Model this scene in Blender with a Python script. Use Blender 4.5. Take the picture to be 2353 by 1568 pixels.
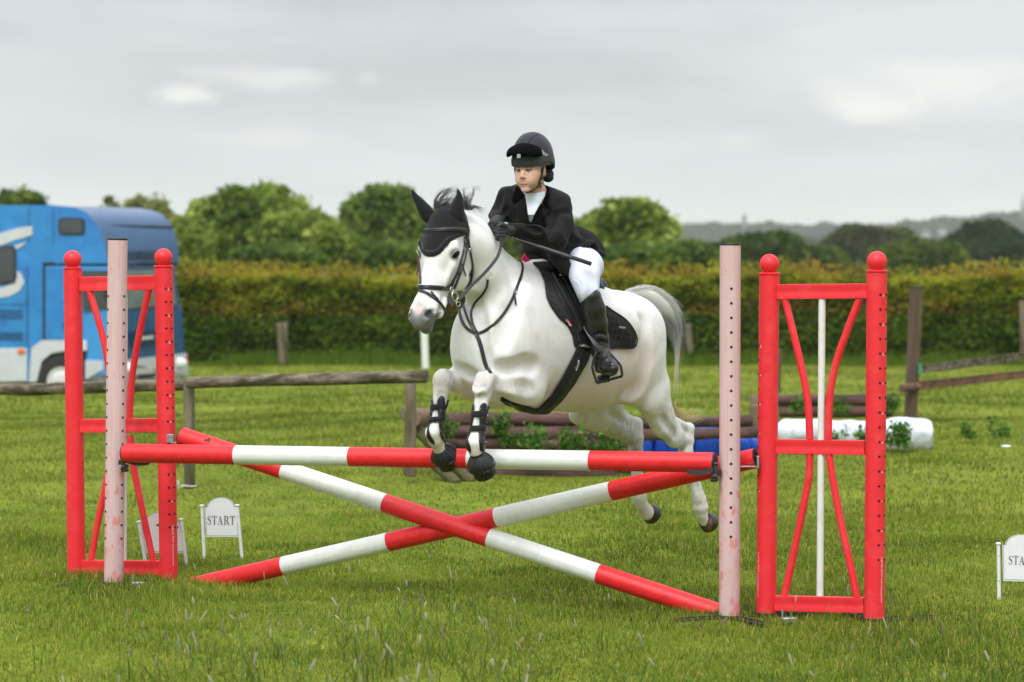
import bpy, bmesh, math, random, time
import numpy as np
from mathutils import Vector, Matrix, geometry
from mathutils.bvhtree import BVHTree
for _o in list(bpy.data.objects):
    bpy.data.objects.remove(_o, do_unlink=True)
SC = bpy.context.scene
COL = SC.collection
PI = math.pi
# ------------------------------------------------------------------ camera, sky, sun, exposure
QF, CX, HY, CAMH = 6536.0, 1176.5, 565.0, 1.84      # focal length in photo units, principal point, horizon row, eye height
cam_d = bpy.data.cameras.new('camera'); cam = bpy.data.objects.new('camera', cam_d); COL.objects.link(cam)
cam.location = (0, 0, CAMH); cam.rotation_euler = (PI/2, 0, 0)
cam_d.sensor_width = 36; cam_d.lens = 36*QF/2353.0
cam_d.shift_y = -(784-HY)/2353.0
cam_d.clip_start = 0.1; cam_d.clip_end = 12000
cam_d.dof.use_dof = True; cam_d.dof.focus_distance = 14.5; cam_d.dof.aperture_fstop = 3.2
SC.camera = cam
SC.render.resolution_x, SC.render.resolution_y = 1024, 682
SC.view_settings.view_transform = 'Standard'; SC.view_settings.look = 'None'
SC.view_settings.gamma = 1; SC.view_settings.use_curve_mapping = False
SC.view_settings.exposure = 0.5
SC.cycles.volume_bounces = 2
SUN_EL, SUN_AZ = math.radians(51), math.radians(-16)   # azimuth measured from behind the camera towards the left
sun_dir = Vector((math.sin(SUN_AZ)*math.cos(SUN_EL), -math.cos(SUN_AZ)*math.cos(SUN_EL), math.sin(SUN_EL)))
sun_d = bpy.data.lights.new('sun', 'SUN'); sun = bpy.data.objects.new('sun', sun_d); COL.objects.link(sun)
sun_d.energy = 2.0; sun_d.angle = math.radians(34); sun_d.color = (1.0, 0.975, 0.94)
sun.location = sun_dir*50
sun.rotation_euler = sun_dir.to_track_quat('Z', 'Y').to_euler()
def L(c):                                              # sRGB 0-255 -> linear
    return tuple(((x/255)/12.92 if x/255 <= 0.04045 else ((x/255+0.055)/1.055)**2.4) for x in c)
W = bpy.data.worlds.new('World'); SC.world = W; W.use_nodes = True
SKYK = .81
def make_world():
    nt = W.node_tree; N = nt.nodes; K = nt.links.new
    bg = N['Background']; bg.inputs['Strength'].default_value = 0.1
    sky = N.new('ShaderNodeTexSky'); sky.sky_type = 'NISHITA'; sky.sun_disc = False
    sky.sun_elevation = SUN_EL; sky.sun_rotation = math.atan2(sun_dir.x, sun_dir.y)
    tc = N.new('ShaderNodeTexCoord')
    sep = N.new('ShaderNodeSeparateXYZ'); K(tc.outputs['Generated'], sep.inputs[0])
    # cloud sheet: broad bands stretched along the horizon
    mp = N.new('ShaderNodeMapping'); mp.inputs['Scale'].default_value = (6.0, 6.0, 26.0); mp.inputs['Location'].default_value = (2.3, 0.4, 1.1)
    K(tc.outputs['Generated'], mp.inputs[0])
    n1 = N.new('ShaderNodeTexNoise'); n1.inputs['Scale'].default_value = 1.0; n1.inputs['Detail'].default_value = 4; n1.inputs['Roughness'].default_value = .5
    K(mp.outputs[0], n1.inputs['Vector'])
    r1 = N.new('ShaderNodeValToRGB'); e = r1.color_ramp.elements
    e[0].position = .36; e[0].color = (*[10*v*.97 for v in L((184, 189, 196))], 1)
    e[1].position = .62; e[1].color = (*[10*v for v in L((212, 216, 221))], 1)
    K(n1.outputs['Fac'], r1.inputs[0])
    # paler towards the horizon
    r2 = N.new('ShaderNodeMapRange'); r2.inputs['From Min'].default_value = 0.0; r2.inputs['From Max'].default_value = 0.10
    r2.inputs['To Min'].default_value = .75; r2.inputs['To Max'].default_value = 0.0
    K(sep.outputs[2], r2.inputs['Value'])
    m2 = N.new('ShaderNodeMix'); m2.data_type = 'RGBA'; K(r2.outputs[0], m2.inputs['Factor']); K(r1.outputs[0], m2.inputs[6])
    m2.inputs[7].default_value = (*[10*v for v in L((210, 212, 215))], 1)
    last = m2.outputs[2]
    # soft bright breaks in the cloud where light comes through
    mpb = N.new('ShaderNodeMapping'); mpb.inputs['Scale'].default_value = (40, 40, 110); K(tc.outputs['Generated'], mpb.inputs[0])
    nb = N.new('ShaderNodeTexNoise'); nb.inputs['Detail'].default_value = 3; nb.inputs['Scale'].default_value = 1.0; K(mpb.outputs[0], nb.inputs['Vector'])
    for (px, py, sx, sy, amt) in ((400, 222, 85, 30, .85), (605, 178, 150, 38, .55), (845, 180, 40, 22, .3), (2010, 245, 130, 45, .8), (2200, 185, 240, 55, .6), (1930, 200, 60, 30, .3), (1690, 320, 80, 25, .25), (650, 310, 160, 35, .25)):
        v = Vector(((px-CX)/QF, 1, -(py-HY)/QF)).normalized()
        sub = N.new('ShaderNodeVectorMath'); sub.operation = 'SUBTRACT'; K(tc.outputs['Generated'], sub.inputs[0]); sub.inputs[1].default_value = v
        add = N.new('ShaderNodeMix'); add.data_type = 'VECTOR'; add.inputs['Factor'].default_value = .5
        sc = N.new('ShaderNodeVectorMath'); sc.operation = 'MULTIPLY'; K(sub.outputs[0], sc.inputs[0]); sc.inputs[1].default_value = (QF/sx, QF/sx, QF/sy)
        ln = N.new('ShaderNodeVectorMath'); ln.operation = 'LENGTH'; K(sc.outputs[0], ln.inputs[0])
        ad = N.new('ShaderNodeMath'); ad.operation = 'MULTIPLY_ADD'; K(nb.outputs['Fac'], ad.inputs[0]); ad.inputs[1].default_value = 1.9; ad.inputs[2].default_value = -.95
        sm = N.new('ShaderNodeMath'); sm.operation = 'ADD'; K(ln.outputs['Value'], sm.inputs[0]); K(ad.outputs[0], sm.inputs[1])
        mr = N.new('ShaderNodeMapRange'); mr.interpolation_type = 'SMOOTHSTEP'; mr.inputs['From Min'].default_value = .15; mr.inputs['From Max'].default_value = 1.25
        mr.inputs['To Min'].default_value = amt; mr.inputs['To Max'].default_value = 0; K(sm.outputs[0], mr.inputs['Value'])
        mx = N.new('ShaderNodeMix'); mx.data_type = 'RGBA'; K(mr.outputs[0], mx.inputs['Factor']); K(last, mx.inputs[6])
        mx.inputs[7].default_value = (*[10*v_ for v_ in L((236, 236, 232))], 1)
        last = mx.outputs[2]
        N.remove(add)
    fin = N.new('ShaderNodeMix'); fin.data_type = 'RGBA'; fin.inputs['Factor'].default_value = .97
    K(sky.outputs[0], fin.inputs[6]); K(last, fin.inputs[7])
    # an overcast sky is brighter overhead than at the horizon
    zr = N.new('ShaderNodeMapRange'); zr.interpolation_type = 'SMOOTHSTEP'; zr.inputs['From Min'].default_value = .12; zr.inputs['From Max'].default_value = .9
    zr.inputs['To Min'].default_value = SKYK; zr.inputs['To Max'].default_value = SKYK*2.4; K(sep.outputs[2], zr.inputs['Value'])
    zs = N.new('ShaderNodeVectorMath'); zs.operation = 'SCALE'; K(fin.outputs[2], zs.inputs[0]); K(zr.outputs[0], zs.inputs['Scale'])
    K(zs.outputs[0], bg.inputs['Color'])
make_world()

# ------------------------------------------------------------------ helpers
rnd = random.Random(7)
def P(px, py, Y):                                      # a photo coordinate at distance Y -> world point
    return Vector(((px-CX)/QF*Y, Y, CAMH-(py-HY)/QF*Y))
def pxof(p): return (CX+p[0]/p[1]*QF, HY+(CAMH-p[2])/p[1]*QF)
def tag(o, label=None, cat=None, group=None, kind=None):
    if label: o['label'] = label
    if cat: o['category'] = cat
    if group: o['group'] = group
    if kind: o['kind'] = kind
    return o
def empty(name, loc, label=None, cat=None, group=None, rz=0):
    o = bpy.data.objects.new(name, None); COL.objects.link(o); o.location = loc; o.rotation_euler = (0, 0, rz)
    o.empty_display_size = .1
    return tag(o, label, cat, group)
def link(name, me, mat=None, parent=None, smooth=True):
    o = bpy.data.objects.new(name, me); COL.objects.link(o)
    if mat is not None and not me.materials: me.materials.append(mat)
    if smooth: me.polygons.foreach_set('use_smooth', [True]*len(me.polygons))
    if parent is not None:
        o.parent = parent
        o.matrix_parent_inverse = Matrix.Translation(parent_loc(parent)).inverted() if parent.rotation_euler.z == 0 else (Matrix.Translation(parent_loc(parent)) @ Matrix.Rotation(parent.rotation_euler.z, 4, 'Z')).inverted()
    return o
def parent_loc(p):
    v = Vector(p.location)
    return v
def mesh_np(name, v, f):
    me = bpy.data.meshes.new(name); v = np.asarray(v, dtype=np.float32); f = np.asarray(f, dtype=np.int32)
    n = f.shape[1]
    me.vertices.add(len(v)); me.vertices.foreach_set('co', v.ravel())
    me.loops.add(f.size); me.loops.foreach_set('vertex_index', f.ravel())
    me.polygons.add(len(f)); me.polygons.foreach_set('loop_start', np.arange(0, f.size, n, dtype=np.int32))
    me.update(calc_edges=True); me.validate()
    return me
def mesh_py(name, v, f):
    me = bpy.data.meshes.new(name); me.from_pydata([tuple(a) for a in v], [], f); me.update(); return me
def setcol(me, cols, name='col'):
    a = me.color_attributes.new(name, 'FLOAT_COLOR', 'POINT')
    c = np.ones((len(me.vertices), 4), np.float32); c[:, :3] = cols
    a.data.foreach_set('color', c.ravel())
def keep_big(v, f, frac=.12):
    """drop stray crumbs: keep connected pieces larger than frac of the largest"""
    n = len(v); lab = np.arange(n)
    while True:
        m = lab[f].min(1); new = lab.copy()
        for k in range(f.shape[1]): np.minimum.at(new, f[:, k], m)
        new = new[new]
        if (new == lab).all(): break
        lab = new
    fl = lab[f[:, 0]]; u, c = np.unique(fl, return_counts=True); ok = u[c >= c.max()*frac]; f = f[np.isin(fl, ok)]
    use = np.unique(f); mp = -np.ones(n, int); mp[use] = np.arange(len(use)); return v[use], mp[f]
def text_on(name, body, size, place, mt, parent, depth=.0008):
    """flat print: 'place' maps text coordinates (x along the line, y up, in metres) to (point, normal)"""
    cu = bpy.data.curves.new(name, 'FONT'); cu.body = body; cu.size = size; cu.align_x = 'CENTER'; cu.align_y = 'CENTER'; cu.resolution_u = 3
    o = bpy.data.objects.new(name, cu); COL.objects.link(o); bpy.context.view_layer.update(); me = bpy.data.meshes.new_from_object(o.evaluated_get(bpy.context.evaluated_depsgraph_get())); bpy.data.objects.remove(o, do_unlink=True)
    for vv in me.vertices:
        p, n = place(vv.co.x, vv.co.y); vv.co = Vector(p)+Vector(n)*depth
    return tag(link(name, me, mt, parent, smooth=False))
class MB:
    """collects simple solids into one mesh"""
    def __init__(s): s.v = []; s.f = []
    def add(s, v, f):
        n = len(s.v); s.v += [tuple(x) for x in v]; s.f += [tuple(i+n for i in q) for q in f]; return s
    def box(s, c, d, R=None, bev=0):
        x, y, z = d[0]/2, d[1]/2, d[2]/2; c = Vector(c)
        if bev:
            b = min(bev, x*.9, y*.9, z*.9); v = []; f = []
            pts = []
            for sz in (-1, 1):
                for (k, zz) in ((b, z), (0, z-b)) if sz > 0 else ((0, z-b), (b, z)):
                    ring = [(x-k, y-b-k*0), (x-b, y-k), (-x+b, y-k), (-x+k, y-b), (-x+k, -y+b), (-x+b, -y+k), (x-b, -y+k), (x-k, -y+b)]
                    v += [(q[0], q[1], sz*zz) for q in ring]
            for r in range(3):
                for i in range(8): f.append((r*8+i, r*8+(i+1) % 8, (r+1)*8+(i+1) % 8, (r+1)*8+i))
            f.append(tuple(range(7, -1, -1))); f.append(tuple(range(24, 32)))
        else:
            v = [(sx*x, sy*y, sz*z) for sz in (-1, 1) for sy in (-1, 1) for sx in (-1, 1)]
            f = [(0, 2, 3, 1), (4, 5, 7, 6), (0, 1, 5, 4), (2, 6, 7, 3), (0, 4, 6, 2), (1, 3, 7, 5)]
        v = [Vector(q) for q in v]
        if R is not None: v = [R @ q for q in v]
        return s.add([q+c for q in v], f)
    def tube(s, pts, r, n=12, caps=True, up=None):
        pts = [Vector(p) for p in pts]; m = len(pts)
        if not hasattr(r, '__len__'): r = [r]*m
        t = []
        for i in range(m):
            a = pts[max(i-1, 0)]; b = pts[min(i+1, m-1)]; d = (b-a)
            t.append(d.normalized() if d.length > 1e-9 else Vector((0, 0, 1)))
        ref = Vector(up) if up else (Vector((0, 0, 1)) if abs(t[0].z) < .9 else Vector((0, 1, 0)))
        nrm = (ref - t[0]*ref.dot(t[0])).normalized(); v = []; f = []
        for i in range(m):
            nrm = (nrm - t[i]*nrm.dot(t[i])).normalized(); b = t[i].cross(nrm)
            ri = r[i] if hasattr(r[i], '__len__') else (r[i], r[i])
            for k in range(n):
                a = 2*PI*k/n; v.append(pts[i]+nrm*math.cos(a)*ri[0]+b*math.sin(a)*ri[1])
        for i in range(m-1):
            for k in range(n): f.append((i*n+k, i*n+(k+1) % n, (i+1)*n+(k+1) % n, (i+1)*n+k))
        if caps: f.append(tuple(range(n-1, -1, -1))); f.append(tuple(range((m-1)*n, m*n)))
        return s.add(v, f)
    def lathe(s, c, prof, n=24, axis=(0, 0, 1)):
        ax = Vector(axis).normalized(); q = Vector((0, 0, 1)).rotation_difference(ax); c = Vector(c); v = []; f = []
        for (r, z) in prof:
            for k in range(n):
                a = 2*PI*k/n; v.append(c + q @ Vector((r*math.cos(a), r*math.sin(a), z)))
        for i in range(len(prof)-1):
            for k in range(n): f.append((i*n+k, i*n+(k+1) % n, (i+1)*n+(k+1) % n, (i+1)*n+k))
        f.append(tuple(range(n-1, -1, -1))); f.append(tuple(range((len(prof)-1)*n, len(prof)*n)))
        return s.add(v, f)
    def sphere(s, c, r, n=16, m=10, R=None):
        c = Vector(c); r = r if hasattr(r, '__len__') else (r, r, r); v = []; f = []
        for j in range(m+1):
            th = PI*j/m
            for k in range(n):
                a = 2*PI*k/n; q = Vector((r[0]*math.sin(th)*math.cos(a), r[1]*math.sin(th)*math.sin(a), -r[2]*math.cos(th)))
                v.append(c+(R @ q if R else q))
        for j in range(m):
            for k in range(n): f.append((j*n+k, j*n+(k+1) % n, (j+1)*n+(k+1) % n, (j+1)*n+k))
        return s.add(v, f)
    def torus(s, c, R, r, axis=(0, 0, 1), n=24, m=8, sq=(1, 1)):
        ax = Vector(axis).normalized(); q = Vector((0, 0, 1)).rotation_difference(ax); c = Vector(c); v = []; f = []
        for i in range(n):
            a = 2*PI*i/n
            for k in range(m):
                b = 2*PI*k/m; rr = R+r*math.cos(b); v.append(c+q @ Vector((rr*math.cos(a)*sq[0], rr*math.sin(a)*sq[1], r*math.sin(b))))
        for i in range(n):
            for k in range(m): f.append((i*m+k, ((i+1) % n)*m+k, ((i+1) % n)*m+(k+1) % m, i*m+(k+1) % m))
        return s.add(v, f)
    def prism(s, poly, ex, o, u, v_):
        """polygon (2D list) in plane o+u,v extruded by vector ex"""
        o, u, v_, ex = Vector(o), Vector(u), Vector(v_), Vector(ex); n = len(poly)
        a = [o+u*p[0]+v_*p[1] for p in poly]; b = [p+ex for p in a]
        return s.add(a+b, [tuple(range(n)), tuple(range(2*n-1, n-1, -1))]+[(i, i+n, (i+1) % n+n, (i+1) % n) for i in range(n)])
    def build(s, name, mat, parent=None, smooth=True, auto=None):
        me = bpy.data.meshes.new(name); me.from_pydata(s.v, [], s.f)
        bm = bmesh.new(); bm.from_mesh(me); bmesh.ops.recalc_face_normals(bm, faces=bm.faces); bm.to_mesh(me); bm.free(); me.update()
        o = link(name, me, mat, parent, smooth)
        if smooth and (auto is not None or len(me.polygons) < 4000): sharp(me, auto or 48)
        return o
def sharp(me, deg=35):
    bm = bmesh.new(); bm.from_mesh(me); c = math.radians(deg)
    for e in bm.edges:
        if len(e.link_faces) == 2 and e.calc_face_angle(0) > c: e.smooth = False
    bm.to_mesh(me); bm.free()
def catmull(pts, n=8):
    pts = [tuple(p) for p in pts]; out = []
    if len(pts) < 3:
        a, b = np.array(pts[0], float), np.array(pts[-1], float)
        return [tuple(a+(b-a)*i/n) for i in range(n+1)]
    q = [np.array(p, float) for p in pts]; q = [2*q[0]-q[1]]+q+[2*q[-1]-q[-2]]
    for i in range(1, len(q)-2):
        for k in range(n):
            t = k/n; a, b, c, d = q[i-1:i+3]
            out.append(tuple(.5*((2*b)+(-a+c)*t+(2*a-5*b+4*c-d)*t*t+(-a+3*b-3*c+d)*t**3)))
    out.append(tuple(q[-2])); return out
# ------------------------------------------------------------------ materials
def mat(name, col, rough=.5, var=.12, nscale=12, bump=.0, bscale=120, metal=0, attr=None, col2=None, ramp=(.4, .7), spec=.5, stretch=None, sheen=0, coat=0, sub=0, detail=5, bdist=.004):
    m = bpy.data.materials.new(name); m.use_nodes = True; nt = m.node_tree; N = nt.nodes; K = nt.links.new
    b = N['Principled BSDF']; b.inputs['Roughness'].default_value = rough; b.inputs['Metallic'].default_value = metal
    b.inputs['Specular IOR Level'].default_value = spec
    if sheen: b.inputs['Sheen Weight'].default_value = sheen
    if coat: b.inputs['Coat Weight'].default_value = coat; b.inputs['Coat Roughness'].default_value = .12
    if sub: b.inputs['Subsurface Weight'].default_value = sub; b.inputs['Subsurface Radius'].default_value = (.012, .005, .003)
    tc = N.new('ShaderNodeTexCoord'); mp = N.new('ShaderNodeMapping'); K(tc.outputs['Object'], mp.inputs[0])
    if stretch: mp.inputs['Scale'].default_value = stretch
    n = N.new('ShaderNodeTexNoise'); n.inputs['Scale'].default_value = nscale; n.inputs['Detail'].default_value = detail; n.inputs['Roughness'].default_value = .6; K(mp.outputs[0], n.inputs['Vector'])
    if attr:
        at = N.new('ShaderNodeAttribute'); at.attribute_name = attr; c1 = at.outputs['Color']
    else:
        rg = N.new('ShaderNodeRGB'); rg.outputs[0].default_value = (*col, 1); c1 = rg.outputs[0]
    if col2 is not None:
        rp = N.new('ShaderNodeMapRange'); rp.inputs['From Min'].default_value = ramp[0]; rp.inputs['From Max'].default_value = ramp[1]; K(n.outputs['Fac'], rp.inputs['Value'])
        mx = N.new('ShaderNodeMix'); mx.data_type = 'RGBA'; K(rp.outputs[0], mx.inputs['Factor']); K(c1, mx.inputs[6]); mx.inputs[7].default_value = (*col2, 1); c1 = mx.outputs[2]
    mr = N.new('ShaderNodeMapRange'); mr.inputs['From Min'].default_value = .3; mr.inputs['From Max'].default_value = .7; mr.inputs['To Min'].default_value = 1-var; mr.inputs['To Max'].default_value = 1+var*.6
    n3 = N.new('ShaderNodeTexNoise'); n3.inputs['Scale'].default_value = nscale*2.7; n3.inputs['Detail'].default_value = 6; K(mp.outputs[0], n3.inputs['Vector']); K(n3.outputs['Fac'], mr.inputs['Value'])
    ml = N.new('ShaderNodeVectorMath'); ml.operation = 'SCALE'; K(c1, ml.inputs[0]); K(mr.outputs[0], ml.inputs['Scale']); K(ml.outputs[0], b.inputs['Base Color'])
    rr = N.new('ShaderNodeMapRange'); rr.inputs['To Min'].default_value = max(rough-.1, .02); rr.inputs['To Max'].default_value = min(rough+.12, 1); K(n3.outputs['Fac'], rr.inputs['Value']); K(rr.outputs[0], b.inputs['Roughness'])
    if bump:
        n2 = N.new('ShaderNodeTexNoise'); n2.inputs['Scale'].default_value = bscale; n2.inputs['Detail'].default_value = 4; K(mp.outputs[0], n2.inputs['Vector'])
        bp = N.new('ShaderNodeBump'); bp.inputs['Strength'].default_value = bump; bp.inputs['Distance'].default_value = bdist; K(n2.outputs['Fac'], bp.inputs['Height']); K(bp.outputs[0], b.inputs['Normal'])
    return m
# ------------------------------------------------------------------ signed distance modelling (one continuous skin per body)
class Field:
    def __init__(s, O, A, lo, hi, vox):
        """O origin, A rows = local axes in world, lo/hi local bounds"""
        s.O = np.array(O, float); s.A = np.array(A, float); s.lo = np.array(lo, float); s.vox = vox
        s.n = np.ceil((np.array(hi)-s.lo)/vox).astype(int)
        s.D = np.full(s.n, .4, np.float32)
        s.ax = [s.lo[i]+vox*np.arange(s.n[i]) for i in range(3)]
    def loc(s, p): return s.A @ (np.array(p, float)-s.O)
    def dirl(s, v): return s.A @ np.array(v, float)
    def sub(s, lo, hi, m):
        a = np.maximum(np.floor((lo-m-s.lo)/s.vox).astype(int), 0); b = np.minimum(np.ceil((hi+m-s.lo)/s.vox).astype(int)+1, s.n)
        if (b <= a).any(): return None
        sl = tuple(slice(a[i], b[i]) for i in range(3))
        g = np.stack(np.meshgrid(*[s.ax[i][sl[i]].astype(np.float32) for i in range(3)], indexing='ij'), -1)
        return sl, g
    def _mix(s, sl, d, k, op):
        D = s.D[sl]
        if op == 'u':
            h = np.maximum(k-np.abs(d-D), 0)/k if k > 0 else 0
            s.D[sl] = np.minimum(d, D)-h*h*k*.25
        else:                                               # subtract
            d = -d; h = np.maximum(k-np.abs(d-D), 0)/k if k > 0 else 0
            s.D[sl] = np.maximum(d, D)+h*h*k*.25
    def cap(s, a, b, ra, rb, k=.03, flat=None, ff=1.0, op='u'):
        a, b = s.loc(a), s.loc(b); R = max(ra, rb)
        if ff > 1: R *= ff
        r = s.sub(np.minimum(a, b)-R, np.maximum(a, b)+R, k+3*s.vox)
        if r is None: return
        sl, g = r; q = g-a.astype(np.float32); ab = b-a
        if flat is not None:
            u = s.dirl(flat); u /= np.linalg.norm(u); w = (1/ff-1)
            q = q+(q @ u.astype(np.float32))[..., None]*(u*w).astype(np.float32); ab = ab+u*(ab @ u)*w
        t = np.clip((q @ ab.astype(np.float32))/max(ab @ ab, 1e-9), 0, 1)
        d = np.linalg.norm(q-t[..., None]*ab.astype(np.float32), axis=-1)-(ra+(rb-ra)*t)
        s._mix(sl, (d*min(1, ff) if flat is not None else d).astype(np.float32), k, op)
    def chain(s, pts, k=.03, **kw):
        for (p, r), (p2, r2) in zip(pts[:-1], pts[1:]): s.cap(p, p2, r, r2, k, **kw)
    def ell(s, c, r, axes=None, k=.03, op='u'):
        c = s.loc(c); r = np.array(r, float)
        B = np.eye(3) if axes is None else np.array([s.dirl(x)/np.linalg.norm(x) for x in axes])
        ext = np.sqrt(((B*r[:, None])**2).sum(0))
        q_ = s.sub(c-ext, c+ext, k+3*s.vox)
        if q_ is None: return
        sl, g = q_; q = (g-c.astype(np.float32)) @ B.T.astype(np.float32)
        k0 = np.linalg.norm(q/r.astype(np.float32), axis=-1); k1 = np.linalg.norm(q/(r*r).astype(np.float32), axis=-1)
        s._mix(sl, (k0*(k0-1)/np.maximum(k1, 1e-6)).astype(np.float32), k, op)
    def world(s, g): return g @ s.A+s.O
    def mesh(s, smooth=1, D=None, lo=None):
        v, f = surfnet(s.D if D is None else D, smooth)
        base = s.lo if lo is None else lo
        return s.world(base+v*s.vox), f
def surfnet(D, smooth=1):
    S = D < 0
    c = S[:-1, :-1, :-1].astype(np.int8)
    for i, j, k in ((1, 0, 0), (0, 1, 0), (0, 0, 1), (1, 1, 0), (1, 0, 1), (0, 1, 1), (1, 1, 1)):
        c = c+S[i:S.shape[0]-1+i, j:S.shape[1]-1+j, k:S.shape[2]-1+k]
    act = (c > 0) & (c < 8); idx = np.argwhere(act); I = np.full(act.shape, -1, np.int32); I[act] = np.arange(len(idx))
    acc = np.zeros((len(idx), 3)); cnt = np.zeros(len(idx)); x, y, z = idx.T
    cor = [(0, 0, 0), (1, 0, 0), (0, 1, 0), (0, 0, 1), (1, 1, 0), (1, 0, 1), (0, 1, 1), (1, 1, 1)]
    E = [(a, b) for a in cor for b in cor if a < b and sum(abs(p-q) for p, q in zip(a, b)) == 1]
    val = {q: D[x+q[0], y+q[1], z+q[2]] for q in cor}
    for a, b in E:
        va, vb = val[a], val[b]; m = (va < 0) != (vb < 0); t = np.where(m, va/np.where(m, va-vb, 1), 0)
        pa, pb = np.array(a, float), np.array(b, float)
        acc[m] += (pa+(pb-pa)*t[:, None])[m]; cnt[m] += 1
    V = idx+acc/cnt[:, None]; F = []
    for ax in range(3):
        sl0 = [slice(1, -1)]*3; sl0[ax] = slice(0, -1); sl1 = list(sl0); sl1[ax] = slice(1, None)
        a, b = S[tuple(sl0)], S[tuple(sl1)]; e = np.argwhere(a != b)
        off = np.array([1, 1, 1]); off[ax] = 0; e2 = e+off
        u, w = [(1, 2), (2, 0), (0, 1)][ax]; du = np.zeros(3, int); du[u] = 1; dw = np.zeros(3, int); dw[w] = 1
        q = [I[tuple((e2-d).T)] for d in (du+dw, dw, 0*du, du)]
        q = np.stack(q, 1); ins = a[tuple(e.T)]
        q[~ins] = q[~ins][:, ::-1]; F.append(q)
    F = np.concatenate(F); F = F[(F >= 0).all(1)]
    for _ in range(smooth):
        s_ = np.zeros_like(V); n_ = np.zeros(len(V))
        for a, b in ((0, 1), (1, 2), (2, 3), (3, 0)):
            for p, q in ((a, b), (b, a)):
                for dim in range(3): s_[:, dim] += np.bincount(F[:, p], V[F[:, q], dim], len(V))
                n_ += np.bincount(F[:, p], minlength=len(V))
        V = V*.45+s_/n_[:, None]*.55
    return V, F
def poly_sd(x, y, poly):
    """signed distance (negative inside) to a 2D polygon, vectorised"""
    P_ = np.array(poly, np.float32); d = np.full(x.shape, 1e9, np.float32); s = np.ones(x.shape, np.float32); n = len(P_)
    for i in range(n):
        a = P_[i]; b = P_[i-1]; ex, ey = b-a; wx, wy = x-a[0], y-a[1]
        t = np.clip((wx*ex+wy*ey)/(ex*ex+ey*ey+1e-9), 0, 1); bx, by = wx-ex*t, wy-ey*t
        d = np.minimum(d, bx*bx+by*by)
        c1 = y >= a[1]; c2 = y < b[1]; c3 = ex*wy > ey*wx
        fl = (c1 & c2 & c3) | (~c1 & ~c2 & ~c3); s = np.where(fl, -s, s)
    return s*np.sqrt(d)
# ------------------------------------------------------------------ ground
def gz(x, y):
    """height of the field: level round the jump, falling away gently beyond the fence"""
    y = np.asarray(y, float); x = np.asarray(x, float)
    t = np.clip((y-26)/24, 0, 1); a = -.57*t*t*(3-2*t)
    t2 = np.clip((y-50)/16, 0, 1); a = a-.33*t2
    t3 = np.clip((y-70)/90, 0, 1); a = a-4.2*t3*t3*(3-2*t3)
    t4 = np.clip((y-160)/900, 0, 1); a = a-9*t4
    return a+.018*np.sin(x*1.3+y*.7)*np.clip((y-9)/3, 0, 1)+.012*np.sin(x*3.1-y*2.3)
def grass_material(name='meadow_grass'):
    m = bpy.data.materials.new(name); m.use_nodes = True; nt = m.node_tree; N = nt.nodes; K = nt.links.new; b = N['Principled BSDF']
    b.inputs['Roughness'].default_value = .9; b.inputs['Specular IOR Level'].default_value = .04
    tc = N.new('ShaderNodeTexCoord')
    def noise(sc, det=5, st=None):
        n = N.new('ShaderNodeTexNoise'); n.inputs['Scale'].default_value = sc; n.inputs['Detail'].default_value = det; n.inputs['Roughness'].default_value = .65
        mp = N.new('ShaderNodeMapping'); K(tc.outputs['Object'], mp.inputs[0]); mp.inputs['Scale'].default_value = st or (1, 1, 1); K(mp.outputs[0], n.inputs['Vector']); return n
    n1 = noise(.35, 6, (1, .45, 1)); n2 = noise(3.5, 6, (1, .6, 1)); n3 = noise(26, 4, (1, .5, 1))
    r = N.new('ShaderNodeValToRGB'); K(n1.outputs['Fac'], r.inputs[0]); e = r.color_ramp.elements
    e[0].position = .3; e[0].color = (*L((106, 120, 42)), 1); e[1].position = .7; e[1].color = (*L((134, 144, 56)), 1)
    r2 = N.new('ShaderNodeValToRGB'); K(n2.outputs['Fac'], r2.inputs[0]); e = r2.color_ramp.elements
    e[0].position = .3; e[0].color = (.55, .62, .5, 1); e[1].position = .72; e[1].color = (1.25, 1.2, 1.15, 1)
    r3 = N.new('ShaderNodeMapRange'); K(n3.outputs['Fac'], r3.inputs['Value']); r3.inputs['From Min'].default_value = .3; r3.inputs['From Max'].default_value = .7; r3.inputs['To Min'].default_value = .75; r3.inputs['To Max'].default_value = 1.2
    m1 = N.new('ShaderNodeMix'); m1.data_type = 'RGBA'; m1.blend_type = 'MULTIPLY'; m1.inputs['Factor'].default_value = .8; K(r.outputs[0], m1.inputs[6]); K(r2.outputs[0], m1.inputs[7])
    sc = N.new('ShaderNodeVectorMath'); sc.operation = 'SCALE'; K(m1.outputs[2], sc.inputs[0]); K(r3.outputs[0], sc.inputs['Scale']); K(sc.outputs[0], b.inputs['Base Color'])
    bp = N.new('ShaderNodeBump'); bp.inputs['Strength'].default_value = .8; bp.inputs['Distance'].default_value = .05; n4 = noise(14, 8); K(n4.outputs['Fac'], bp.inputs['Height']); K(bp.outputs[0], b.inputs['Normal'])
    return m
M_field = grass_material()
def ground():
    ys = np.concatenate([np.linspace(-30, 8, 20), np.linspace(8.2, 40, 160), np.linspace(40.6, 110, 90), np.geomspace(112, 5200, 60)])
    xs_u = np.concatenate([-np.geomspace(1, 260, 40)[::-1], np.linspace(-.98, .98, 60), np.geomspace(1, 260, 40)])*8
    V = []; 
    for y in ys:
        sc = 1 if y < 100 else y/100*1.0
        x = xs_u*sc if y > 100 else xs_u; V.append(np.stack([x, np.full_like(x, y), gz(x, y)], 1))
    V = np.concatenate(V); n = len(xs_u); i, j = np.meshgrid(np.arange(len(ys)-1), np.arange(n-1), indexing='ij'); a = (i*n+j).ravel()
    tag(link('ground', mesh_np('ground', V, np.stack([a, a+1, a+n+1, a+n], 1)), M_field), kind='structure')
ground()
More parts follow.
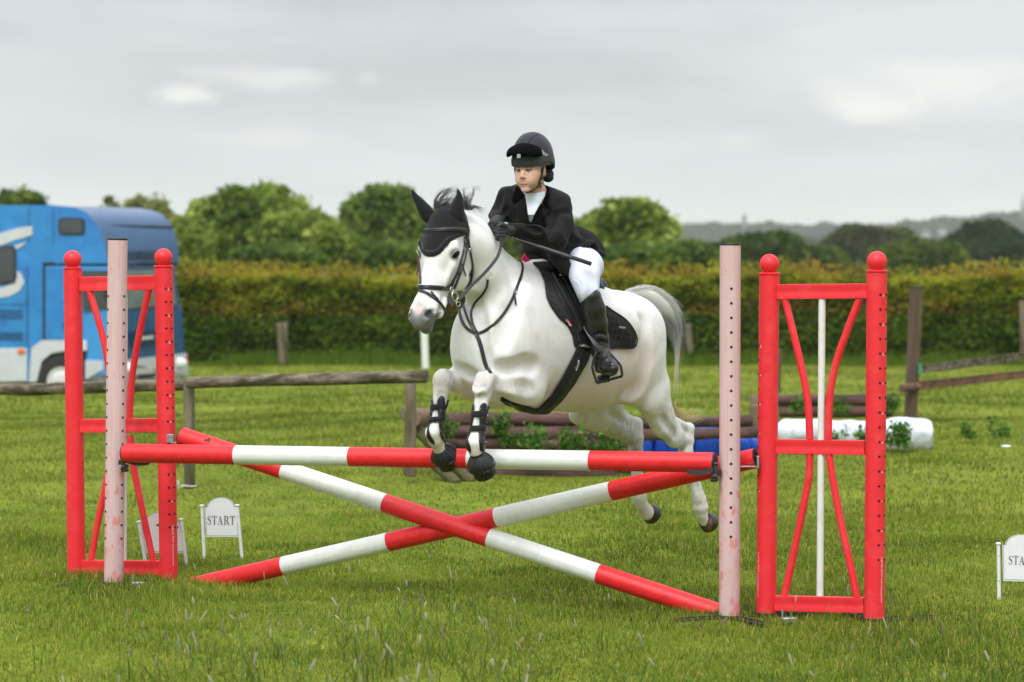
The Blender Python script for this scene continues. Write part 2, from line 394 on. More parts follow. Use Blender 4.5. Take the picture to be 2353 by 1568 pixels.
# ------------------------------------------------------------------ grass blades near the jump
def blade_material(name):
    m = bpy.data.materials.new(name); m.use_nodes = True; nt = m.node_tree; N = nt.nodes; K = nt.links.new; b = N['Principled BSDF']
    at = N.new('ShaderNodeAttribute'); at.attribute_name = 'col'; K(at.outputs['Color'], b.inputs['Base Color']); b.inputs['Roughness'].default_value = .8; b.inputs['Specular IOR Level'].default_value = .08
    tr = N.new('ShaderNodeBsdfTranslucent'); K(at.outputs['Color'], tr.inputs['Color']); mx = N.new('ShaderNodeMixShader'); mx.inputs[0].default_value = .45
    K(b.outputs[0], mx.inputs[1]); K(tr.outputs[0], mx.inputs[2]); K(mx.outputs[0], N['Material Output'].inputs['Surface']); return m
M_blade = blade_material('grass_blade')
def vnoise(x, y, f, seed):
    r = np.random.RandomState(seed); o = 0
    x, y = x+.35/f*np.sin(f*1.7*y+seed), y+.35/f*np.sin(f*1.9*x+seed*2)
    for _ in range(13):
        a = r.uniform(0, 6.28); k = f*r.uniform(.35, 2.3); o = o+np.sin(k*(x*math.cos(a)+y*math.sin(a))+r.uniform(0, 6.28))
    return o/4.4
def blades(name, n, y0, y1, hw0, hw1, h0, h1, w, seed, power=1.0, col_gain=1.0, simple=False):
    """blade tufts scattered over a trapezoid of ground; half-widths hw0 at y0, hw1 at y1"""
    r = np.random.RandomState(seed); t = r.rand(n)**power; y = y0+(y1-y0)*t; hw = hw0+(hw1-hw0)*t; x = r.uniform(-1, 1, n)*hw
    dens = vnoise(x, y, 2.2, 11)+.5*vnoise(x, y, 6, 12); keep = r.rand(n) < .70+.25*dens; x, y, dens = x[keep], y[keep], dens[keep]; n = len(x)
    tuft = vnoise(x, y*.7, 1.6, 13)+.6*vnoise(x, y, 5, 14)
    h = (h0+(h1-h0)*r.rand(n)**1.5)*(1+.42*np.clip(tuft, -1.2, 1.6)); az = r.uniform(0, 2*PI, n); lean = np.abs(r.normal(.38, .42, n)); face = r.uniform(0, 2*PI, n)
    z = gz(x, y)-.004; ca, sa = np.cos(az), np.sin(az); fx, fy = np.cos(face)*w/2, np.sin(face)*w/2*.6
    wv = r.uniform(.6, 1.3, n); fx, fy = fx*wv, fy*wv
    b = np.stack([x, y, z], 1); mid = b+np.stack([ca*lean*h*.28, sa*lean*h*.28, h*.58], 1); top = b+np.stack([ca*lean*h*.95, sa*lean*h*.95, h*(1-.28*np.minimum(lean, 1))], 1)
    f = np.stack([fx, fy, 0*fx], 1); top = top+r.normal(0, .004, (n, 3)); V = np.stack([b-f, b+f, mid+f*.8, mid-f*.8, top], 1).reshape(-1, 3)
    k = np.arange(n)*5; tri = np.stack([np.stack([k, k+1, k+2], 1), np.stack([k, k+2, k+3], 1), np.stack([k+3, k+2, k+4], 1)], 1).reshape(-1, 3)
    dark, lite, yel, straw = [np.array(L(c)) for c in ((74, 99, 32), (136, 157, 58), (182, 180, 74), (208, 180, 106))]
    m = np.clip(.48+.22*vnoise(x, y, 1.1, 15)+.20*vnoise(x, y*.8, 4.5, 17)-.16*np.clip(tuft, 0, 1)+r.normal(0, .28, n), 0, 1)[:, None]; c = dark*(1-m)+lite*m
    m2 = (np.clip(.14+.15*vnoise(x, y, .8, 16)+r.normal(0, .18, n), 0, 1)*.8)[:, None]; c = c*(1-m2)+yel*m2
    st = (r.rand(n) < .06)[:, None]; c = np.where(st, straw*r.uniform(.6, 1.1, n)[:, None], c)
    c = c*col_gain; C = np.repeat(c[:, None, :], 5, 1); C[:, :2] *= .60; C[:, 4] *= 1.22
    C = C.reshape(-1, 3)
    if simple: V = V.reshape(-1, 5, 3)[:, [0, 1, 4]].reshape(-1, 3); C = C.reshape(-1, 5, 3)[:, [0, 1, 4]].reshape(-1, 3); tri = np.arange(len(V)).reshape(-1, 3)
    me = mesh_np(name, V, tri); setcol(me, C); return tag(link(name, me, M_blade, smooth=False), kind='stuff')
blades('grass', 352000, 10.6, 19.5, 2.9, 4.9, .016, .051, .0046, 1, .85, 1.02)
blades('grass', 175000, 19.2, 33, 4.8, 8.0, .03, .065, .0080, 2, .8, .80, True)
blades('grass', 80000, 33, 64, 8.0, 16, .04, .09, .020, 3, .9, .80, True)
# taller meadow foxtail in the foreground
def foxtail():
    r = random.Random(21); V = []; F = []; C = []
    def tube(pts, rad, col, n=4):
        b = len(V)
        for i, p in enumerate(pts):
            t = (pts[min(i+1, len(pts)-1)]-pts[max(i-1, 0)]).normalized(); a = t.cross(Vector((0, 1, .01))).normalized(); q = t.cross(a)
            for k in range(n): V.append(p+a*rad[i]*math.cos(2*PI*k/n)+q*rad[i]*math.sin(2*PI*k/n)); C.append(col)
        for i in range(len(pts)-1):
            for k in range(n): F.append((b+i*n+k, b+i*n+(k+1) % n, b+(i+1)*n+(k+1) % n, b+(i+1)*n+k))
    for i in range(290):
        Y = r.uniform(9.0, 12.9) if i < 250 else r.uniform(12.8, 14.6); px = r.gauss(900, 300) if r.random() < .7 else r.uniform(0, 2353); x = (px-CX)/QF*Y
        h = r.uniform(.12, .40)*(1 if Y < 12 else .7); z = float(gz(x, Y)); ln = r.gauss(0, .16)*h; ly = r.gauss(0, .1)*h
        pts = [Vector((x+ln*t*t, Y+ly*t, z+h*t)) for t in (0, .35, .7, 1)]; g = (.26*r.uniform(.8, 1.2), .36*r.uniform(.85, 1.1), .08)
        tube(pts, [.0022, .0020, .0016, .0013], g)
        if r.random() < .45:
            d = (pts[-1]-pts[-2]).normalized(); hl = r.uniform(.022, .065); d = (d+Vector((r.gauss(0, .3), 0, 0))).normalized(); zz_ = r.uniform(.6, 1.2); e = pts[-1]; cc = r.choice([(.42, .39, .30), (.50, .47, .36), (.30, .25, .22), (.56, .54, .40)])
            tube([e, e+d*hl*.2, e+d*hl*.6, e+d*hl*.9, e+d*hl], [.001, .0036*zz_, .0042*zz_, .0030*zz_, .0006], cc, 6)
        for _ in range(3):
            hh = h*r.uniform(.4, .85); a = r.uniform(-.6, .6); xx = x+r.uniform(-.06, .06); yy = Y+r.uniform(-.05, .05)
            tube([Vector((xx+a*hh*t*t, yy, z+hh*t*(1-.15*t))) for t in (0, .4, .75, 1)], [.0026, .0024, .0016, .0003], (.13*r.uniform(.8, 1.3), .20*r.uniform(.85, 1.2), .035), 3)
    tri = []
    me = mesh_np('foxtail_grass', [tuple(v) for v in V], F); setcol(me, np.array(C, np.float32)); tag(link('foxtail_grass', me, M_blade), kind='stuff')
foxtail()
# ------------------------------------------------------------------ foliage
M_leaf = blade_material('leaf'); M_bark = mat('bark', (.09, .07, .05), .9, .3, 8, .6, 30)
def leafcloud(name, cs, n, size, cols, parent, seed, jitter=.25, mt=None, hollow=.45, flat=1.0, shade=None):
    """leaf-sized faces through the volume of several ellipsoids; cs = [(centre, radii, weight)]"""
    r = np.random.RandomState(seed); w = np.array([c[2] for c in cs], float); w /= w.sum(); idx = r.choice(len(cs), n, p=w)
    C = np.array([tuple(c[0]) for c in cs])[idx]; R = np.array([tuple(c[1]) for c in cs])[idx]
    d = r.normal(size=(n, 3)); d /= np.linalg.norm(d, axis=1)[:, None]; rad = (hollow+(1-hollow)*r.rand(n)**.6)[:, None]+np.abs(r.normal(0, .05, (n, 1)))*np.where(r.rand(n, 1) < .3, 3.2, 1)
    p = C+d*R*rad
    s = size*r.uniform(.6, 1.4, n)[:, None]; u = r.normal(size=(n, 3)); u /= np.linalg.norm(u, axis=1)[:, None]; v = np.cross(u, r.normal(size=(n, 3))); v /= np.linalg.norm(v, axis=1)[:, None]
    V = np.stack([p-u*s*1.1, p+u*s*.7-v*s*.75, p+u*s*.7+v*s*.75], 1).reshape(-1, 3); k = np.arange(n)*3; F = np.stack([k, k+1, k+2], 1)
    cl = np.array(cols); m = np.clip(.5+.35*np.sin(p[:, 0]*2.1/max(size*8, .4)+idx)+.30*np.sin(p[:, 2]*3.3/max(size*8, .4)+idx*2)+r.normal(0, .22, n), 0, .999)*(len(cl)-1)
    i0 = m.astype(int); t = (m-i0)[:, None]; c = cl[i0]*(1-t)+cl[np.minimum(i0+1, len(cl)-1)]*t; c = c*r.uniform(.8, 1.2, n)[:, None]
    if shade is not None: c = shade(p, c, r)
    me = mesh_np(name, V, F); setcol(me, np.repeat(c, 3, 0)); return link(name, me, mt or M_leaf, parent, smooth=False)
def tree(px, top, half, Y, label, cols, seed, base=700, lobes=26, n=9000, leaf=.16, gap=.0, trunk=True, low=625, group=None):
    """crown spans px+-half (photo units) up to row 'top'; stands on the falling ground at distance Y"""
    r = random.Random(seed); s = Y/QF; x = (px-CX)*s; g = float(gz(x, Y)); zt = CAMH-(top-HY)*s; R = half*s; zb = CAMH-(low-HY)*s
    e = empty('tree', (x, Y, g), label, 'tree', group)
    H_ = zt-zb; cz = (zt+zb)/2; cs = []
    for i in range(int(lobes*2.2)):
        a = r.uniform(0, 2*PI); q = r.random()**.5; zz = r.uniform(-1, 1); k = math.sqrt(max(0, 1-zz*zz*.85)); rr = r.uniform(.13, .27)*min(R, H_)
        c = Vector((x+math.cos(a)*q*k*(R-rr*.7), Y+math.sin(a)*q*k*(R*.8-rr*.6), cz+zz*(H_/2-rr*.6))); cs.append((c, (rr*r.uniform(.9, 1.35), rr*1.1, rr*r.uniform(.65, .95)), rr*rr))
    tw = sum(c[2] for c in cs); cs.append((Vector((x, Y, cz)), (R*.86, R*.7, H_*.44), tw*.55))
    leafcloud('crown', cs, int(n*1.15), leaf, cols, e, seed)
    mb = MB(); mb.tube([(x, Y, g), (x+.05*R, Y, g+(cz-g)*.5), (x-.03*R, Y, cz)], [.055*R+.08, .045*R+.06, .03*R+.04], 8)
    for i in range(9):
        c = cs[i][0]; mb.tube([(x, Y, g+(cz-g)*r.uniform(.45, .9)), ((x+c.x)/2, (Y+c.y)/2, (cz+c.z)/2-.1*H_), tuple(c)], [.03*R+.03, .02*R+.02, .01], 5)
    mb.build('trunk', M_bark, e)
    return e
G1 = [L(c) for c in ((80, 100, 42), (112, 134, 54), (142, 160, 70), (166, 178, 92))]       # fresh spring green
G2 = [L(c) for c in ((72, 96, 44), (102, 126, 56), (132, 150, 72))]                            # deeper green
G3 = [L(c) for c in ((120, 126, 80), (142, 148, 92), (154, 162, 92))]                         # thin grey-green
G4 = [L(c) for c in ((40, 60, 38), (60, 82, 46), (80, 102, 54))]
GT = 'trees standing beyond the hedge'
tree(585, 428, 155, 112, 'broad round spring green tree beyond the hedge, right of the blue lorry', G1, 1, n=15000, leaf=.17, group=GT, lobes=44)
tree(690, 490, 110, 105, 'low bright green tree filling in right of the broad round tree behind the hedge', G1, 2, n=9000, leaf=.17, group=GT)
tree(480, 520, 90, 118, 'olive green bushy tree directly behind the front of the blue lorry', G3[:2]+G1[1:3], 3, n=8000, leaf=.17, group=GT)
tree(880, 428, 112, 128, 'darker full green tree behind the horse\'s ears', G2+G1[1:2], 4, n=13000, leaf=.18, group=GT, lobes=38)
tree(1010, 480, 70, 135, 'green tree just right of the horse\'s ears, partly behind its mane', G2, 5, n=6000, leaf=.18, group=GT)
tree(335, 447, 78, 130, 'thin pale budding tree above the roof of the blue lorry', G3, 6, n=5200, leaf=.13, group=GT, lobes=18)
tree(255, 450, 36, 132, 'small sparse pale tree crown above the middle of the lorry roof', G3, 7, n=1900, leaf=.12, group=GT, lobes=9)
tree(45, 436, 92, 125, 'dark green tree top above the lorry roof at the far left', G2, 8, n=7000, leaf=.16, group=GT)
tree(1445, 458, 105, 110, 'bright green tree right behind the rider\'s back', G1, 9, n=12000, leaf=.17, group=GT, lobes=34)
tree(1345, 500, 70, 118, 'yellow green tree behind the rider\'s jacket', G1, 10, n=6000, leaf=.17, group=GT)
tree(1200, 520, 90, 120, 'green tree hidden behind rider and horse neck', G1[:3], 11, n=5000, leaf=.17, group=GT)
tree(1570, 555, 85, 115, 'low mid green tree between the rider and the right pink post', G2, 12, n=7000, leaf=.17, group=GT)
tree(780, 545, 80, 115, 'low green tree between the broad tree and the darker tree', G1[:3], 13, n=6000, leaf=.17, group=GT)
tree(430, 500, 60, 109, 'pale green bush rising just right of the lorry nose', G1[1:], 22, n=5000, leaf=.17, group=GT)
tree(640, 560, 110, 100, 'low olive scrub along the hedge under the broad round tree', G2, 23, n=7000, leaf=.17, group=GT)
tree(940, 560, 110, 100, 'low green scrub along the hedge left of the horse\'s head', G2, 24, n=7000, leaf=.17, group=GT)
tree(1480, 560, 110, 100, 'low green scrub along the hedge right of the rider', G2, 25, n=7000, leaf=.17, group=GT)
G2 = [tuple(.62*v for v in c) for c in G2]; G4 = [tuple(.7*v for v in c) for c in G4]
GR = 'hedgerow trees in the fields on the right'
tree(1755, 533, 105, 190, 'dark green tree behind the left red post of the right jump wing', G2, 14, n=9000, leaf=.26, group=GR, low=640)
tree(1975, 518, 95, 330, 'grey brown rounded tree seen between the posts of the right wing', [L(c) for c in ((62, 64, 46), (80, 82, 54), (90, 94, 58))], 15, n=9000, leaf=.38, group=GR, low=640, lobes=34)
tree(2110, 553, 125, 200, 'bright green domed tree right of the right jump wing', G2+[tuple(.6*v for v in G1[1])], 16, n=11000, leaf=.26, group=GR, low=650, lobes=40)
tree(2270, 512, 105, 340, 'tall dark green tree near the right edge of the field', G4, 17, n=11000, leaf=.40, group=GR, low=640, lobes=36)
tree(2350, 545, 75, 260, 'dark tree at the far right edge behind the hedge', G4, 18, n=6000, leaf=.32, group=GR, low=645)
tree(2060, 525, 60, 360, 'distant olive tree left of the tall dark green tree', G2, 19, n=5000, leaf=.38, group=GR, low=640)
tree(1640, 560, 70, 210, 'low dark green tree behind the right pink post', G4, 20, n=6000, leaf=.26, group=GR, low=640)
tree(1880, 570, 70, 230, 'low green tree behind the white tube of the right wing', G2, 21, n=6000, leaf=.28, group=GR, low=640)
# ------------------------------------------------------------------ hedge
def hedge():
    e = empty('hedge', (0, 66, float(gz(0, 66))), 'long trimmed hawthorn hedge with russet new growth along its top across the field', 'hedge')
    r = np.random.RandomState(5); n = 225000; hw = 23; x = r.uniform(-hw, hw, n); front = r.rand(n)
    base = float(gz(0, 66)); zf = CAMH-(628-HY)*66/QF; hgt = zf-base; top = base+hgt*(1+.045*vnoise(x, 0*x, 1.4, 31)+.03*vnoise(x, 0*x, 5, 32))
    z = base+(top-base)*r.rand(n)**.85; bulge = .10*vnoise(x, z*2, 2.5, 33)
    y = 66-.75-bulge+np.abs(r.normal(0, .25, n)); tm = r.rand(n) < .28; y[tm] = 66-.9+r.rand(tm.sum())*1.8; z[tm] = top[tm]-np.abs(r.normal(0, .10, tm.sum()))
    shoot = r.rand(n) < .05; z[shoot] = top[shoot]+r.rand(shoot.sum())**2*.30
    p = np.stack([x, y, z], 1); s = .043*r.uniform(.6, 1.4, n)[:, None]; u = r.normal(size=(n, 3)); u /= np.linalg.norm(u, axis=1)[:, None]; v = np.cross(u, r.normal(size=(n, 3))); v /= np.linalg.norm(v, axis=1)[:, None]
    V = np.stack([p-u*s*1.1, p+u*s*.7-v*s*.8, p+u*s*.7+v*s*.8], 1).reshape(-1, 3); k = np.arange(n)*3
    rel = (z-base)/hgt; gr, dk, ru, ye = [np.array(L(c)) for c in ((118, 142, 48), (62, 88, 34), (160, 118, 56), (184, 184, 62))]
    m = np.clip(.5+.35*vnoise(x, z*2, 3, 34)+r.normal(0, .22, n), 0, 1)[:, None]; c = dk*(1-m)+gr*m
    w1 = (np.clip((rel-.62+.10*vnoise(x, z, 1.2, 36))/.15, 0, 1)*np.clip(.5+.4*vnoise(x, z*3, 2.2, 35)+r.normal(0, .2, n), 0, 1))[:, None]; c = c*(1-w1)+ye*w1
    w2 = (np.clip((.11-np.abs(rel-.62))/.08, 0, 1)*.50+np.clip((rel-.93)/.05, 0, 1)*.7)*np.clip(.55+.5*vnoise(x, z, 3.3, 37)+r.normal(0, .25, n), 0, 1); w2 = np.clip(w2, 0, 1)[:, None]; c = c*(1-w2)+ru*w2
    me = mesh_np('foliage', V, np.stack([k, k+1, k+2], 1)); setcol(me, np.repeat(c, 3, 0)); link('foliage', me, M_leaf, e, smooth=False)
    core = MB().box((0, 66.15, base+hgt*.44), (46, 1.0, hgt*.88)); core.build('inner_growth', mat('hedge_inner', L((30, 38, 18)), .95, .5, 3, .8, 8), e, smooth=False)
    mb = MB(); rr = random.Random(4)
    for i in range(120):
        xx = rr.uniform(-hw, hw); mb.tube([(xx, 65.6, base), (xx+rr.uniform(-.1, .1), 65.5, base+.7), (xx+rr.uniform(-.25, .25), 65.3, base+rr.uniform(1.0, 1.6))], [.03, .02, .008], 5)
    tag(mb.build('stem', M_bark, e), kind='stuff')
hedge()
# rough grass and nettles along the hedge foot
def hedgefoot():
    r = np.random.RandomState(8); n = 30000; x = r.uniform(-22, 22, n); y = 64.9-np.abs(r.normal(0, .5, n)); h = .10+.28*r.rand(n)**2*(1+.5*vnoise(x, y*0, 1.5, 41)); z = gz(x, y); w = .018
    a = r.uniform(-.5, .5, n); V = np.stack([np.stack([x-w, y, z], 1), np.stack([x+w, y, z], 1), np.stack([x+a*h, y-.1*h, z+h], 1)], 1).reshape(-1, 3); k = np.arange(n)*3
    c = np.array(L((96, 120, 40)))*r.uniform(.6, 1.3, n)[:, None]; me = mesh_np('rough_grass', V, np.stack([k, k+1, k+2], 1)); setcol(me, np.repeat(c, 3, 0)); tag(link('rough_grass', me, M_blade, smooth=False), kind='stuff')
hedgefoot()
# ------------------------------------------------------------------ distant wooded ridge
def ridge(name, prof, Y, cols, seed, n, leaf, depth):
    r = np.random.RandomState(seed); s = Y/QF; X = np.array([p[0] for p in prof], float); T = np.array([p[1] for p in prof], float)
    mb = MB(); top = [((x-CX)*s, CAMH-(t-HY)*s) for x, t in prof]; zb = -14.0
    V = []; F = []
    for (x, z) in top: V += [(x, Y-depth, zb), (x, Y, z-2*s), (x, Y+depth, z-6*s), (x, Y+depth*3, zb)]
    for i in range(len(top)-1):
        for k in range(3): F.append((i*4+k, (i+1)*4+k, (i+1)*4+k+1, i*4+k+1))
    mm = mat(name+'_ground', cols[1], 1, .3, .02, 0); o = tag(link(name, mesh_np(name, V, F), mm), kind='structure')
    px = r.uniform(X[0], X[-1], n); tt = np.interp(px, X, T)+6*vnoise(px, 0*px, .05, seed+1)*.6; q = r.rand(n)**1.4; py = tt+2+q*45; y = Y-depth*q-.5+r.normal(0, 2, n)
    p = np.stack([(px-CX)*s, y, CAMH-(py-HY)*s], 1); sz = leaf*r.uniform(.5, 1.6, n)[:, None]; u = r.normal(size=(n, 3)); u /= np.linalg.norm(u, axis=1)[:, None]; v = np.cross(u, r.normal(size=(n, 3))); v /= np.linalg.norm(v, axis=1)[:, None]
    VV = np.stack([p-u*sz, p-v*sz*.7, p+u*sz, p+v*sz*.7], 1).reshape(-1, 3); k = np.arange(n)*4; cl = np.array(cols); m = np.clip(.5+.5*vnoise(px, py*2, .06, seed+2)+r.normal(0, .2, n), 0, 1)[:, None]
    c = cl[0]*(1-m)+cl[1]*m; me = mesh_np('woodland', VV, np.stack([k, k+1, k+2, k+3], 1)); setcol(me, np.repeat(c, 4, 0)); tag(link('woodland', me, M_leaf, smooth=False), kind='stuff')
HILL = [(-2200, 515), (-1500, 524), (-900, 516), (-300, 520), (400, 522), (1200, 520), (1500, 520), (1560, 519), (1600, 514), (1640, 512), (1690, 514), (1740, 516), (1760, 510), (1800, 516), (1850, 520), (1900, 516), (1950, 520), (2000, 518), (2060, 514), (2100, 508), (2150, 506), (2180, 500), (2230, 502), (2270, 492), (2310, 494), (2340, 488), (2400, 484), (2800, 480), (3400, 490), (4200, 484), (4800, 500)]
ridge('hill', HILL, 2400, [L((34, 46, 40)), L((54, 66, 52))], 51, 26000, 3.0, 90)
ridge('hill', [(-1800, 562), (-300, 560), (1500, 560), (1700, 558), (1900, 552), (2100, 556), (2400, 552), (2800, 550), (4400, 556)], 1300, [L((38, 54, 36)), L((64, 80, 48))], 61, 19000, 2.0, 60)
M_stone = mat('church_stone', L((120, 118, 112)), .9, .2, .3, 0)
def spire(px, top, base, half, Y, label, kind):
    s = Y/QF; x = (px-CX)*s; e = empty('church_tower', (x, Y, CAMH-(base-HY)*s), label, 'tower'); z0 = CAMH-(base+14-HY)*s; z1 = CAMH-(top-HY)*s; w = half*s; mid = z0+(z1-z0)*(.78 if kind == 'tower' else .45)
    MB().box((x, Y, (z0+mid)/2), (w*2, w*2, mid-z0)).build('tower', M_stone, e, smooth=False)
    MB().lathe((x, Y, mid), [(w*1.25, 0), (.05, z1-mid)], 8).build('spire', M_stone, e, smooth=False)
    for k in (-1, 1): MB().box((x+k*w*.45, Y-w-.1, mid-(mid-z0)*.2), (w*.35, .3, (mid-z0)*.22)).build('window', M_bark, e, smooth=False)
spire(1710, 490, 516, 4.5, 2380, 'distant grey tower with a small pointed top on the wooded skyline', 'tower')
spire(2351, 440, 490, 4, 2350, 'thin church spire cut by the right edge of the photo above the distant hill', 'spire')
M_whiteh = mat('render_white', L((150, 150, 146)), .9, .1, .3, 0); M_roofs = mat('roof_slate', L((88, 84, 84)), .9, .1, .3, 0)
for (px, py, lab) in ((2165, 531, 'small pale house on the wooded hillside, the right one of two'), (2128, 538, 'small pale house on the wooded hillside, the left one of two')):
    s = 2280/QF; x = (px-CX)*s; z = CAMH-(py-HY)*s; e = empty('house', (x, 2280, z-3), lab, 'house')
    MB().box((x, 2280, z-1), (5.5, 6, 3.6)).build('wall', M_whiteh, e, smooth=False); MB().prism([(-3.9, 0), (3.9, 0), (0, 2.6)], (0, 6.6, 0), (x, 2276.7, z+1.5), (1, 0, 0), (0, 0, 1)).build('roof', M_roofs, e, smooth=False)
# haze
def haze():
    mb = MB(); m = bpy.data.materials.new('haze_air'); m.use_nodes = True; nt = m.node_tree; nt.nodes.remove(nt.nodes['Principled BSDF'])
    pv = nt.nodes.new('ShaderNodeVolumePrincipled'); pv.inputs['Color'].default_value = (.95, .975, 1, 1); pv.inputs['Density'].default_value = .00013; pv.inputs['Anisotropy'].default_value = .0
    nt.links.new(pv.outputs[0], nt.nodes['Material Output'].inputs['Volume'])
    v0_, v1_ = (-1900, -40, -24), (1900, 5300, 66)
    mb.box([(a+b)/2 for a, b in zip(v0_, v1_)], [b-a for a, b in zip(v0_, v1_)])
    o = mb.build('haze', m, smooth=False); tag(o, kind='stuff'); return o
haze()
# ------------------------------------------------------------------ the jump
def plastic(name, col, col2=None, ramp=(.5, .75), rough=.42, var=.06, stretch=(1, 1, 1), bump=.15):
    m = mat(name, col, rough, var, 9, bump, 90, col2=col2, ramp=ramp, spec=.45, stretch=stretch, bdist=.0015)
    nt = m.node_tree; N = nt.nodes; K = nt.links.new; b = N['Principled BSDF']
    # rain drops: small raised beads with a sharper gloss
    vo = N.new('ShaderNodeTexVoronoi'); vo.inputs['Scale'].default_value = 95; tc = N.new('ShaderNodeTexCoord'); K(tc.outputs['Object'], vo.inputs['Vector'])
    mr = N.new('ShaderNodeMapRange'); mr.inputs['From Min'].default_value = .28; mr.inputs['From Max'].default_value = .05; K(vo.outputs['Distance'], mr.inputs['Value'])
    bp = N.new('ShaderNodeBump'); bp.inputs['Strength'].default_value = .22; bp.inputs['Distance'].default_value = .0012; K(mr.outputs[0], bp.inputs['Height'])
    if b.inputs['Normal'].links: K(b.inputs['Normal'].links[0].from_socket, bp.inputs['Normal'])
    K(bp.outputs[0], b.inputs['Normal']); return m
RED = (.72, .016, .022)
M_red = plastic('red_plastic', RED, (.62, .010, .014), (.55, .75), rough=.46, var=.14); M_redw = plastic('red_wing_plastic', (.76, .022, .034), (.82, .06, .07), (.5, .8), rough=.5)
M_wht = plastic('white_plastic', (.72, .73, .70), (.60, .60, .56), (.55, .8), stretch=(1, 1, 1))
M_cap = mat('end_cap', (.012, .012, .014), .45, .2, 20, .1); M_zinc = mat('zinc_plate', (.42, .42, .42), .42, .25, 20, .1, metal=.85)
M_cup = mat('cup_plastic', (.030, .033, .036), .5, .2, 30, .15); M_base = mat('base_rubber', (.018, .018, .020), .7, .3, 20, .3)
M_hole = mat('hole_dark', (.05, .004, .006), .9, 0, 5)
def pink_mat():
    m = mat('faded_plastic', (.62, .435, .435), .6, .07, 7, .25, 110, col2=(.54, .31, .31), ramp=(.46, .80), stretch=(1, 1, .16))
    nt = m.node_tree; N = nt.nodes; K = nt.links.new; b = N['Principled BSDF']; src = b.inputs['Base Color'].links[0].from_socket; tc = N.new('ShaderNodeTexCoord')
    n = N.new('ShaderNodeTexNoise'); n.inputs['Scale'].default_value = 17; n.inputs['Detail'].default_value = 8; n.inputs['Roughness'].default_value = .72; mp = N.new('ShaderNodeMapping'); mp.inputs['Scale'].default_value = (1, 1, .55); K(tc.outputs['Object'], mp.inputs[0]); K(mp.outputs[0], n.inputs['Vector'])
    sep = N.new('ShaderNodeSeparateXYZ'); K(tc.outputs['Object'], sep.inputs[0])
    h = N.new('ShaderNodeMapRange'); h.inputs['From Min'].default_value = .15; h.inputs['From Max'].default_value = .95; h.inputs['To Min'].default_value = .10; h.inputs['To Max'].default_value = -.02; K(sep.outputs[2], h.inputs['Value'])
    ad = N.new('ShaderNodeMath'); ad.operation = 'ADD'; K(n.outputs['Fac'], ad.inputs[0]); K(h.outputs[0], ad.inputs[1])
    r = N.new('ShaderNodeMapRange'); r.inputs['From Min'].default_value = .60; r.inputs['From Max'].default_value = .66; r.inputs['To Max'].default_value = .70; K(ad.outputs[0], r.inputs['Value'])
    mx = N.new('ShaderNodeMix'); mx.data_type = 'RGBA'; K(r.outputs[0], mx.inputs['Factor']); K(src, mx.inputs[6]); mx.inputs[7].default_value = (.62, .17, .14, 1)
    w = N.new('ShaderNodeTexNoise'); w.inputs['Scale'].default_value = 60; w.inputs['Detail'].default_value = 3; mp2 = N.new('ShaderNodeMapping'); mp2.inputs['Scale'].default_value = (1.6, 1.6, .05); K(tc.outputs['Object'], mp2.inputs[0]); K(mp2.outputs[0], w.inputs['Vector'])
    r2 = N.new('ShaderNodeMapRange'); r2.inputs['From Min'].default_value = .55; r2.inputs['From Max'].default_value = .68; r2.inputs['To Max'].default_value = .45; K(w.outputs['Fac'], r2.inputs['Value'])
    mx2 = N.new('ShaderNodeMix'); mx2.data_type = 'RGBA'; K(r2.outputs[0], mx2.inputs['Factor']); K(mx.outputs[2], mx2.inputs[6]); mx2.inputs[7].default_value = (.55, .26, .26, 1); K(mx2.outputs[2], b.inputs['Base Color'])
    return m
M_pinkp = pink_mat()
def poly_post(name, c, r, z0, z1, mt, parent, sides=12, rot=.13):
    """moulded upright with flat facets and a pipe end"""
    mb = MB(); prof = [(r, z0), (r, z1)]
    v = []; f = []; n = sides*2
    ring_ = []
    for k in range(sides):
        for da in (-.16, .16):
            a = 2*PI*(k+da*.9+.5)/sides+rot; ring_.append((math.cos(a), math.sin(a)))
    zs = [z0, z0+.004, z1-.004, z1]; rs = [r*.96, r, r, r*.96]
    for z, rr in zip(zs, rs):
        for (a, b) in ring_: v.append((c[0]+rr*a, c[1]+rr*b, z))
    for i in range(3):
        for k in range(n): f.append((i*n+k, i*n+(k+1) % n, (i+1)*n+(k+1) % n, (i+1)*n+k))
    f.append(tuple(range(n-1, -1, -1))); f.append(tuple(range(3*n, 4*n)))
    return mb.add(v, f).build(name, mt, parent, auto=22)
def holes(c, r, azs, z0, dz, cnt, parent, rr=.0062, mt=None):
    mb = MB()
    for az in azs:
        d = Vector((math.sin(az), -math.cos(az), 0))
        for i in range(cnt):
            p = Vector((c[0], c[1], z0+dz*i))+d*(r*.985); mb.lathe(p, [(rr*1.12, 0), (rr*1.12, .0016), (rr, .0022), (rr*.95, .0010), (0.0001, .0008)], 10, d)
    return tag(mb.build('peg_holes', mt or M_hole, parent), kind='stuff')
def ptop(px, py, Y): return P(px, py, Y)
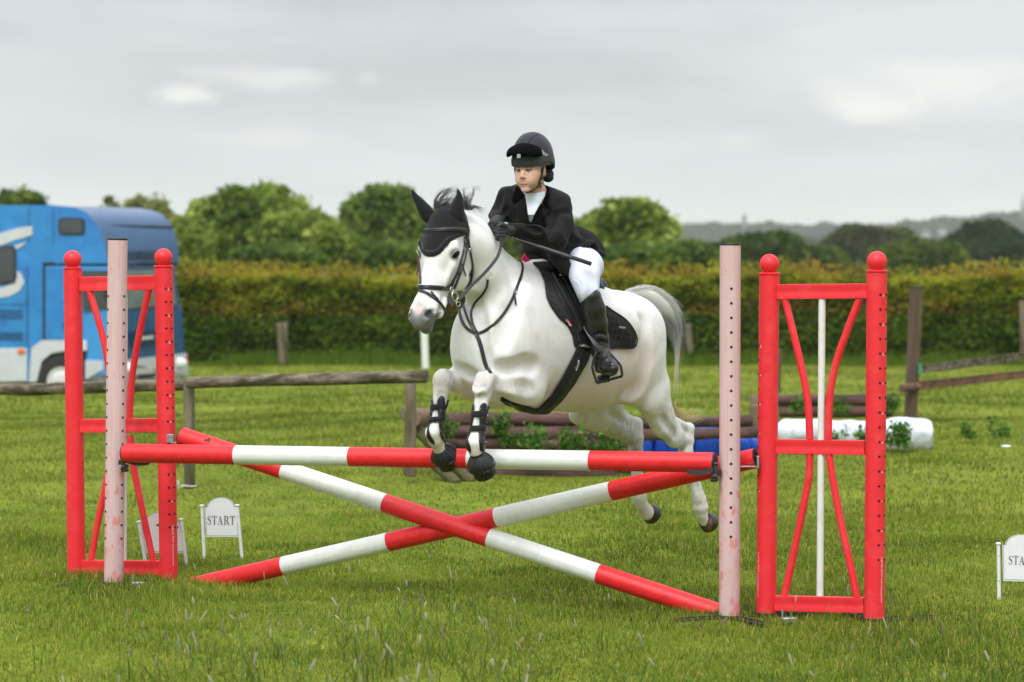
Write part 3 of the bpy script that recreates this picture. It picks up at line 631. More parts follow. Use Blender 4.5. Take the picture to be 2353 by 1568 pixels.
# the two pale pink uprights carrying the front pole
def pink_post(px_top, py_top, px_bot, py_bot, Y, r, azs, z_first, cnt, label):
    b = P(px_bot, py_bot, Y); t = P(px_top, py_top, Y); cx = (b.x+t.x)/2
    e = empty('jump_post', (cx, Y, 0), label, 'jump post')
    o = poly_post('upright', (0, 0), r, max(b.z, -.03), t.z-.004, M_pinkp, None, 14); o.parent = e; o.location = (0, 0, 0)
    o2 = MB().lathe((0, 0, t.z-.004), [(r*1.02, 0), (r*1.04, .006), (r*.98, .010)], 28).build('end_cap', M_cap, None); o2.parent = e
    h = holes((0, 0), r, azs, z_first, .0722, cnt, None); h.parent = e
    bs = MB(); bs.lathe((0, 0, b.z-.004), [(r*1.06, -.03), (r*1.06, .022), (r*.5, .03)], 24)
    for a in (0, PI/2, PI, 3*PI/2):
        d = Vector((math.cos(a+.5), math.sin(a+.5), 0)); bs.box(d*.17+Vector((0, 0, b.z+.004)), (.30, .05, .030), R=Matrix.Rotation(a+.5, 3, 'Z'), bev=.008)
    o3 = bs.build('foot', M_base, None, auto=40); o3.parent = e
    # slight lean, as in the photo: top and foot are not plumb
    e.rotation_euler = (0, math.atan2(t.x-b.x, t.z-b.z), 0)
    return e
YL, YR = 15.28, 14.12
pp1 = pink_post(266, 550, 257, 1345, YL, .0530, (-.98, .93), .27, 19, 'pale pink perforated jump post in front of the left red wing')
pp2 = pink_post(1677, 562, 1675, 1422, YR, .0520, (.05,), .40, 18, 'pale pink perforated jump post left of the right red wing')
def banded_pole(A, Bp, r, bands, label, caps=True, grp='red and white striped jump poles'):
    """pole from A to B (world points); bands = fractions where the colour changes"""
    A, Bp = Vector(A), Vector(Bp); e = empty('jump_pole', A, label, 'jump pole', grp); d = (Bp-A); Ln = d.length; d.normalize(); q = Vector((0, 0, 1)).rotation_difference(d)
    edges = [0]+bands+[1]
    for i in range(len(edges)-1):
        z0, z1 = edges[i]*Ln+(.0006 if i else 0), edges[i+1]*Ln-.0006; v = []; f = []; n = 48
        zs = np.linspace(z0, z1, 8)
        for z in zs:
            for k in range(n):
                a = 2*PI*k/n; rr = r*(1+.004*math.cos(12*a)); v.append(A+q @ Vector((rr*math.cos(a), rr*math.sin(a), z)))
        for j in range(7):
            for k in range(n): f.append((j*n+k, j*n+(k+1) % n, (j+1)*n+(k+1) % n, (j+1)*n+k))
        f.append(tuple(range(n-1, -1, -1))); f.append(tuple(range(7*n, 8*n)))
        MB().add(v, f).build('red_band' if i % 2 == 0 else 'white_band', M_red if i % 2 == 0 else M_wht, e, auto=40)
    for p, s in ((A, -1), (Bp, 1)): MB().lathe(p, [(r*.985, -.002), (r*.985, .006), (r*.93, .008), (r*.2, .008)], 40, d*s).build('end_cap', M_cap, e, auto=40)
    # drops hanging under the pole
    rr_ = random.Random(3); mb = MB()
    for i in range(26):
        p = A+d*(Ln*rr_.random()); mb.sphere(p+Vector((rr_.uniform(-.006, .006), rr_.uniform(-.01, .01), -r-.001)), (.0022, .0022, .0034), 6, 4)
    dr = mb.build('rain_drops', M_drop, e); tag(dr, kind='stuff')
    return e
M_drop = bpy.data.materials.new('water_drop'); M_drop.use_nodes = True; _b = M_drop.node_tree.nodes['Principled BSDF']; _b.inputs['Transmission Weight'].default_value = 1; _b.inputs['IOR'].default_value = 1.33; _b.inputs['Roughness'].default_value = .02
PR = .0505
# front horizontal pole: photo rows (285,1041) .. (1640,1063)
banded_pole(P(287, 1041.5, 15.16), P(1641, 1063.5, 14.10), PR, [.200, .400, .601, .802], 'level red and white striped pole behind the horse\'s front hooves')
# crossed poles between the red wings, just behind
banded_pole(P(418, 1003, 15.44), P(1694, 1424, 14.27), PR, [.195, .384, .573, .765], 'striped pole sloping down from the left wing to the right pink post\'s foot')
banded_pole(P(1737, 1053, 14.20), P(426, 1352, 15.52), PR, [.236, .432, .622, .814], 'striped pole sloping down from the right wing to the left wing\'s foot')
# cups
def front_cup(post_px, cy, Y, side, arm_dx, label, parent):
    c = P(post_px, cy, Y); mb = MB(); mb.box(c+Vector((0, 0, 0)), (.030, .045, .085), bev=.008); mb.box(c+Vector((side*.008, 0, -.028)), (.042, .055, .036), bev=.008); o = mb.build('cup', M_cup, parent, auto=40)
    mb = MB(); mb.box(c+Vector((arm_dx/2, -.02, -.0)), (abs(arm_dx), .055, .022), bev=.005); mb.build('cup_arm', M_cup, parent, auto=40)
def attach(o, parent):  # keep world placement under a rotated empty
    o.parent = parent; bpy.context.view_layer.update(); o.matrix_parent_inverse = parent.matrix_world.inverted()
def cup_set(parent, px, py, Y, sgn):
    c = P(px, py, Y); mb = MB()
    mb.box(c, (.034, .05, .088), bev=.008); mb.box(c+Vector((-sgn*.020, 0, -.004)), (.020, .035, .024), bev=.004); mb.box(c+Vector((sgn*.008, -.004, -.035)), (.046, .058, .038), bev=.010)
    o = mb.build('cup', M_cup, None, auto=40); attach(o, parent)
    m2 = MB(); pts = []
    for i in range(9):
        t = i/8; pts.append(c+Vector((sgn*(.015+.125*t), -.034, .006-.020*math.sin(min(t*1.4, 1)*PI/2)+.010*t*t)))
    v = []; f = []
    for p in pts: v += [p+Vector((0, -.004, .012)), p+Vector((0, .055, .012)), p+Vector((0, .055, -.010)), p+Vector((0, -.004, -.010))]
    for i in range(8):
        for k in range(4): f.append((i*4+k, i*4+(k+1) % 4, (i+1)*4+(k+1) % 4, (i+1)*4+k))
    f += [(3, 2, 1, 0), (32, 33, 34, 35)]; o = m2.add(v, f).build('cup_arm', M_cup, None, auto=40); attach(o, parent)
cup_set(pp1, 284, 1061, 15.18, 1)
cup_set(pp2, 1644, 1082, 14.08, -1)
# ---- red wings
def tube_px(pts, Y0, Y1, x0, x1, r, name, mt, parent):
    q = [P(x, y, Y0+(Y1-Y0)*(x-x0)/(x1-x0)) for x, y in catmull(pts, 8)]; return MB().tube(q, r, 14).build(name, mt, parent)
def wing(posts, rails, curves, white, holes_at, label, far_rot):
    (xa, ta, ba, Ya), (xb, tb, bb, Yb) = posts; e = empty('jump_wing', ((P(xa[0], ba, Ya)+P(xb[0], bb, Yb))/2), label, 'jump wing', 'red jump wings beside the poles')
    r = .0502
    for (x, t, b, Y, hn) in ((xa, ta, ba, Ya, holes_at[0]), (xb, tb, bb, Yb, holes_at[1])):
        A, T = P(x[1], b, Y), P(x[0], t, Y); d = (T-A); ln = d.length; d.normalize(); q = Vector((0, 0, 1)).rotation_difference(d); v = []; f = []; n = 28
        ringp = []
        for k in range(14):
            for da in (-.17, .17): a = 2*PI*(k+da+.5)/14+.2; ringp.append((math.cos(a), math.sin(a)))
        for z, rr in ((0, .97), (.004, 1), (ln-.004, 1), (ln, .97)):
            for a_, b_ in ringp: v.append(A+q @ Vector((r*rr*a_, r*rr*b_, z)))
        for i in range(3):
            for k in range(n): f.append((i*n+k, i*n+(k+1) % n, (i+1)*n+(k+1) % n, (i+1)*n+k))
        f.append(tuple(range(n-1, -1, -1))); f.append(tuple(range(3*n, 4*n))); up = MB().add(v, f).build('upright', M_redw, e, auto=20)
        MB().lathe(T+d*.001, [(r*.9, -.002), (r*1.09, 0), (r*1.09, .006), (r*.95, .009), (r*.3, .010)], 32, d).build('collar', M_redw, e, auto=50)
        MB().sphere(T+d*.053, .0495, 28, 18).build('ball', M_redw, e)
        if hn:
            azs, z0, cnt, dz = hn; mb = MB()
            for az in azs:
                dd = Vector((math.sin(az), -math.cos(az), 0))
                for i in range(cnt): p = A+d*(z0+dz*i)+dd*(r*.984); mb.lathe(p, [(.0066, 0), (.0066, .0016), (.0058, .0022), (.0056, .0010), (.0001, .0008)], 10, dd)
            tag(mb.build('peg_holes', M_hole, up), kind='stuff')
            # height figures printed beside every second hole
            az = azs[0]+.36; dd = Vector((math.sin(az), -math.cos(az), 0)); tg = Vector((math.cos(az), math.sin(az), 0)); mb = MB()
            for i in range(0, cnt, 2):
                p = A+d*(z0+dz*i)+dd*(r+.0002)
                digit(mb, p, tg, d, .0095, (5, 6, 7, 8, 9, 10, 11, 12, 13, 14, 15)[min(i//2, 10)])
            tag(mb.build('height_figures', M_print, up, smooth=False), kind='stuff')
            for zc, tx in ((.265, 'Tel 01386 793327'), (.150, 'www.showjumps.com')):
                text_on('maker_line', tx, .0135, lambda x, y, z=zc: (A+d*(z-x)+tg*y+dd*(r+.0002), dd), M_print, up)
        fb = MB(); fb.lathe(A, [(r*1.05, -.045), (r*1.05, .010), (r*.9, .012)], 24, d)
        for a in far_rot: fb.box(A+Vector((math.cos(a)*.17, math.sin(a)*.17, -.004)), (.32, .055, .030), R=Matrix.Rotation(a, 3, 'Z'), bev=.008)
        fb.build('foot', M_base, e, auto=40)
    Pa = lambda x, y: P(x, y, Ya+(Yb-Ya)*(x-xa[0])/(xb[0]-xa[0]))
    for (xl, yl, xr, yr, hh) in rails:
        A, B_ = Pa(xl, yl), Pa(xr, yr); d = (B_-A); ln = d.length; d.normalize(); nrm = Vector((0, -1, 0)); nrm = (nrm-d*nrm.dot(d)).normalized(); up = d.cross(nrm)*-1; up = up if up.z > 0 else -up
        h = hh/2*Ya/QF; t = .019; prof = [(-h, -t*.8), (-h*.96, -t), (-h*.42, -t), (-h*.30, -t*.93), (h*.30, -t*.93), (h*.42, -t), (h*.96, -t), (h, -t*.8), (h, t*.8), (h*.96, t), (-h*.96, t), (-h, t*.8)]
        v = []; f = []; n = len(prof)
        for p in (A, B_):
            for a_, b_ in prof: v.append(p+up*a_-nrm*b_)
        for k in range(n): f.append((k, (k+1) % n, n+(k+1) % n, n+k))
        f += [tuple(range(n-1, -1, -1)), tuple(range(n, 2*n))]; MB().add(v, f).build('rail', M_redw, e, auto=25)
    for c in curves: 
        q = [Pa(x, y) for x, y in catmull(c, 8)]; MB().tube(q, .0185, 14).build('curved_bar', M_redw, e)
    if white: q = [Pa(x, y) for x, y in white]; MB().tube(q, .0175, 14).build('straight_bar', M_wht, e)
    return e
SEG = {'0': 'abcdef', '1': 'bc', '2': 'abged', '3': 'abgcd', '4': 'fgbc', '5': 'afgcd', '6': 'afgedc', '7': 'abc', '8': 'abcdefg', '9': 'abfgcd'}
def digit(mb, p, u, v, h, num):
    w = h*.5; st = h*.16
    for j, ch in enumerate(str(num)):
        o = p+v*((len(str(num))/2-j-1)*h*.75)      # figures run up the post
        for s in SEG[ch]:
            c, sz = {'a': ((0, 1), (1, 0)), 'b': ((.5, .5), (0, 1)), 'c': ((.5, -.5), (0, 1)), 'd': ((0, -1), (1, 0)), 'e': ((-.5, -.5), (0, 1)), 'f': ((-.5, .5), (0, 1)), 'g': ((0, 0), (1, 0))}[s]
            # rotate a quarter turn: text lies on its side
            cc = o+v*(c[0]*w*.9)-u*(c[1]*h*.5); du = v*(w*.5 if sz[0] else st*.5); dv = u*(st*.5 if sz[0] else h*.25)
            n = u.cross(v).normalized()*-.0004
            mb.add([cc-du-dv, cc+du-dv, cc+du+dv, cc-du+dv, cc-du-dv+n, cc+du-dv+n, cc+du+dv+n, cc-du+dv+n], [(0, 1, 2, 3), (7, 6, 5, 4), (0, 4, 5, 1), (1, 5, 6, 2), (2, 6, 7, 3), (3, 7, 4, 0)])
M_print = mat('white_print', (.75, .72, .72), .6, .1, 20, 0)
wing([((167, 176), 618, 1331, 15.72), ((376, 388), 614, 1337, 15.52)], [(186, 653, 362, 650, 33), (186, 979, 370, 977, 31), (186, 1304, 372, 1305, 33)],
     [[(205, 668), (222, 722), (240, 790), (250, 850), (256, 915), (257, 980)], [(342, 666), (328, 730), (314, 800), (304, 865), (299, 930), (298, 990)], [(256, 1000), (253, 1060), (240, 1130), (222, 1215), (209, 1290)], [(299, 1000), (305, 1060), (318, 1130), (335, 1210), (352, 1290)]],
     [(286, 665), (284, 1290)], [None, ((.30, .98), .30, 19, .0722)], 'red jump wing with two balls on the left, behind the pale pink post', (.4, 2.0))
wing([((1768, 1760), 631, 1412, 14.20), ((2015, 2009), 625, 1425, 13.98)], [(1782, 671, 1995, 669, 34), (1780, 1026, 1988, 1029, 33), (1776, 1386, 1986, 1391, 35)],
     [[(1804, 688), (1824, 770), (1845, 860), (1857, 930), (1861, 1010)], [(1975, 688), (1947, 760), (1920, 840), (1906, 920), (1903, 1010)], [(1861, 1044), (1858, 1100), (1843, 1180), (1820, 1290), (1802, 1370)], [(1905, 1044), (1915, 1110), (1932, 1200), (1952, 1290), (1969, 1372)]],
     [(1889, 688), (1884, 1370)], [((-1.35,), .62, 11, .0722), ((.25, 1.05), .30, 19, .0722)], 'red jump wing with two balls on the right, clear of the poles', (.3, 1.9))
# metal cups of the crossed poles
for (x, y, Y, s, lab) in ((391, 1008, 15.45, 1, 'flat steel cup plate on the left wing under the sloping pole end'), (1741, 1062, 14.15, -1, 'flat steel cup plate on the right wing under the sloping pole end')):
    e = empty('cup_plate', P(x, y, Y), lab, 'pole cup', 'steel cup plates on the wings'); c = P(x, y, Y)
    MB().box(c, (.040 if s > 0 else .016, .05, .045 if s > 0 else .06), bev=.003).build('plate', M_zinc, e, auto=40)
    MB().box(c+Vector((s*.05, -.01, -.022)), (.085, .05, .006), bev=.002).build('shelf', M_zinc, e, auto=40)
for (x, y, Y, lab) in ((318, 1342, 15.2, 'grey metal foot bracket in the grass between the left posts'), (1812, 1424, 13.95, 'grey metal foot bracket in the grass inside the right wing')):
    c = P(x, y, Y); e = empty('foot_bracket', c, lab, 'bracket'); MB().box(c, (.075, .05, .022), R=Matrix.Rotation(.2, 3, 'Z'), bev=.005).build('plate', M_zinc, e, auto=40)
    MB().tube([c+Vector((-.03, 0, 0)), c+Vector((-.03, 0, .05))], .006, 8).build('pin', M_zinc, e)

# clod of mud stuck on the raised end of the left sloping pole
md = empty('mud_clod', P(468, 1016, 15.3), 'brown clod of mud and grass stuck to the raised red pole end on the left', 'mud'); M_mud = mat('mud', L((92, 70, 40)), .95, .4, 60, .8, 80)
_p = P(478, 1017, 15.40)+Vector((0, -.058, 0)); mb = MB(); rr_ = random.Random(6)
for i in range(16): mb.sphere(_p+Vector((rr_.gauss(0, .010), rr_.gauss(0, .003), rr_.gauss(0, .012))), (.008, .006, .009), 7, 5)
tag(mb.build('mud', M_mud, md), kind='stuff')
# ------------------------------------------------------------------ the horse
HS = np.array([0.807, -0.59, 0.0]); HFW = np.array([-0.59, -0.807, 0.0]); HUP = np.array([0, 0, 1.0])
HS /= np.linalg.norm(HS); HFW /= np.linalg.norm(HFW)
HC = np.array(P(1090, 800, 14.5)); HCS = HC @ HS
def H(px, py, side=0.0):                              # photo coordinate -> point at lateral offset 'side' from the horse's midplane
    rx = (px-CX)/QF; Y = (side+HCS)/(rx*HS[0]+HS[1]); return np.array(P(px, py, Y))
AX = (HFW, HS, HUP)
def rotax(deg):                                       # body axes pitched nose-up by deg
    a = math.radians(deg); return (HFW*math.cos(a)+HUP*math.sin(a), HS, HUP*math.cos(a)-HFW*math.sin(a))
T0 = time.time()
def hlog(*a): print('[t%.1f]' % (time.time()-T0), *a)
HF = Field(HC, AX, (-1.95, -.42, -1.08), (.75, .45, .78), .0066)
# trunk
F_ = HF
F_.ell(H(1238, 796), (.44, .255, .345), rotax(4), .02)
F_.ell(H(1300, 785), (.42, .27, .34), rotax(4), .10)
F_.ell(H(1345, 808), (.36, .262, .318), rotax(6), .12)
F_.ell(H(1385, 778), (.34, .262, .245), rotax(-3), .12)
F_.ell(H(1420, 765), (.27, .25, .215), rotax(-14), .08)
F_.ell(H(1125, 775), (.20, .195, .24), rotax(20), .10)
F_.ell(H(1150, 830), (.27, .20, .21), rotax(0), .08)
for s in (1, -1):
    F_.ell(H(1134+18*s, 785, .095*s), (.16, .108, .20), rotax(10), .05)      # breast
    F_.ell(H(1193+15*s, 762, .128*s), (.18, .105, .26), rotax(-20), .13)     # shoulder
    F_.ell(H(1160+10*s, 800, .125*s), (.13, .09, .15), rotax(0), .09)
    F_.ell(H(1452, 812, .15*s), (.23, .125, .29), rotax(-14), .08)           # haunch
F_.chain([(H(1262, 640), .11), (H(1215, 655), .13)], .10, flat=HS, ff=.7)   # withers
# neck
F_.chain([(H(1190, 742), .24), (H(1146, 682), .19), (H(1106, 618), .15), (H(1082, 566), .115)], .04, flat=HS, ff=.6)
F_.chain([(H(1208, 648), .07), (H(1158, 622), .062), (H(1122, 576), .054), (H(1096, 532), .048), (H(1070, 506), .043)], .04, flat=HS, ff=.75)
# head
th, ph = math.radians(27), math.radians(31)
hfw = np.array([-math.sin(th), -math.cos(th), 0]); HV = np.array([math.cos(th), -math.sin(th), 0])
HU = -HUP*math.cos(ph)+hfw*math.sin(ph); HN = hfw*math.cos(ph)+HUP*math.sin(ph)
POLL = H(1025, 493, 0)
def hd(u, v, w): return POLL+HU*u+HV*v*1.14+HN*w*1.08
HAX = (HU, HV, HN)
F_.chain([(hd(.03, 0, -.10), .085), (H(1088, 560), .10)], .05)
F_.ell(hd(.09, 0, -.035), (.12, .092, .085), HAX, .04)
F_.ell(hd(.03, 0, -.025), (.075, .070, .07), HAX, .04)
F_.ell(hd(.19, 0, -.03), (.12, .088, .08), HAX, .04)
F_.ell(hd(.20, 0, -.11), (.13, .085, .11), HAX, .04)
F_.chain([(hd(.20, 0, -.045), .078), (hd(.36, 0, -.055), .062), (hd(.50, 0, -.055), .052)], .03)
F_.chain([(hd(.16, 0, .005), .042), (hd(.34, 0, -.012), .030), (hd(.50, 0, -.02), .026)], .03)
F_.chain([(hd(.24, 0, -.165), .045), (hd(.40, 0, -.135), .034), (hd(.56, 0, -.105), .028)], .03)
for s in (1, -1):
    F_.ell(hd(.215, .052*s, -.135), (.128, .044, .125), HAX, .02)             # jaw
    F_.chain([(hd(.200, .080*s, -.03), .022), (hd(.27, .076*s, -.05), .014), (hd(.37, .055*s, -.058), .010)], .022)
    F_.ell(hd(.182, .078*s, -.012), (.036, .022, .028), HAX, .02)             # brow
    F_.chain([(hd(.47, .036*s, -.05), .026), (hd(.555, .046*s, -.035), .026)], .025)
    F_.ell(hd(.572, .036*s, -.028), (.036, .024, .030), HAX, .012)            # nostril rim
    F_.cap(hd(.583, .043*s, -.006), hd(.548, .056*s, -.024), .0165, .013, .006, op='sub')
    F_.chain([(hd(.43, .052*s, -.11), .016), (hd(.52, .048*s, -.105), .018)], .03)
F_.ell(hd(.57, 0, -.045), (.050, .048, .050), HAX, .03)
F_.ell(hd(.605, 0, -.055), (.030, .042, .038), HAX, .02)                      # upper lip
F_.ell(hd(.592, 0, -.108), (.032, .036, .026), HAX, .012)                     # lower lip and chin
for s in (1, -1):
    F_.cap(hd(.620, .01*s, -.088), hd(.53, .060*s, -.088), .006, .005, .008, op='sub')
# fore legs: near one, then far one
def foreleg(pts, s):
    F_.chain([(H(*p[:3]), p[3]) for p in pts], .035)
F_.ell(H(1204, 886, .150), (.12, .08, .085), rotax(-12), .07)
F_.chain([(H(1210, 888, .165), .078), (H(1176, 882, .16), .068), (H(1140, 876, .145), .056), (H(1118, 877, .14), .050)], .015)
F_.ell(H(1222, 905, .165), (.05, .05, .05), None, .07)                        # elbow
F_.ell(H(1112, 878, .14), (.052, .052, .062), None, .03)                      # knee
F_.ell(H(1104, 893, .145), (.04, .045, .05), None, .03)
F_.chain([(H(1110, 905, .14), .046), (H(1106, 925, .14), .036), (H(1100, 960, .14), .031), (H(1096, 1000, .14), .031), (H(1092, 1018, .14), .041), (H(1094, 1034, .14), .038), (H(1098, 1050, .145), .032), (H(1104, 1066, .15), .045)], .008)
F_.ell(H(1130, 888, -.13), (.15, .085, .12), rotax(-4), .06)
F_.chain([(H(1130, 885, -.14), .105), (H(1085, 880, -.14), .083), (H(1050, 874, -.14), .060), (H(1026, 874, -.14), .050)], .025)
F_.ell(H(1017, 876, -.14), (.052, .052, .062), None, .03)
F_.chain([(H(1015, 895, -.14), .046), (H(1011, 920, -.14), .036), (H(1006, 950, -.14), .031), (H(1001, 975, -.14), .031), (H(996, 995, -.14), .041), (H(1001, 1012, -.14), .037), (H(1009, 1028, -.14), .032), (H(1022, 1050, -.14), .045)], .008)
# hind legs
F_.chain([(H(1470, 835, .15), .195), (H(1496, 893, .165), .126), (H(1511, 938, .17), .094), (H(1523, 968, .165), .085), (H(1549, 1002, .165), .058), (H(1568, 1014, .155), .046)], .025, flat=HS, ff=.68)
F_.ell(H(1494, 915, .185), (.08, .06, .09), rotax(0), .05)                    # stifle
F_.chain([(H(1583, 985, .16), .030), (H(1579, 1012, .155), .037), (H(1575, 1045, .155), .038)], .015)   # hock
F_.cap(H(1552, 965, .165), H(1582, 985, .16), .018, .022, .03)
F_.chain([(H(1575, 1035, .155), .042), (H(1589, 1075, .15), .033), (H(1599, 1120, .145), .031), (H(1607, 1148, .145), .036), (H(1610, 1166, .145), .041), (H(1613, 1183, .145), .032), (H(1624, 1200, .145), .043)], .008)
F_.chain([(H(1410, 850, -.13), .17), (H(1392, 915, -.15), .12), (H(1365, 948, -.15), .09), (H(1412, 972, -.15), .076), (H(1448, 1000, -.145), .054)], .03, flat=HS, ff=.7)
F_.ell(H(1333, 955, -.16), (.07, .06, .055), rotax(20), .05)
F_.chain([(H(1462, 975, -.14), .030), (H(1461, 1005, -.14), .042), (H(1461, 1040, -.14), .039)], .015)
F_.cap(H(1405, 945, -.15), H(1462, 972, -.14), .03, .028, .04)
F_.chain([(H(1461, 1040, -.14), .040), (H(1464, 1080, -.14), .032), (H(1466, 1115, -.14), .032), (H(1468, 1140, -.14), .040), (H(1474, 1160, -.14), .034), (H(1486, 1178, -.14), .044)], .008)
# soft anatomy: flank hollow, groove between the breasts, sheath
hlog('field 0')
v0, f0 = HF.mesh(1); bv0 = BVHTree.FromPolygons([tuple(v) for v in v0.tolist()], f0.tolist())
CAMP = Vector((0, 0, CAMH))
def hit(px, py, bv):
    d = (P(px, py, 1)-CAMP).normalized(); r = bv.ray_cast(CAMP, d, 40)
    return (r[0], r[1]) if r[0] is not None else (None, None)
def carve(path, r, dep, k=.04, op='sub'):
    q = []
    for (px, py) in catmull(path, 6):
        p, n = hit(px, py, bv0)
        if p is not None: q.append(np.array(p+n*((r-dep) if op == 'sub' else -(r-dep))))
    for a, b in zip(q[:-1], q[1:]):
        if np.linalg.norm(a-b) < .055: F_.cap(a, b, r, r, k, op=op)
carve([(1090, 690), (1108, 770), (1119, 850)], .02, .007, .05)
carve([(1196, 640), (1172, 720), (1152, 790)], .05, .006, .05)
carve([(1150, 850), (1180, 845), (1205, 836), (1228, 842)], .02, .005, .05)
carve([(1148, 882), (1186, 886), (1216, 897)], .03, .003, .05)
carve([(1476, 740), (1484, 790), (1484, 835), (1468, 885), (1450, 908)], .03, .012, .06)
carve([(1050, 848), (1082, 862), (1104, 884)], .015, .006, .045)
carve([(1108, 850), (1098, 868), (1090, 884)], .012, .008, .03)
carve([(1400, 950), (1440, 972)], .012, .008, .03)
carve([(1520, 960), (1552, 1000)], .012, .005, .03)
carve([(1108, 905), (1106, 930), (1101, 985)], .008, .003, .02)
carve([(1012, 905), (1010, 930), (1004, 970)], .008, .003, .02)
carve([(1582, 1020), (1592, 1075), (1602, 1130)], .008, .004, .02)
carve([(1350, 700), (1400, 720), (1450, 750)], .08, .006, .08, 'u')
carve([(1075, 600), (1085, 650)], .02, .006, .04)
carve([(1095, 545), (1125, 610), (1150, 680)], .05, .006, .06, 'u')
hlog('horse field')
HV_, HFc = HF.mesh(3)
def vnormals(V, F):
    n = np.cross(V[F[:, 2]]-V[F[:, 0]], V[F[:, 3]]-V[F[:, 1]]); N = np.zeros_like(V)
    for k in range(4):
        for d in range(3): N[:, d] += np.bincount(F[:, k], n[:, d], len(V))
    return N/np.maximum(np.linalg.norm(N, axis=1), 1e-12)[:, None]
def wobv(w, fr, seed):
    r = np.random.RandomState(seed); o = 0
    for _ in range(7):
        k = r.normal(0, fr, 3); o = o+np.sin(w @ k+r.uniform(0, 6))
    return o/3.0
HV_ = HV_+vnormals(HV_, HFc)*(.0012*wobv(HV_, 14, 71)+.0004*wobv(HV_, 38, 72))[:, None]
hlog('horse mesh', len(HV_))
hme = mesh_np('horse_body', HV_, HFc)
hbvh = BVHTree.FromPolygons([tuple(v) for v in HV_.tolist()], HFc.tolist())
def near_w(p, c, r0, r1):
    d = np.linalg.norm(p-np.asarray(c), axis=1); return np.clip((r1-d)/(r1-r0), 0, 1)
def blend(c, w, col): return c*(1-w[:, None])+np.array(col)*w[:, None]
pe, ne = hit(1047, 585, hbvh)
el = (np.array(pe)-POLL) @ np.array(HAX).T; nl = np.array(ne) @ np.array(HAX).T
EYE = {1: np.array(pe), -1: POLL+np.array(HAX).T @ (el*[1, -1, 1])}; EYN = {1: ne.copy(), -1: Vector(np.array(HAX).T @ (nl*[1, -1, 1]))}
M_lid = mat('eyelid_skin', (.30, .28, .27), .6, .1, 40, .1); M_lidd = mat('eyelid_dark', (.05, .045, .045), .45, .1, 40)
def horse_colours(V):
    c = np.tile(np.array([.745, .74, .725]), (len(V), 1))
    rs = np.random.RandomState(3)
    def seg(a, b, r0, r1):
        a, b = np.array(a), np.array(b); ab = b-a; t = np.clip(((V-a) @ ab)/(ab @ ab), 0, 1); d = np.linalg.norm(V-a-t[:, None]*ab, axis=1); return np.clip((r1-d)/(r1-r0), 0, 1)
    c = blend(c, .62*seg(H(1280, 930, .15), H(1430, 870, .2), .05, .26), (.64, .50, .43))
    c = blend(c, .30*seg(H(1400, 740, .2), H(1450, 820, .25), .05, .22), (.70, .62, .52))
    for a in (H(1112, 885, .14), H(1015, 880, -.14)): c = blend(c, .55*near_w(V, a, .03, .11), (.50, .42, .36))
    c = blend(c, .35*seg(H(1090, 900, -.13), H(1150, 915, -.1), .02, .10), (.52, .42, .30))
    c = blend(c, .35*seg(H(1150, 905, .14), H(1225, 925, .15), .01, .07), (.50, .42, .28))
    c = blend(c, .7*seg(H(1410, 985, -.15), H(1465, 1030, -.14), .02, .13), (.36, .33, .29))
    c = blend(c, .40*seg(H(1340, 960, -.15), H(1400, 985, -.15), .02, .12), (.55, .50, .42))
    c = blend(c, .45*seg(H(1520, 960, .16), H(1575, 1010, .16), .02, .12), (.46, .43, .38))
    for a in (H(1609, 1175, .145), H(1478, 1165, -.14)): c = blend(c, .5*near_w(V, a, .03, .11), (.55, .44, .31))
    for a in (H(1096, 1045, .14), H(1003, 1020, -.14)): c = blend(c, .6*near_w(V, a, .03, .09), (.50, .38, .16))
    # muzzle, nostrils, eyes
    q = (V-POLL) @ np.array(HAX).T; u, v, w = q.T; v = v/1.14; w = w/1.08
    hm = (np.abs(v) < .14) & (w > -.2)
    g = np.clip((u-.505+.03*wobv(V, 60, 12)*.4)/.06, 0, 1)*hm; g = np.where((u < .72) & (w > -.16), g, 0)
    c = blend(c, .9*g, (.105, .105, .115))
    pk = np.clip(1-np.sqrt(((u-.55)/.05)**2+(v/.026)**2), 0, 1)*(w > -.03)*hm; c = blend(c, np.clip(1.4*pk, 0, .75), (.60, .47, .45))
    for s in (1, -1):
        c = blend(c, near_w(V, hd(.565, .049*s, -.014), .021, .029), (.02, .02, .022))
        c = blend(c, .92*near_w(V, EYE[s], .021, .040), (.05, .046, .046))
        c = blend(c, .35*near_w(V, hd(.28, .07*s, -.07), .02, .09), (.55, .50, .46))
    nz = .7*wobv(V, 45, 5)+.8*wobv(V, 110, 6)+.7*wobv(V, 230, 7)
    mot = np.zeros(len(V))
    for a, b, r0, r1, k in ((H(1112, 870, .14), H(1105, 905, .14), .04, .10, 1), (H(1015, 870, -.14), H(1010, 905, -.14), .04, .10, 1), (H(1405, 960, -.15), H(1462, 1030, -.14), .05, .12, 1.2), (H(1330, 960, -.15), H(1400, 990, -.15), .03, .1, .6),
                        (H(1500, 940, .17), H(1578, 1020, .16), .05, .12, 1), (H(1590, 1075, .15), H(1605, 1150, .15), .03, .06, .8), (H(1466, 1090, -.14), H(1470, 1150, -.14), .03, .06, .6), (H(1150, 885, .15), H(1210, 890, .16), .04, .10, .5), (H(1140, 760, .2), H(1180, 700, .2), .05, .2, .25)):
        mot = np.maximum(mot, k*seg(a, b, r0, r1))
    c = blend(c, np.clip((nz-.1)*1.3, 0, 1)*np.clip(mot, 0, 1.2)*.46, (.22, .20, .185))
    mo = (np.abs(w+.088) < .006) & (u > .51) & (u < .66) & (np.abs(v) < .075); c = blend(c, mo*.7, (.05, .045, .045))
    # hooves under the fetlocks of the hind legs handled by separate meshes; fine mottling
    return c
setcol(hme, horse_colours(HV_))
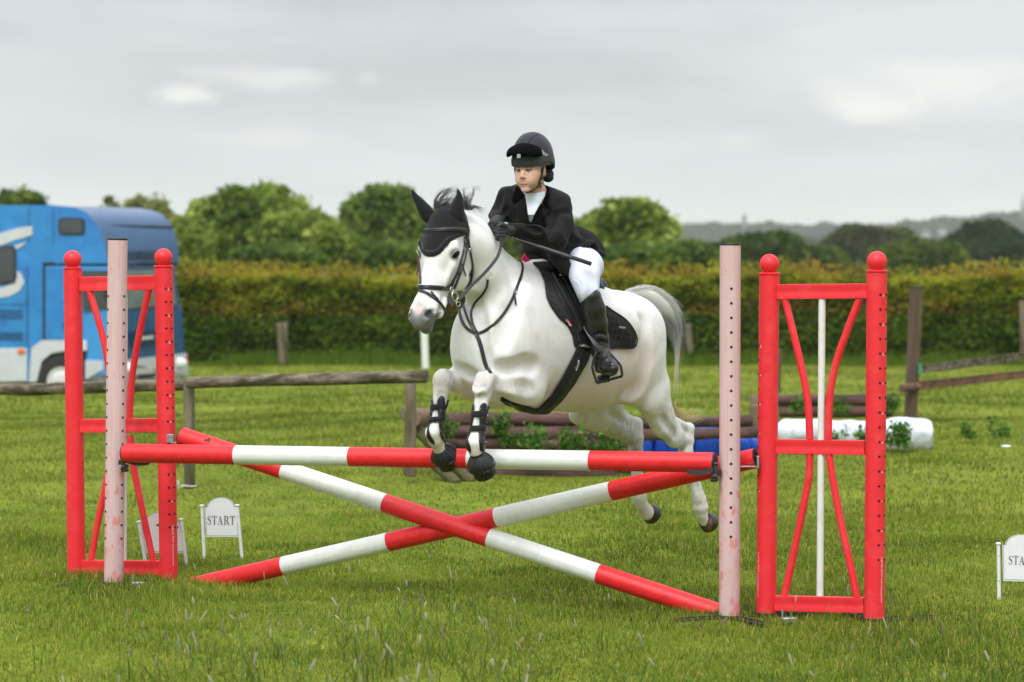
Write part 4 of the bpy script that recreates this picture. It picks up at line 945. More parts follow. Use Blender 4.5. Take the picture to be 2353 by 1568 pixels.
def coat_material():
    m = mat('grey_coat', (.8, .8, .78), .68, .05, 6, .16, 300, attr='col', sheen=.12, bdist=.002)
    nt = m.node_tree; N = nt.nodes; K = nt.links.new; b = N['Principled BSDF']; src = b.inputs['Base Color'].links[0].from_socket
    tc = N.new('ShaderNodeTexCoord'); n = N.new('ShaderNodeTexNoise'); n.inputs['Scale'].default_value = 9; n.inputs['Detail'].default_value = 9; n.inputs['Roughness'].default_value = .7
    K(tc.outputs['Object'], n.inputs['Vector'])
    r = N.new('ShaderNodeMapRange'); r.inputs['From Min'].default_value = .50; r.inputs['From Max'].default_value = .74; r.inputs['To Max'].default_value = .38; K(n.outputs['Fac'], r.inputs['Value'])
    mx = N.new('ShaderNodeMix'); mx.data_type = 'RGBA'; K(r.outputs[0], mx.inputs['Factor']); K(src, mx.inputs[6]); mx.inputs[7].default_value = (.42, .40, .38, 1)
    # scattered dark flecks
    vo = N.new('ShaderNodeTexVoronoi'); vo.inputs['Scale'].default_value = 26; K(tc.outputs['Object'], vo.inputs['Vector'])
    r2 = N.new('ShaderNodeMapRange'); r2.inputs['From Min'].default_value = .07; r2.inputs['From Max'].default_value = .03; r2.inputs['To Max'].default_value = .45; K(vo.outputs['Distance'], r2.inputs['Value'])
    mx2 = N.new('ShaderNodeMix'); mx2.data_type = 'RGBA'; K(r2.outputs[0], mx2.inputs['Factor']); K(mx.outputs[2], mx2.inputs[6]); mx2.inputs[7].default_value = (.3, .28, .26, 1)
    K(mx2.outputs[2], b.inputs['Base Color'])
    return m
M_coat = coat_material()
horse = empty('horse', H(1300, 900)*np.array([1, 1, 0]), 'white grey horse in mid-air jumping the crossed poles, carrying a rider in a black jacket', 'horse')
link('body', hme, M_coat, horse)
# shared black materials
M_leather = mat('black_leather', (.018, .018, .02), .38, .2, 30, .15, 180)
M_strap = mat('strap_leather', (.022, .022, .024), .42, .2, 40, .15, 240)
M_fabric = mat('black_fabric', (.014, .014, .016), .85, .2, 40, .4, 300, sheen=.1, spec=.25)
M_knit = mat('black_knit', (.012, .012, .013), .95, .3, 60, .8, 170, sheen=.1, spec=.2, stretch=(1, 1, 2))
M_rubber = mat('black_rubber', (.012, .012, .013), .26, .2, 30, .1, 120)
M_steel = mat('steel', (.62, .61, .60), .25, .1, 40, 0, metal=1)
M_eye = mat('dark_eye', (.006, .004, .003), .10, .1, 10, 0, spec=.35)
M_hoof = mat('hoof_horn', (.030, .026, .024), .4, .3, 25, .3, 60, col2=(.22, .10, .045), ramp=(.5, .68), stretch=(1, 1, .3))
for s in (1, -1):
    e_ = Vector(EYE[s]); n_ = EYN[s]; t_ = (Vector(HU)*-.70+Vector(HV)*s*.55); t_ = (t_-n_*t_.dot(n_)).normalized(); b_ = n_.cross(t_)
    R_ = Matrix((t_, b_, n_)).transposed()
    ey = MB().sphere(e_-n_*.003, (.0235, .0160, .0125), 24, 14, R=R_).build('eye', M_eye, horse)
    up_ = b_ if b_.dot(Vector(HN)+Vector(HUP)) > 0 else -b_
    arc = [e_+t_*(.0245*math.cos(a))+up_*(.0165*math.sin(a))+n_*(.006-.003*abs(math.cos(a))) for a in np.linspace(-.15, PI+.15, 15)]
    MB().tube(arc, [.0014+.0022*math.sin(PI*i/14) for i in range(15)], 10).build('eyelid', M_lid, ey)
    arc = [e_+t_*(.0240*math.cos(a))+up_*(.0150*math.sin(a))+n_*(.0035-.003*abs(math.cos(a))) for a in np.linspace(PI, 2*PI, 13)]
    MB().tube(arc, .0012, 8).build('eyelid', M_lidd, ey)
for (a, b, sd) in (((1622, 1196), (1642, 1212), .145), ((1490, 1176), (1506, 1188), -.14)):
    p, q = Vector(H(*a, sd)), Vector(H(*b, sd)); d = (q-p).normalized()
    c0 = p-d*.012
    MB().lathe(c0, [(.040, 0), (.046, .006), (.052, .03), (.058, .055), (.056, .060), (.044, .060), (.036, .05)], 28, d).build('hoof', M_hoof, horse, auto=40)
# ------------------------------------------------------------------ tack worn by the horse
def shell(name, mask, thick, lo, hi, mt, parent, smooth=1, hollow=.012, quilt=None):
    """a layer that follows the horse's skin: everything within 'thick' of the coat where mask < 0"""
    a = np.maximum(((np.array(lo)-HF.lo)/HF.vox).astype(int), 0); b = np.minimum(((np.array(hi)-HF.lo)/HF.vox).astype(int), HF.n)
    sl = tuple(slice(a[i], b[i]) for i in range(3))
    g = np.stack(np.meshgrid(*[HF.ax[i][sl[i]] for i in range(3)], indexing='ij'), -1).astype(np.float32)
    w = HF.world(g)
    px = CX+w[..., 0]/w[..., 1]*QF; py = HY+(CAMH-w[..., 2])/w[..., 1]*QF
    D0 = HF.D[sl]; m = mask(w, px, py, g)
    t = thick if quilt is None else thick+quilt(w, px, py, g)
    D = np.maximum(D0-t, m)
    if hollow: D = np.maximum(D, -(D0+hollow))
    v, f = surfnet(D.astype(np.float32), smooth)
    lo2 = np.array([HF.ax[i][a[i]] for i in range(3)])
    v, f = keep_big(v, f, .3)
    return link(name, mesh_np(name, HF.world(lo2+v*HF.vox), f), mt, parent)
PXM = .00222
def pmask(poly, mirror=False, cond=None):
    def f(w, px, py, g):
        d = poly_sd(px.astype(np.float32), py.astype(np.float32), poly)*PXM
        if mirror:
            gm = g.copy(); gm[..., 1] *= -1; wm = HF.world(gm); qx = CX+wm[..., 0]/wm[..., 1]*QF; qy = HY+(CAMH-wm[..., 2])/wm[..., 1]*QF
            d2 = poly_sd(qx.astype(np.float32), qy.astype(np.float32), poly if mirror is True else mirror)*PXM
            d = np.where(g[..., 1] >= 0, d, d2)
        if cond is not None: d = np.maximum(d, cond(w, px, py, g))
        return d
    return f
def surf_path(path, bv, n=6, off=.003, smoothn=3, maxjump=.12, Y=None):
    pts = catmull(path, n); P3 = []; N3 = []
    for (px, py) in pts:
        p, nn = hit(px, py, bv) if bv is not None else (None, None)
        P3.append(p); N3.append(nn)
    idx = [i for i, p in enumerate(P3) if p is not None]
    out = []; nr = []
    for i, (px, py) in enumerate(pts):
        if P3[i] is not None: out.append(P3[i]+N3[i]*off); nr.append(N3[i].copy())
        else:
            j = min(idx, key=lambda q: abs(q-i)); out.append(P(px, py, P3[j].y)); nr.append(N3[j].copy())
    for _ in range(smoothn):
        nr = [(nr[max(i-1, 0)]+nr[i]*1.0+nr[min(i+1, len(nr)-1)]).normalized() for i in range(len(nr))]
        out2 = [out[0]]+[(out[i-1]+out[i]*2+out[i+1])/4 for i in range(1, len(out)-1)]+[out[-1]]; out = out2
    return out, nr
def ribbon(mb, pts, nr, w, t, taper=False):
    m = len(pts); v = []; f = []
    prof = [(-.5, 0), (-.5, .6), (-.38, 1), (.38, 1), (.5, .6), (.5, 0)]; k = len(prof)
    for i in range(m):
        tg = (Vector(pts[min(i+1, m-1)])-Vector(pts[max(i-1, 0)])).normalized(); n = nr[i]; b = tg.cross(n).normalized(); n = b.cross(tg)
        ww = w*(.45 if taper and i == m-1 else 1)
        for a, c in prof: v.append(Vector(pts[i])+b*(a*ww)+n*(c*t))
    for i in range(m-1):
        for j in range(k): f.append((i*k+j, i*k+(j+1) % k, (i+1)*k+(j+1) % k, (i+1)*k+j))
    f.append(tuple(range(k-1, -1, -1))); f.append(tuple(range((m-1)*k, m*k)))
    mb.add(v, f); return mb
def strap(name, path, w, t, mt, parent, bv=None, off=.002, n=6, taper=False):
    p, nr = surf_path(path, bv or hbvh, n, off); mb = MB(); ribbon(mb, p, nr, w, t, taper)
    return mb.build(name, mt, parent, auto=50), p, nr
def ring(name, px, py, r, rr, mt, parent, Y, axis=(0, -1, 0), sq=(1, 1)):
    return MB().torus(P(px, py, Y), r, rr, axis, 28, 8, sq).build(name, mt, parent)
# ---- knitted ear bonnet
bon = empty('ear_bonnet', hd(.05, 0, .03), 'black knitted ear bonnet with scalloped rim and crystal line on the white horse\'s forehead', 'ear bonnet')
bpoly = [(1000, 466), (1030, 464), (1062, 488), (1076, 512), (1080, 530), (1077, 542), (1066, 541), (1054, 545), (1037, 554), (1024, 568), (1013, 580), (1000, 588), (984, 589.5), (973, 584), (965, 571), (960, 556), (945, 540), (945, 500), (970, 480)]
# scalloped lower rim
def scallop(poly):
    out = []; edge = [(1066, 541), (1054, 545), (1037, 554), (1024, 568), (1013, 580), (1000, 588), (984, 589.5), (973, 584), (965, 571), (960, 556)]
    d = catmull(edge, 10); s = 0
    for i, p in enumerate(d):
        if i: s += math.dist(p, d[i-1])
        q = d[min(i+1, len(d)-1)]; r = d[max(i-1, 0)]; tx, ty = q[0]-r[0], q[1]-r[1]; l = math.hypot(tx, ty)
        a = 1.5*abs(math.sin(s/8*PI)); out.append((p[0]-ty/l*-a, p[1]+tx/l*-a))
    return [(1000, 466), (1030, 464), (1062, 488), (1076, 512), (1080, 530), (1077, 542)]+out+[(945, 540), (945, 500), (970, 480)]
def headcond(w, px, py, g):
    q = w-POLL; ww = q @ HN; uu = q @ HU
    return np.maximum(-.125-ww, uu-.30)
h0 = HF.loc(hd(.1, 0, -.03))
shell('bonnet_cap', pmask(scallop(bpoly), cond=headcond), .0075, h0-.28, h0+.28, M_knit, bon, 1)
def ear(cps, Yb, nm):
    mb = MB(); pts = []; rr = []
    for i, (x, y, a, b) in enumerate(catmull(cps, 5)):
        pts.append(P(x, y, Yb-.0006*(505-y))); rr.append((max(b, .001), max(a, .001)))
    # radii: first along the viewing depth, second across
    mb.tube(pts, rr, 16, up=(0, -1, 0)); return mb.build(nm, M_fabric, bon)
eY1 = float(hd(.03, .07, -.02)[1]); eY2 = float(hd(.03, -.07, -.02)[1])
ear([(1052, 507, .034, .030), (1049, 494, .042, .034), (1050, 480, .037, .030), (1054, 463, .026, .022), (1055, 449, .015, .013), (1053, 440, .008, .007), (1052, 434, .002, .002)], eY1, 'ear_cover')
ear([(992, 506, .030, .028), (983, 494, .037, .030), (974, 480, .033, .027), (963, 464, .024, .020), (954, 451, .015, .012), (949, 442, .008, .007), (947, 436, .002, .002)], eY2, 'ear_cover')
# cording and crystals along the bonnet's inner line
corden = [(970, 545), (973, 562), (979, 576), (990, 581), (1003, 578), (1014, 567), (1024, 555), (1036, 546), (1052, 540)]
p_, n_ = surf_path(corden, hbvh, 8, .009)
MB().tube(p_, .0022, 6).build('cording', M_leather, bon)
mbc = MB(); M_crystal = mat('crystal', (.6, .62, .65), .1, 0, 10, 0, spec=1, metal=.6)
p_, n_ = surf_path([(972, 553), (975, 567), (982, 576), (992, 578), (1003, 574), (1013, 563), (1022, 552), (1034, 544)], hbvh, 7, .0095)
for q in p_[::2]: mbc.sphere(q, .0013, 6, 4)
tag(mbc.build('crystal', M_crystal, bon), kind='stuff')
# ---- bridle
bri = empty('bridle', hd(.25, 0, .03), 'black leather bridle with flash noseband and loose ring bit on the white horse\'s head', 'bridle')
strap('browband', [(974, 529), (977, 530), (981, 531), (995, 532), (1019, 530), (1043, 528), (1064, 529), (1075, 531)], .023, .006, M_strap, bri, off=.008)
strap('browband_padding', [(975, 530), (978, 531), (981, 531.5), (995, 532.5), (1019, 530.5), (1043, 528.5), (1062, 529.5)], .008, .011, M_leather, bri, off=.008)
strap('headpiece', [(1063, 492), (1068, 512), (1071, 530), (1070, 545)], .02, .005, M_strap, bri, off=.011)
strap('cheekpiece', [(1069, 545), (1067, 560), (1064, 578), (1058, 602), (1050, 627), (1041, 645), (1036, 660)], .015, .005, M_strap, bri)
strap('cheekpiece', [(1072, 547), (1072, 562), (1069, 585), (1062, 611), (1056, 628), (1049, 647), (1043, 663)], .013, .005, M_strap, bri, off=.004)
strap('throatlash', [(1074, 548), (1078, 573), (1081, 592), (1084, 612), (1085, 630), (1083, 643), (1077, 656), (1068, 661)], .012, .004, M_strap, bri, off=.006)
strap('strap_end', [(1060, 606), (1063, 620), (1068, 635)], .008, .004, M_strap, bri, off=.006, taper=True)
strap('noseband', [(961, 661), (970, 660.5), (990, 661), (1010, 662), (1034, 663.5)], .023, .006, M_strap, bri)
strap('noseband_padding', [(962, 659.5), (970, 659), (990, 659.5), (1010, 660.5), (1033, 662)], .009, .010, M_leather, bri)
strap('flash_strap', [(965, 668), (974, 671), (982, 675), (996, 685), (1010, 697), (1019, 709), (1025, 720)], .014, .005, M_strap, bri, off=.004)
strap('strap_end', [(989, 671), (996, 680), (1005, 690)], .010, .004, M_strap, bri, off=.008, taper=True)
strap('cheekpiece', [(964, 598), (965.5, 617), (968, 635), (968, 652)], .014, .006, M_strap, bri, off=.004)
strap('strap_end', [(964, 616), (960, 624), (957.5, 633)], .008, .004, M_strap, bri, off=.006, taper=True)
for (x, y, w) in ((1065, 569, .02), (1051, 627, .02), (1084, 629, .016), (1010, 697, .018), (1070, 551, .018)):
    p, n = hit(x, y, hbvh)
    if p is not None: MB().box(p+n*.010, (.019, .008, .010), R=n.to_track_quat('Y', 'Z').to_matrix(), bev=.002).build('keeper', M_strap, bri, auto=40)
for (x, y) in ((1067, 553), (1064, 573), (1079, 574)):
    p, n = hit(x, y, hbvh)
    if p is not None: MB().torus(p+n*.010, .008, .0014, n, 12, 5, (1, 1.2)).build('buckle', M_steel, bri)
bp, bn = hit(1030, 690, hbvh)
bY = (bp.y if bp else 14.0)-.018
gb = MB(); gax = Vector((HV[0]*.9, HV[1]*.9, .25)).normalized()
gb.lathe(P(1035, 691, bY+.012), [(.0, -.003), (.030, -.003), (.032, 0), (.030, .003), (0, .003)], 24, gax)
M_guard = mat('bit_guard_rubber', (.055, .052, .042), .5, .15, 30, .1)
gb.build('bit_guard', M_guard, bri)
ring('bit_ring', 1045, 681, .027, .0028, M_steel, bri, bY, (HV[0], HV[1], .1))
ring('bit_ring', 1046, 682, .020, .002, M_steel, bri, bY-.004, (.6, -.8, .1))
ring('noseband_ring', 1038, 666, .014, .0022, M_steel, bri, bY-.002, (HV[0], HV[1], .1))
ring('martingale_hook', 1053, 699, .012, .0018, M_steel, bri, bY-.002, (.5, -.85, .1))
# the near rein runs from the bit to the rider's glove
rpx = [(1054, 690), (1066, 676), (1084, 656), (1108, 633), (1128, 611), (1142, 592), (1149, 574), (1151, 560), (1149, 546)]
rn = MB(); q = catmull(rpx, 6); pp = []; Yh = 14.50
for i, (x, y) in enumerate(q):
    t = i/(len(q)-1); Y = bY*(1-t)+Yh*t; p, n = hit(x, y, hbvh)
    if p is not None: Y = min(Y, p.y-.012)
    pp.append(P(x, y, Y))
ribbon(rn, pp, [Vector((.25, -.95, .2)).normalized()]*len(pp), .016, .004)
rn.build('rein', M_strap, bri, auto=50)
rpx2 = [(962, 670), (985, 640), (1010, 590), (1060, 540), (1110, 525), (1134, 516)]
pp = []
for i, (x, y) in enumerate(catmull(rpx2, 6)):
    p, n = hit(x, y, hbvh); t = i/(6*5); Y = 14.15*(1-t)+14.62*t+.12*math.sin(t*PI)
    if p is not None: Y = max(Y, p.y+.17)
    pp.append(P(x, y, Y+.10*math.sin(t*PI)))
# ---- breastplate with running martingale
bre = empty('breastplate', H(1100, 766, .05), 'black leather breastplate and martingale straps crossing the white horse\'s chest', 'breastplate')
strap('neck_strap', [(1192, 597), (1200, 610), (1197, 634), (1187, 663), (1174, 692), (1155, 724), (1130, 750), (1108, 764), (1092, 767)], .015, .005, M_strap, bre)
strap('neck_strap', [(1092, 767), (1080, 760), (1068, 748), (1060, 730), (1057, 712), (1057, 695), (1062, 676)], .015, .005, M_strap, bre, off=.006)
strap('chest_strap', [(1092, 764), (1100, 782), (1106, 800), (1113, 828), (1120, 846), (1126, 858)], .020, .005, M_strap, bre, off=.005)
strap('martingale_strap', [(1120, 640), (1118, 658), (1108, 677), (1091, 697), (1082, 722), (1086, 747), (1095, 765)], .012, .007, M_strap, bre, off=.009)
strap('martingale_strap', [(1063, 686), (1069, 710), (1077, 738), (1090, 764)], .012, .006, M_strap, bre, off=.009)
strap('strap_end', [(1178, 676), (1181, 686), (1184, 702)], .010, .004, M_strap, bre, off=.008, taper=True)
p, n = hit(1120, 631, hbvh); MB().torus(p+n*.02, .020, .0020, (.4, -.9, .1), 28, 8).build('martingale_ring', M_steel, bre)
p, n = hit(1180, 671, hbvh); MB().torus(p+n*.010, .011, .0018, n, 16, 6).build('buckle', M_steel, bre)
MB().box(p+n*.010-Vector((0, 0, .012)), (.020, .008, .010), R=n.to_track_quat('Y', 'Z').to_matrix(), bev=.002).build('keeper', M_strap, bre)
# ---- saddle pad, saddle, girth
pad = empty('saddle_pad', H(1380, 720, .2), 'black quilted saddle pad under the saddle, its rear corner showing behind the rider\'s boot', 'saddle pad')
padpoly = [(1226, 604), (1240, 617), (1253, 646), (1257, 680), (1266, 701), (1285, 728), (1307, 749), (1317, 770), (1322, 796), (1345, 812), (1403, 801), (1447, 801), (1458, 795), (1461, 772), (1449, 751), (1432, 732), (1407, 716), (1388, 703), (1372, 660), (1300, 600)]
def upcond(w, px, py, g): return (-.10-g[..., 2])
def quilt(w, px, py, g):
    a = (px-1257)*.985+(py-700)*.17; b = (py-700)*.985-(px-1257)*.17
    rear = np.clip((px-1370)/10, 0, 1)
    q = np.minimum(np.abs(np.sin((px+.25*py)*PI/12.5)), np.abs(np.sin((py-.18*px)*PI/15.5)))
    band = np.abs(np.sin((py+px*.15)*PI/19))
    e = poly_sd(px.astype(np.float32), py.astype(np.float32), padpoly)
    rim = np.clip(1-np.abs(e+4)/3, 0, 1)
    h = rear*np.clip(q*3, 0, 1)+(1-rear)*np.clip(band*4, 0, 1)
    return (h*.007*(e < -7)+.005*rim).astype(np.float32)
g0, g1 = HF.loc(H(1225, 600, 0)), HF.loc(H(1470, 800, .3))
lo_ = (min(g0[0], g1[0])-.25, -.44, -.12); hi_ = (max(g0[0], g1[0])+.25, .44, .72)
pm_ = pmask(padpoly, True, upcond)
shell('quilted_cloth', lambda *a: pm_(*a)-.005, .009, lo_, hi_, M_fabric, pad, 1, quilt=quilt)
M_piping = mat('pad_piping', (.03, .03, .034), .5, .1, 30)
strap('binding', [(1236, 612), (1253, 647), (1257, 680), (1266, 701), (1285, 728), (1307, 749), (1317, 770), (1322, 796)], .006, .005, M_piping, pad, off=.008)
strap('binding', [(1392, 803), (1420, 800), (1446, 800), (1457, 794), (1460, 775), (1449, 752), (1432, 733), (1407, 717), (1390, 705)], .006, .005, M_piping, pad, off=.010)
sad = empty('saddle', H(1300, 660, .1), 'black leather jumping saddle with long knee rolls under the rider', 'saddle')
flap = [(1247, 612), (1262, 632), (1285, 680), (1308, 726), (1326, 756), (1328, 786), (1352, 802), (1372, 786), (1380, 730), (1375, 680), (1340, 630), (1290, 604)]
shell('flap', pmask(flap, True, upcond), .024, lo_, hi_, M_leather, sad, 2)
strap('knee_roll', [(1262, 634), (1282, 668), (1304, 708), (1322, 742), (1328, 762)], .034, .022, M_leather, sad, off=.018)
strap('flap_edge', [(1283, 622), (1304, 650), (1322, 690), (1334, 725), (1341, 752)], .012, .012, M_strap, sad, off=.03)
strap('flap_edge', [(1272, 628), (1290, 658), (1310, 695), (1326, 730), (1336, 768)], .008, .012, M_strap, sad, off=.034)
sf = Field(H(1310, 625, 0), AX, (-.35, -.18, -.14), (.25, .18, .16), .006)
sf.chain([(H(1250, 606, .0), .045), (H(1272, 612, 0), .05)], .03)
for s in (1, -1):
    sf.chain([(H(1262, 606, .03*s), .035), (H(1270, 622, .10*s), .028), (H(1285, 645, .14*s), .02)], .03)
    sf.chain([(H(1285, 622, .06*s), .05), (H(1330, 645, .09*s), .05), (H(1368, 662, .09*s), .05)], .06)
sf.chain([(H(1290, 625, 0), .04), (H(1335, 648, 0), .045), (H(1372, 662, 0), .06)], .06)
v, f = sf.mesh(2); link('seat', mesh_np('seat', v, f), M_leather, sad)
strap('pommel_strap', [(1255, 628), (1268, 621), (1283, 621)], .026, .008, M_fabric, sad, off=.032)
MB().sphere(P(1288, 633, H(1288, 633, .19)[1]), .004).build('dee_ring', M_steel, sad)
gir = empty('girth', H(1290, 890, .2), 'long black padded girth wrapping under the white horse\'s chest', 'girth')
gpoly = [(1328, 792), (1362, 802), (1352, 830), (1322, 883), (1292, 923), (1264, 949), (1238, 967), (1190, 952), (1148, 921), (1160, 904), (1205, 932), (1234, 943), (1266, 911), (1289, 873), (1314, 824)]
def gcond(w, px, py, g): return np.maximum((g[..., 1]-.10)*np.where(px < 1228, 1, 0)-(.0)*(px >= 1228)-np.where(px >= 1228, 1, 0), -np.ones_like(px))
q0 = HF.loc(H(1330, 790, .28)); q1 = HF.loc(H(1160, 920, 0))
shell('padding', pmask(gpoly, gpoly[:6]+gpoly[-3:], gcond), .014, (min(q0[0], q1[0])-.25, -.45, -.62), (max(q0[0], q1[0])+.2, .45, .1), M_fabric, gir, 1)
strap('centre_band', [(1341, 806), (1330, 840), (1306, 880), (1280, 915), (1258, 938)], .045, .004, M_strap, gir, off=.014)
strap('buckle_strap', [(1168, 919), (1190, 934), (1212, 945), (1232, 950)], .028, .004, M_leather, gir, off=.013)
hoofs = []
# ---- tendon boots and overreach boots on the forelegs
def Qc(l): return [(955.9+x*.211, 808.8+y*.211) for x, y in l]
def leg_boot(padA, padB, bands, cx, y0, y1, side, label):
    e = empty('tendon_boot', H(cx, (y0+y1)/2, side), label, 'tendon boot', 'black tendon boots on the horse\'s forelegs')
    A_, B_ = Qc(padA), Qc(padB); yc = H(cx, (y0+y1)/2, side)[1]
    def cond(w, px, py, g): return np.abs(px-cx)*PXM-.11
    def m1(w, px, py, g):
        x, y = px.astype(np.float32), py.astype(np.float32)
        d = np.minimum(poly_sd(x, y, A_), poly_sd(x, y, B_))*PXM
        back = np.maximum(yc+.012-w[..., 1], np.maximum((y0+8-py), (py-y1+6))*PXM)
        return np.maximum(np.minimum(d, back), cond(w, px, py, g))
    c = HF.loc(H(cx, (y0+y1)/2, side))
    shell('shell', m1, .0095, c-.2, c+.2, M_rubber, e, 1)
    for bnd in bands:
        pl = Qc(bnd); shell('strap', pmask(pl, cond=cond), .0115, c-.2, c+.2, M_fabric, e, 1)
    return e
e1 = leg_boot([(688, 640), (698, 585), (735, 548), (770, 565), (775, 660), (764, 860), (780, 960), (772, 1040), (742, 1092), (695, 1080), (682, 950), (680, 870), (690, 760)],
         [(596, 650), (605, 580), (628, 562), (637, 600), (636, 650), (620, 760), (592, 860), (566, 950), (602, 1060), (597, 1112), (545, 1065), (528, 980), (545, 900), (578, 800)],
         [[(590, 645), (785, 640), (785, 708), (590, 712)], [(568, 805), (785, 795), (785, 862), (568, 868)]], 1099, 925, 1040, .14,
         'black tendon boot with blue press studs, on the right one of the horse\'s front legs')
e2 = leg_boot([(226, 560), (240, 505), (275, 475), (312, 485), (318, 560), (322, 700), (330, 790), (350, 870), (352, 950), (330, 980), (285, 960), (262, 900), (245, 790), (240, 700), (235, 620)],
         [(150, 600), (157, 520), (176, 508), (184, 560), (170, 700), (150, 780), (140, 840), (160, 910), (205, 985), (210, 1020), (150, 990), (112, 930), (115, 860), (135, 780)],
         [[(140, 570), (330, 570), (330, 622), (140, 640)], [(135, 710), (330, 698), (330, 752), (135, 770)]], 1006, 910, 1025, -.14,
         'black tendon boot on the horse\'s far foreleg, the leftmost of the two')
M_stud = mat('blue_stud', L((40, 90, 190)), .3)
for (x, y) in ((757, 612), (752, 690), (745, 770), (752, 850)):
    X, Yq = Qc([(x, y)])[0]; p, n = hit(X, Yq, hbvh)
    if p is not None: MB().sphere(p+n*.013, (.004, .004, .004), 10, 6).build('press_stud', M_stud if y != 690 else M_steel, e1)
for (x, y) in ((303, 880), (765, 688), (762, 850), (735, 985)):
    X, Yq = Qc([(x, y)])[0]; p, n = hit(X, Yq, hbvh)
    if p is not None: MB().sphere(p+n*.014, .0032, 10, 6).build('press_stud', M_steel, e1 if x > 500 else e2)
def bell(pts, side, label):
    """ribbed rubber bell boot with the hoof below; pts: top, widest, rim, hoof tip (photo coordinates)"""
    e = empty('overreach_boot', H(*pts[0], side), label, 'overreach boot', 'black rubber overreach boots on the front hooves')
    T = Vector(H(*pts[0], side)); R_ = Vector(H(*pts[2], side)); tip = Vector(H(*pts[3], side)); ax = (tip-T).normalized(); ln = (tip-T).length
    q = Vector((0, 0, 1)).rotation_difference(ax); v = []; f = []; n = 112
    prof = [(.034, -.012), (.037, -.006), (.036, .0), (.048, .014), (.059, .03), (.068, .046), (.0725, .060), (.073, .068), (.069, .074), (.062, .076), (.050, .066)]
    for (r, z) in prof:
        for k in range(n):
            a = 2*PI*k/n; rib = 1+.042*max(0, math.cos(a*22))*(0 <= z <= .05 and r > .036)*min(1, z/.012); bulge = 1+.06*math.cos(a-2.4)
            v.append(T+q @ Vector((r*rib*bulge*math.cos(a), r*rib*bulge*math.sin(a), z)))
    for i in range(len(prof)-1):
        for k in range(n): f.append((i*n+k, i*n+(k+1) % n, (i+1)*n+(k+1) % n, (i+1)*n+k))
    MB().add(v, f).build('bell', M_rubber, e)
    MB().torus(T+ax*.0755, .0665, .0045, ax, 60, 8).build('rim', M_rubber, e)
    MB().lathe(T+ax*.050, [(.045, 0), (.054, .02), (.059, .050), (.060, .066), (.054, .078), (.040, .086), (.015, .088)], 32, ax).build('hoof', M_rubber, horse)
    return e
bell([(1098, 1045), (1107, 1068), (1114, 1081), (1119, 1103)], .15, 'ribbed black overreach boot in front of the horizontal pole, the right one of the pair')
bell([(1012, 1027), (1029, 1047), (1034, 1062), (1041, 1084)], -.14, 'ribbed black overreach boot in front of the red pole section, left of its pair')
# ---- hair: tail, forelock, mane
def strands(name, gen, count, mt, parent, r0=.0011, seg=12, seed=5, kind='stuff'):
    rr = random.Random(seed); V = []; F = []; C = []
    for _ in range(count):
        pts, cols, rad = gen(rr); m = len(pts); base = len(V)
        for i in range(m):
            t = (Vector(pts[min(i+1, m-1)])-Vector(pts[max(i-1, 0)])).normalized()
            a = t.cross(Vector((0, -1, 0.01))).normalized(); b = t.cross(a); r = rad*(1-.85*(i/(m-1))**1.5)
            for k in range(3): V.append(Vector(pts[i])+a*(r*math.cos(2.094*k))+b*(r*math.sin(2.094*k))); C.append(cols[i])
        for i in range(m-1):
            for k in range(3): F.append((base+i*3+k, base+i*3+(k+1) % 3, base+(i+1)*3+(k+1) % 3, base+(i+1)*3+k))
    me = mesh_np(name, [tuple(x) for x in V], F); setcol(me, np.array(C, np.float32)); o = link(name, me, mt, parent)
    if kind: tag(o, kind=kind)
    return o
M_hair = mat('horse_hair', (.5, .5, .5), .55, .1, 30, attr='col', spec=.3)
def hair_translucent(m):
    nt = m.node_tree; N = nt.nodes; b = N['Principled BSDF']; tr = N.new('ShaderNodeBsdfTranslucent'); nt.links.new(b.inputs['Base Color'].links[0].from_socket, tr.inputs['Color'])
    mx = N.new('ShaderNodeMixShader'); mx.inputs[0].default_value = .5; nt.links.new(b.outputs[0], mx.inputs[1]); nt.links.new(tr.outputs[0], mx.inputs[2]); nt.links.new(mx.outputs[0], N['Material Output'].inputs['Surface'])
hair_translucent(M_hair)
def lerp(a, b, t): return [x+(y-x)*t for x, y in zip(a, b)]
outer = catmull([(1422, 684), (1450, 665), (1488, 660), (1521, 671), (1546, 695), (1563, 730), (1572, 775), (1570, 830), (1564, 890), (1561, 940)], 4)
inner = catmull([(1432, 692), (1452, 690), (1480, 705), (1505, 730), (1524, 752), (1538, 782), (1547, 820), (1552, 860), (1552, 900), (1550, 940)], 4)
def ramp3(t, q, rr):
    w, g, y = (1, .99, .96), (.42, .43, .45), (.95, .90, .74)
    a = min(max((t-.27-.20*q)/.16, 0), 1)*(1-.30*q); b = min(max((t-.62)/.16, 0), 1)
    c = lerp(w, g, a*min(1, rr)); return lerp(c, y, b)
TCL = [(random.Random(i).random()**.9, random.Random(i+500).gauss(0, .035), random.Random(i+900).gauss(0, 1), random.Random(i+1300).choice([1, 1, .9, .6, .3])) for i in range(90)]
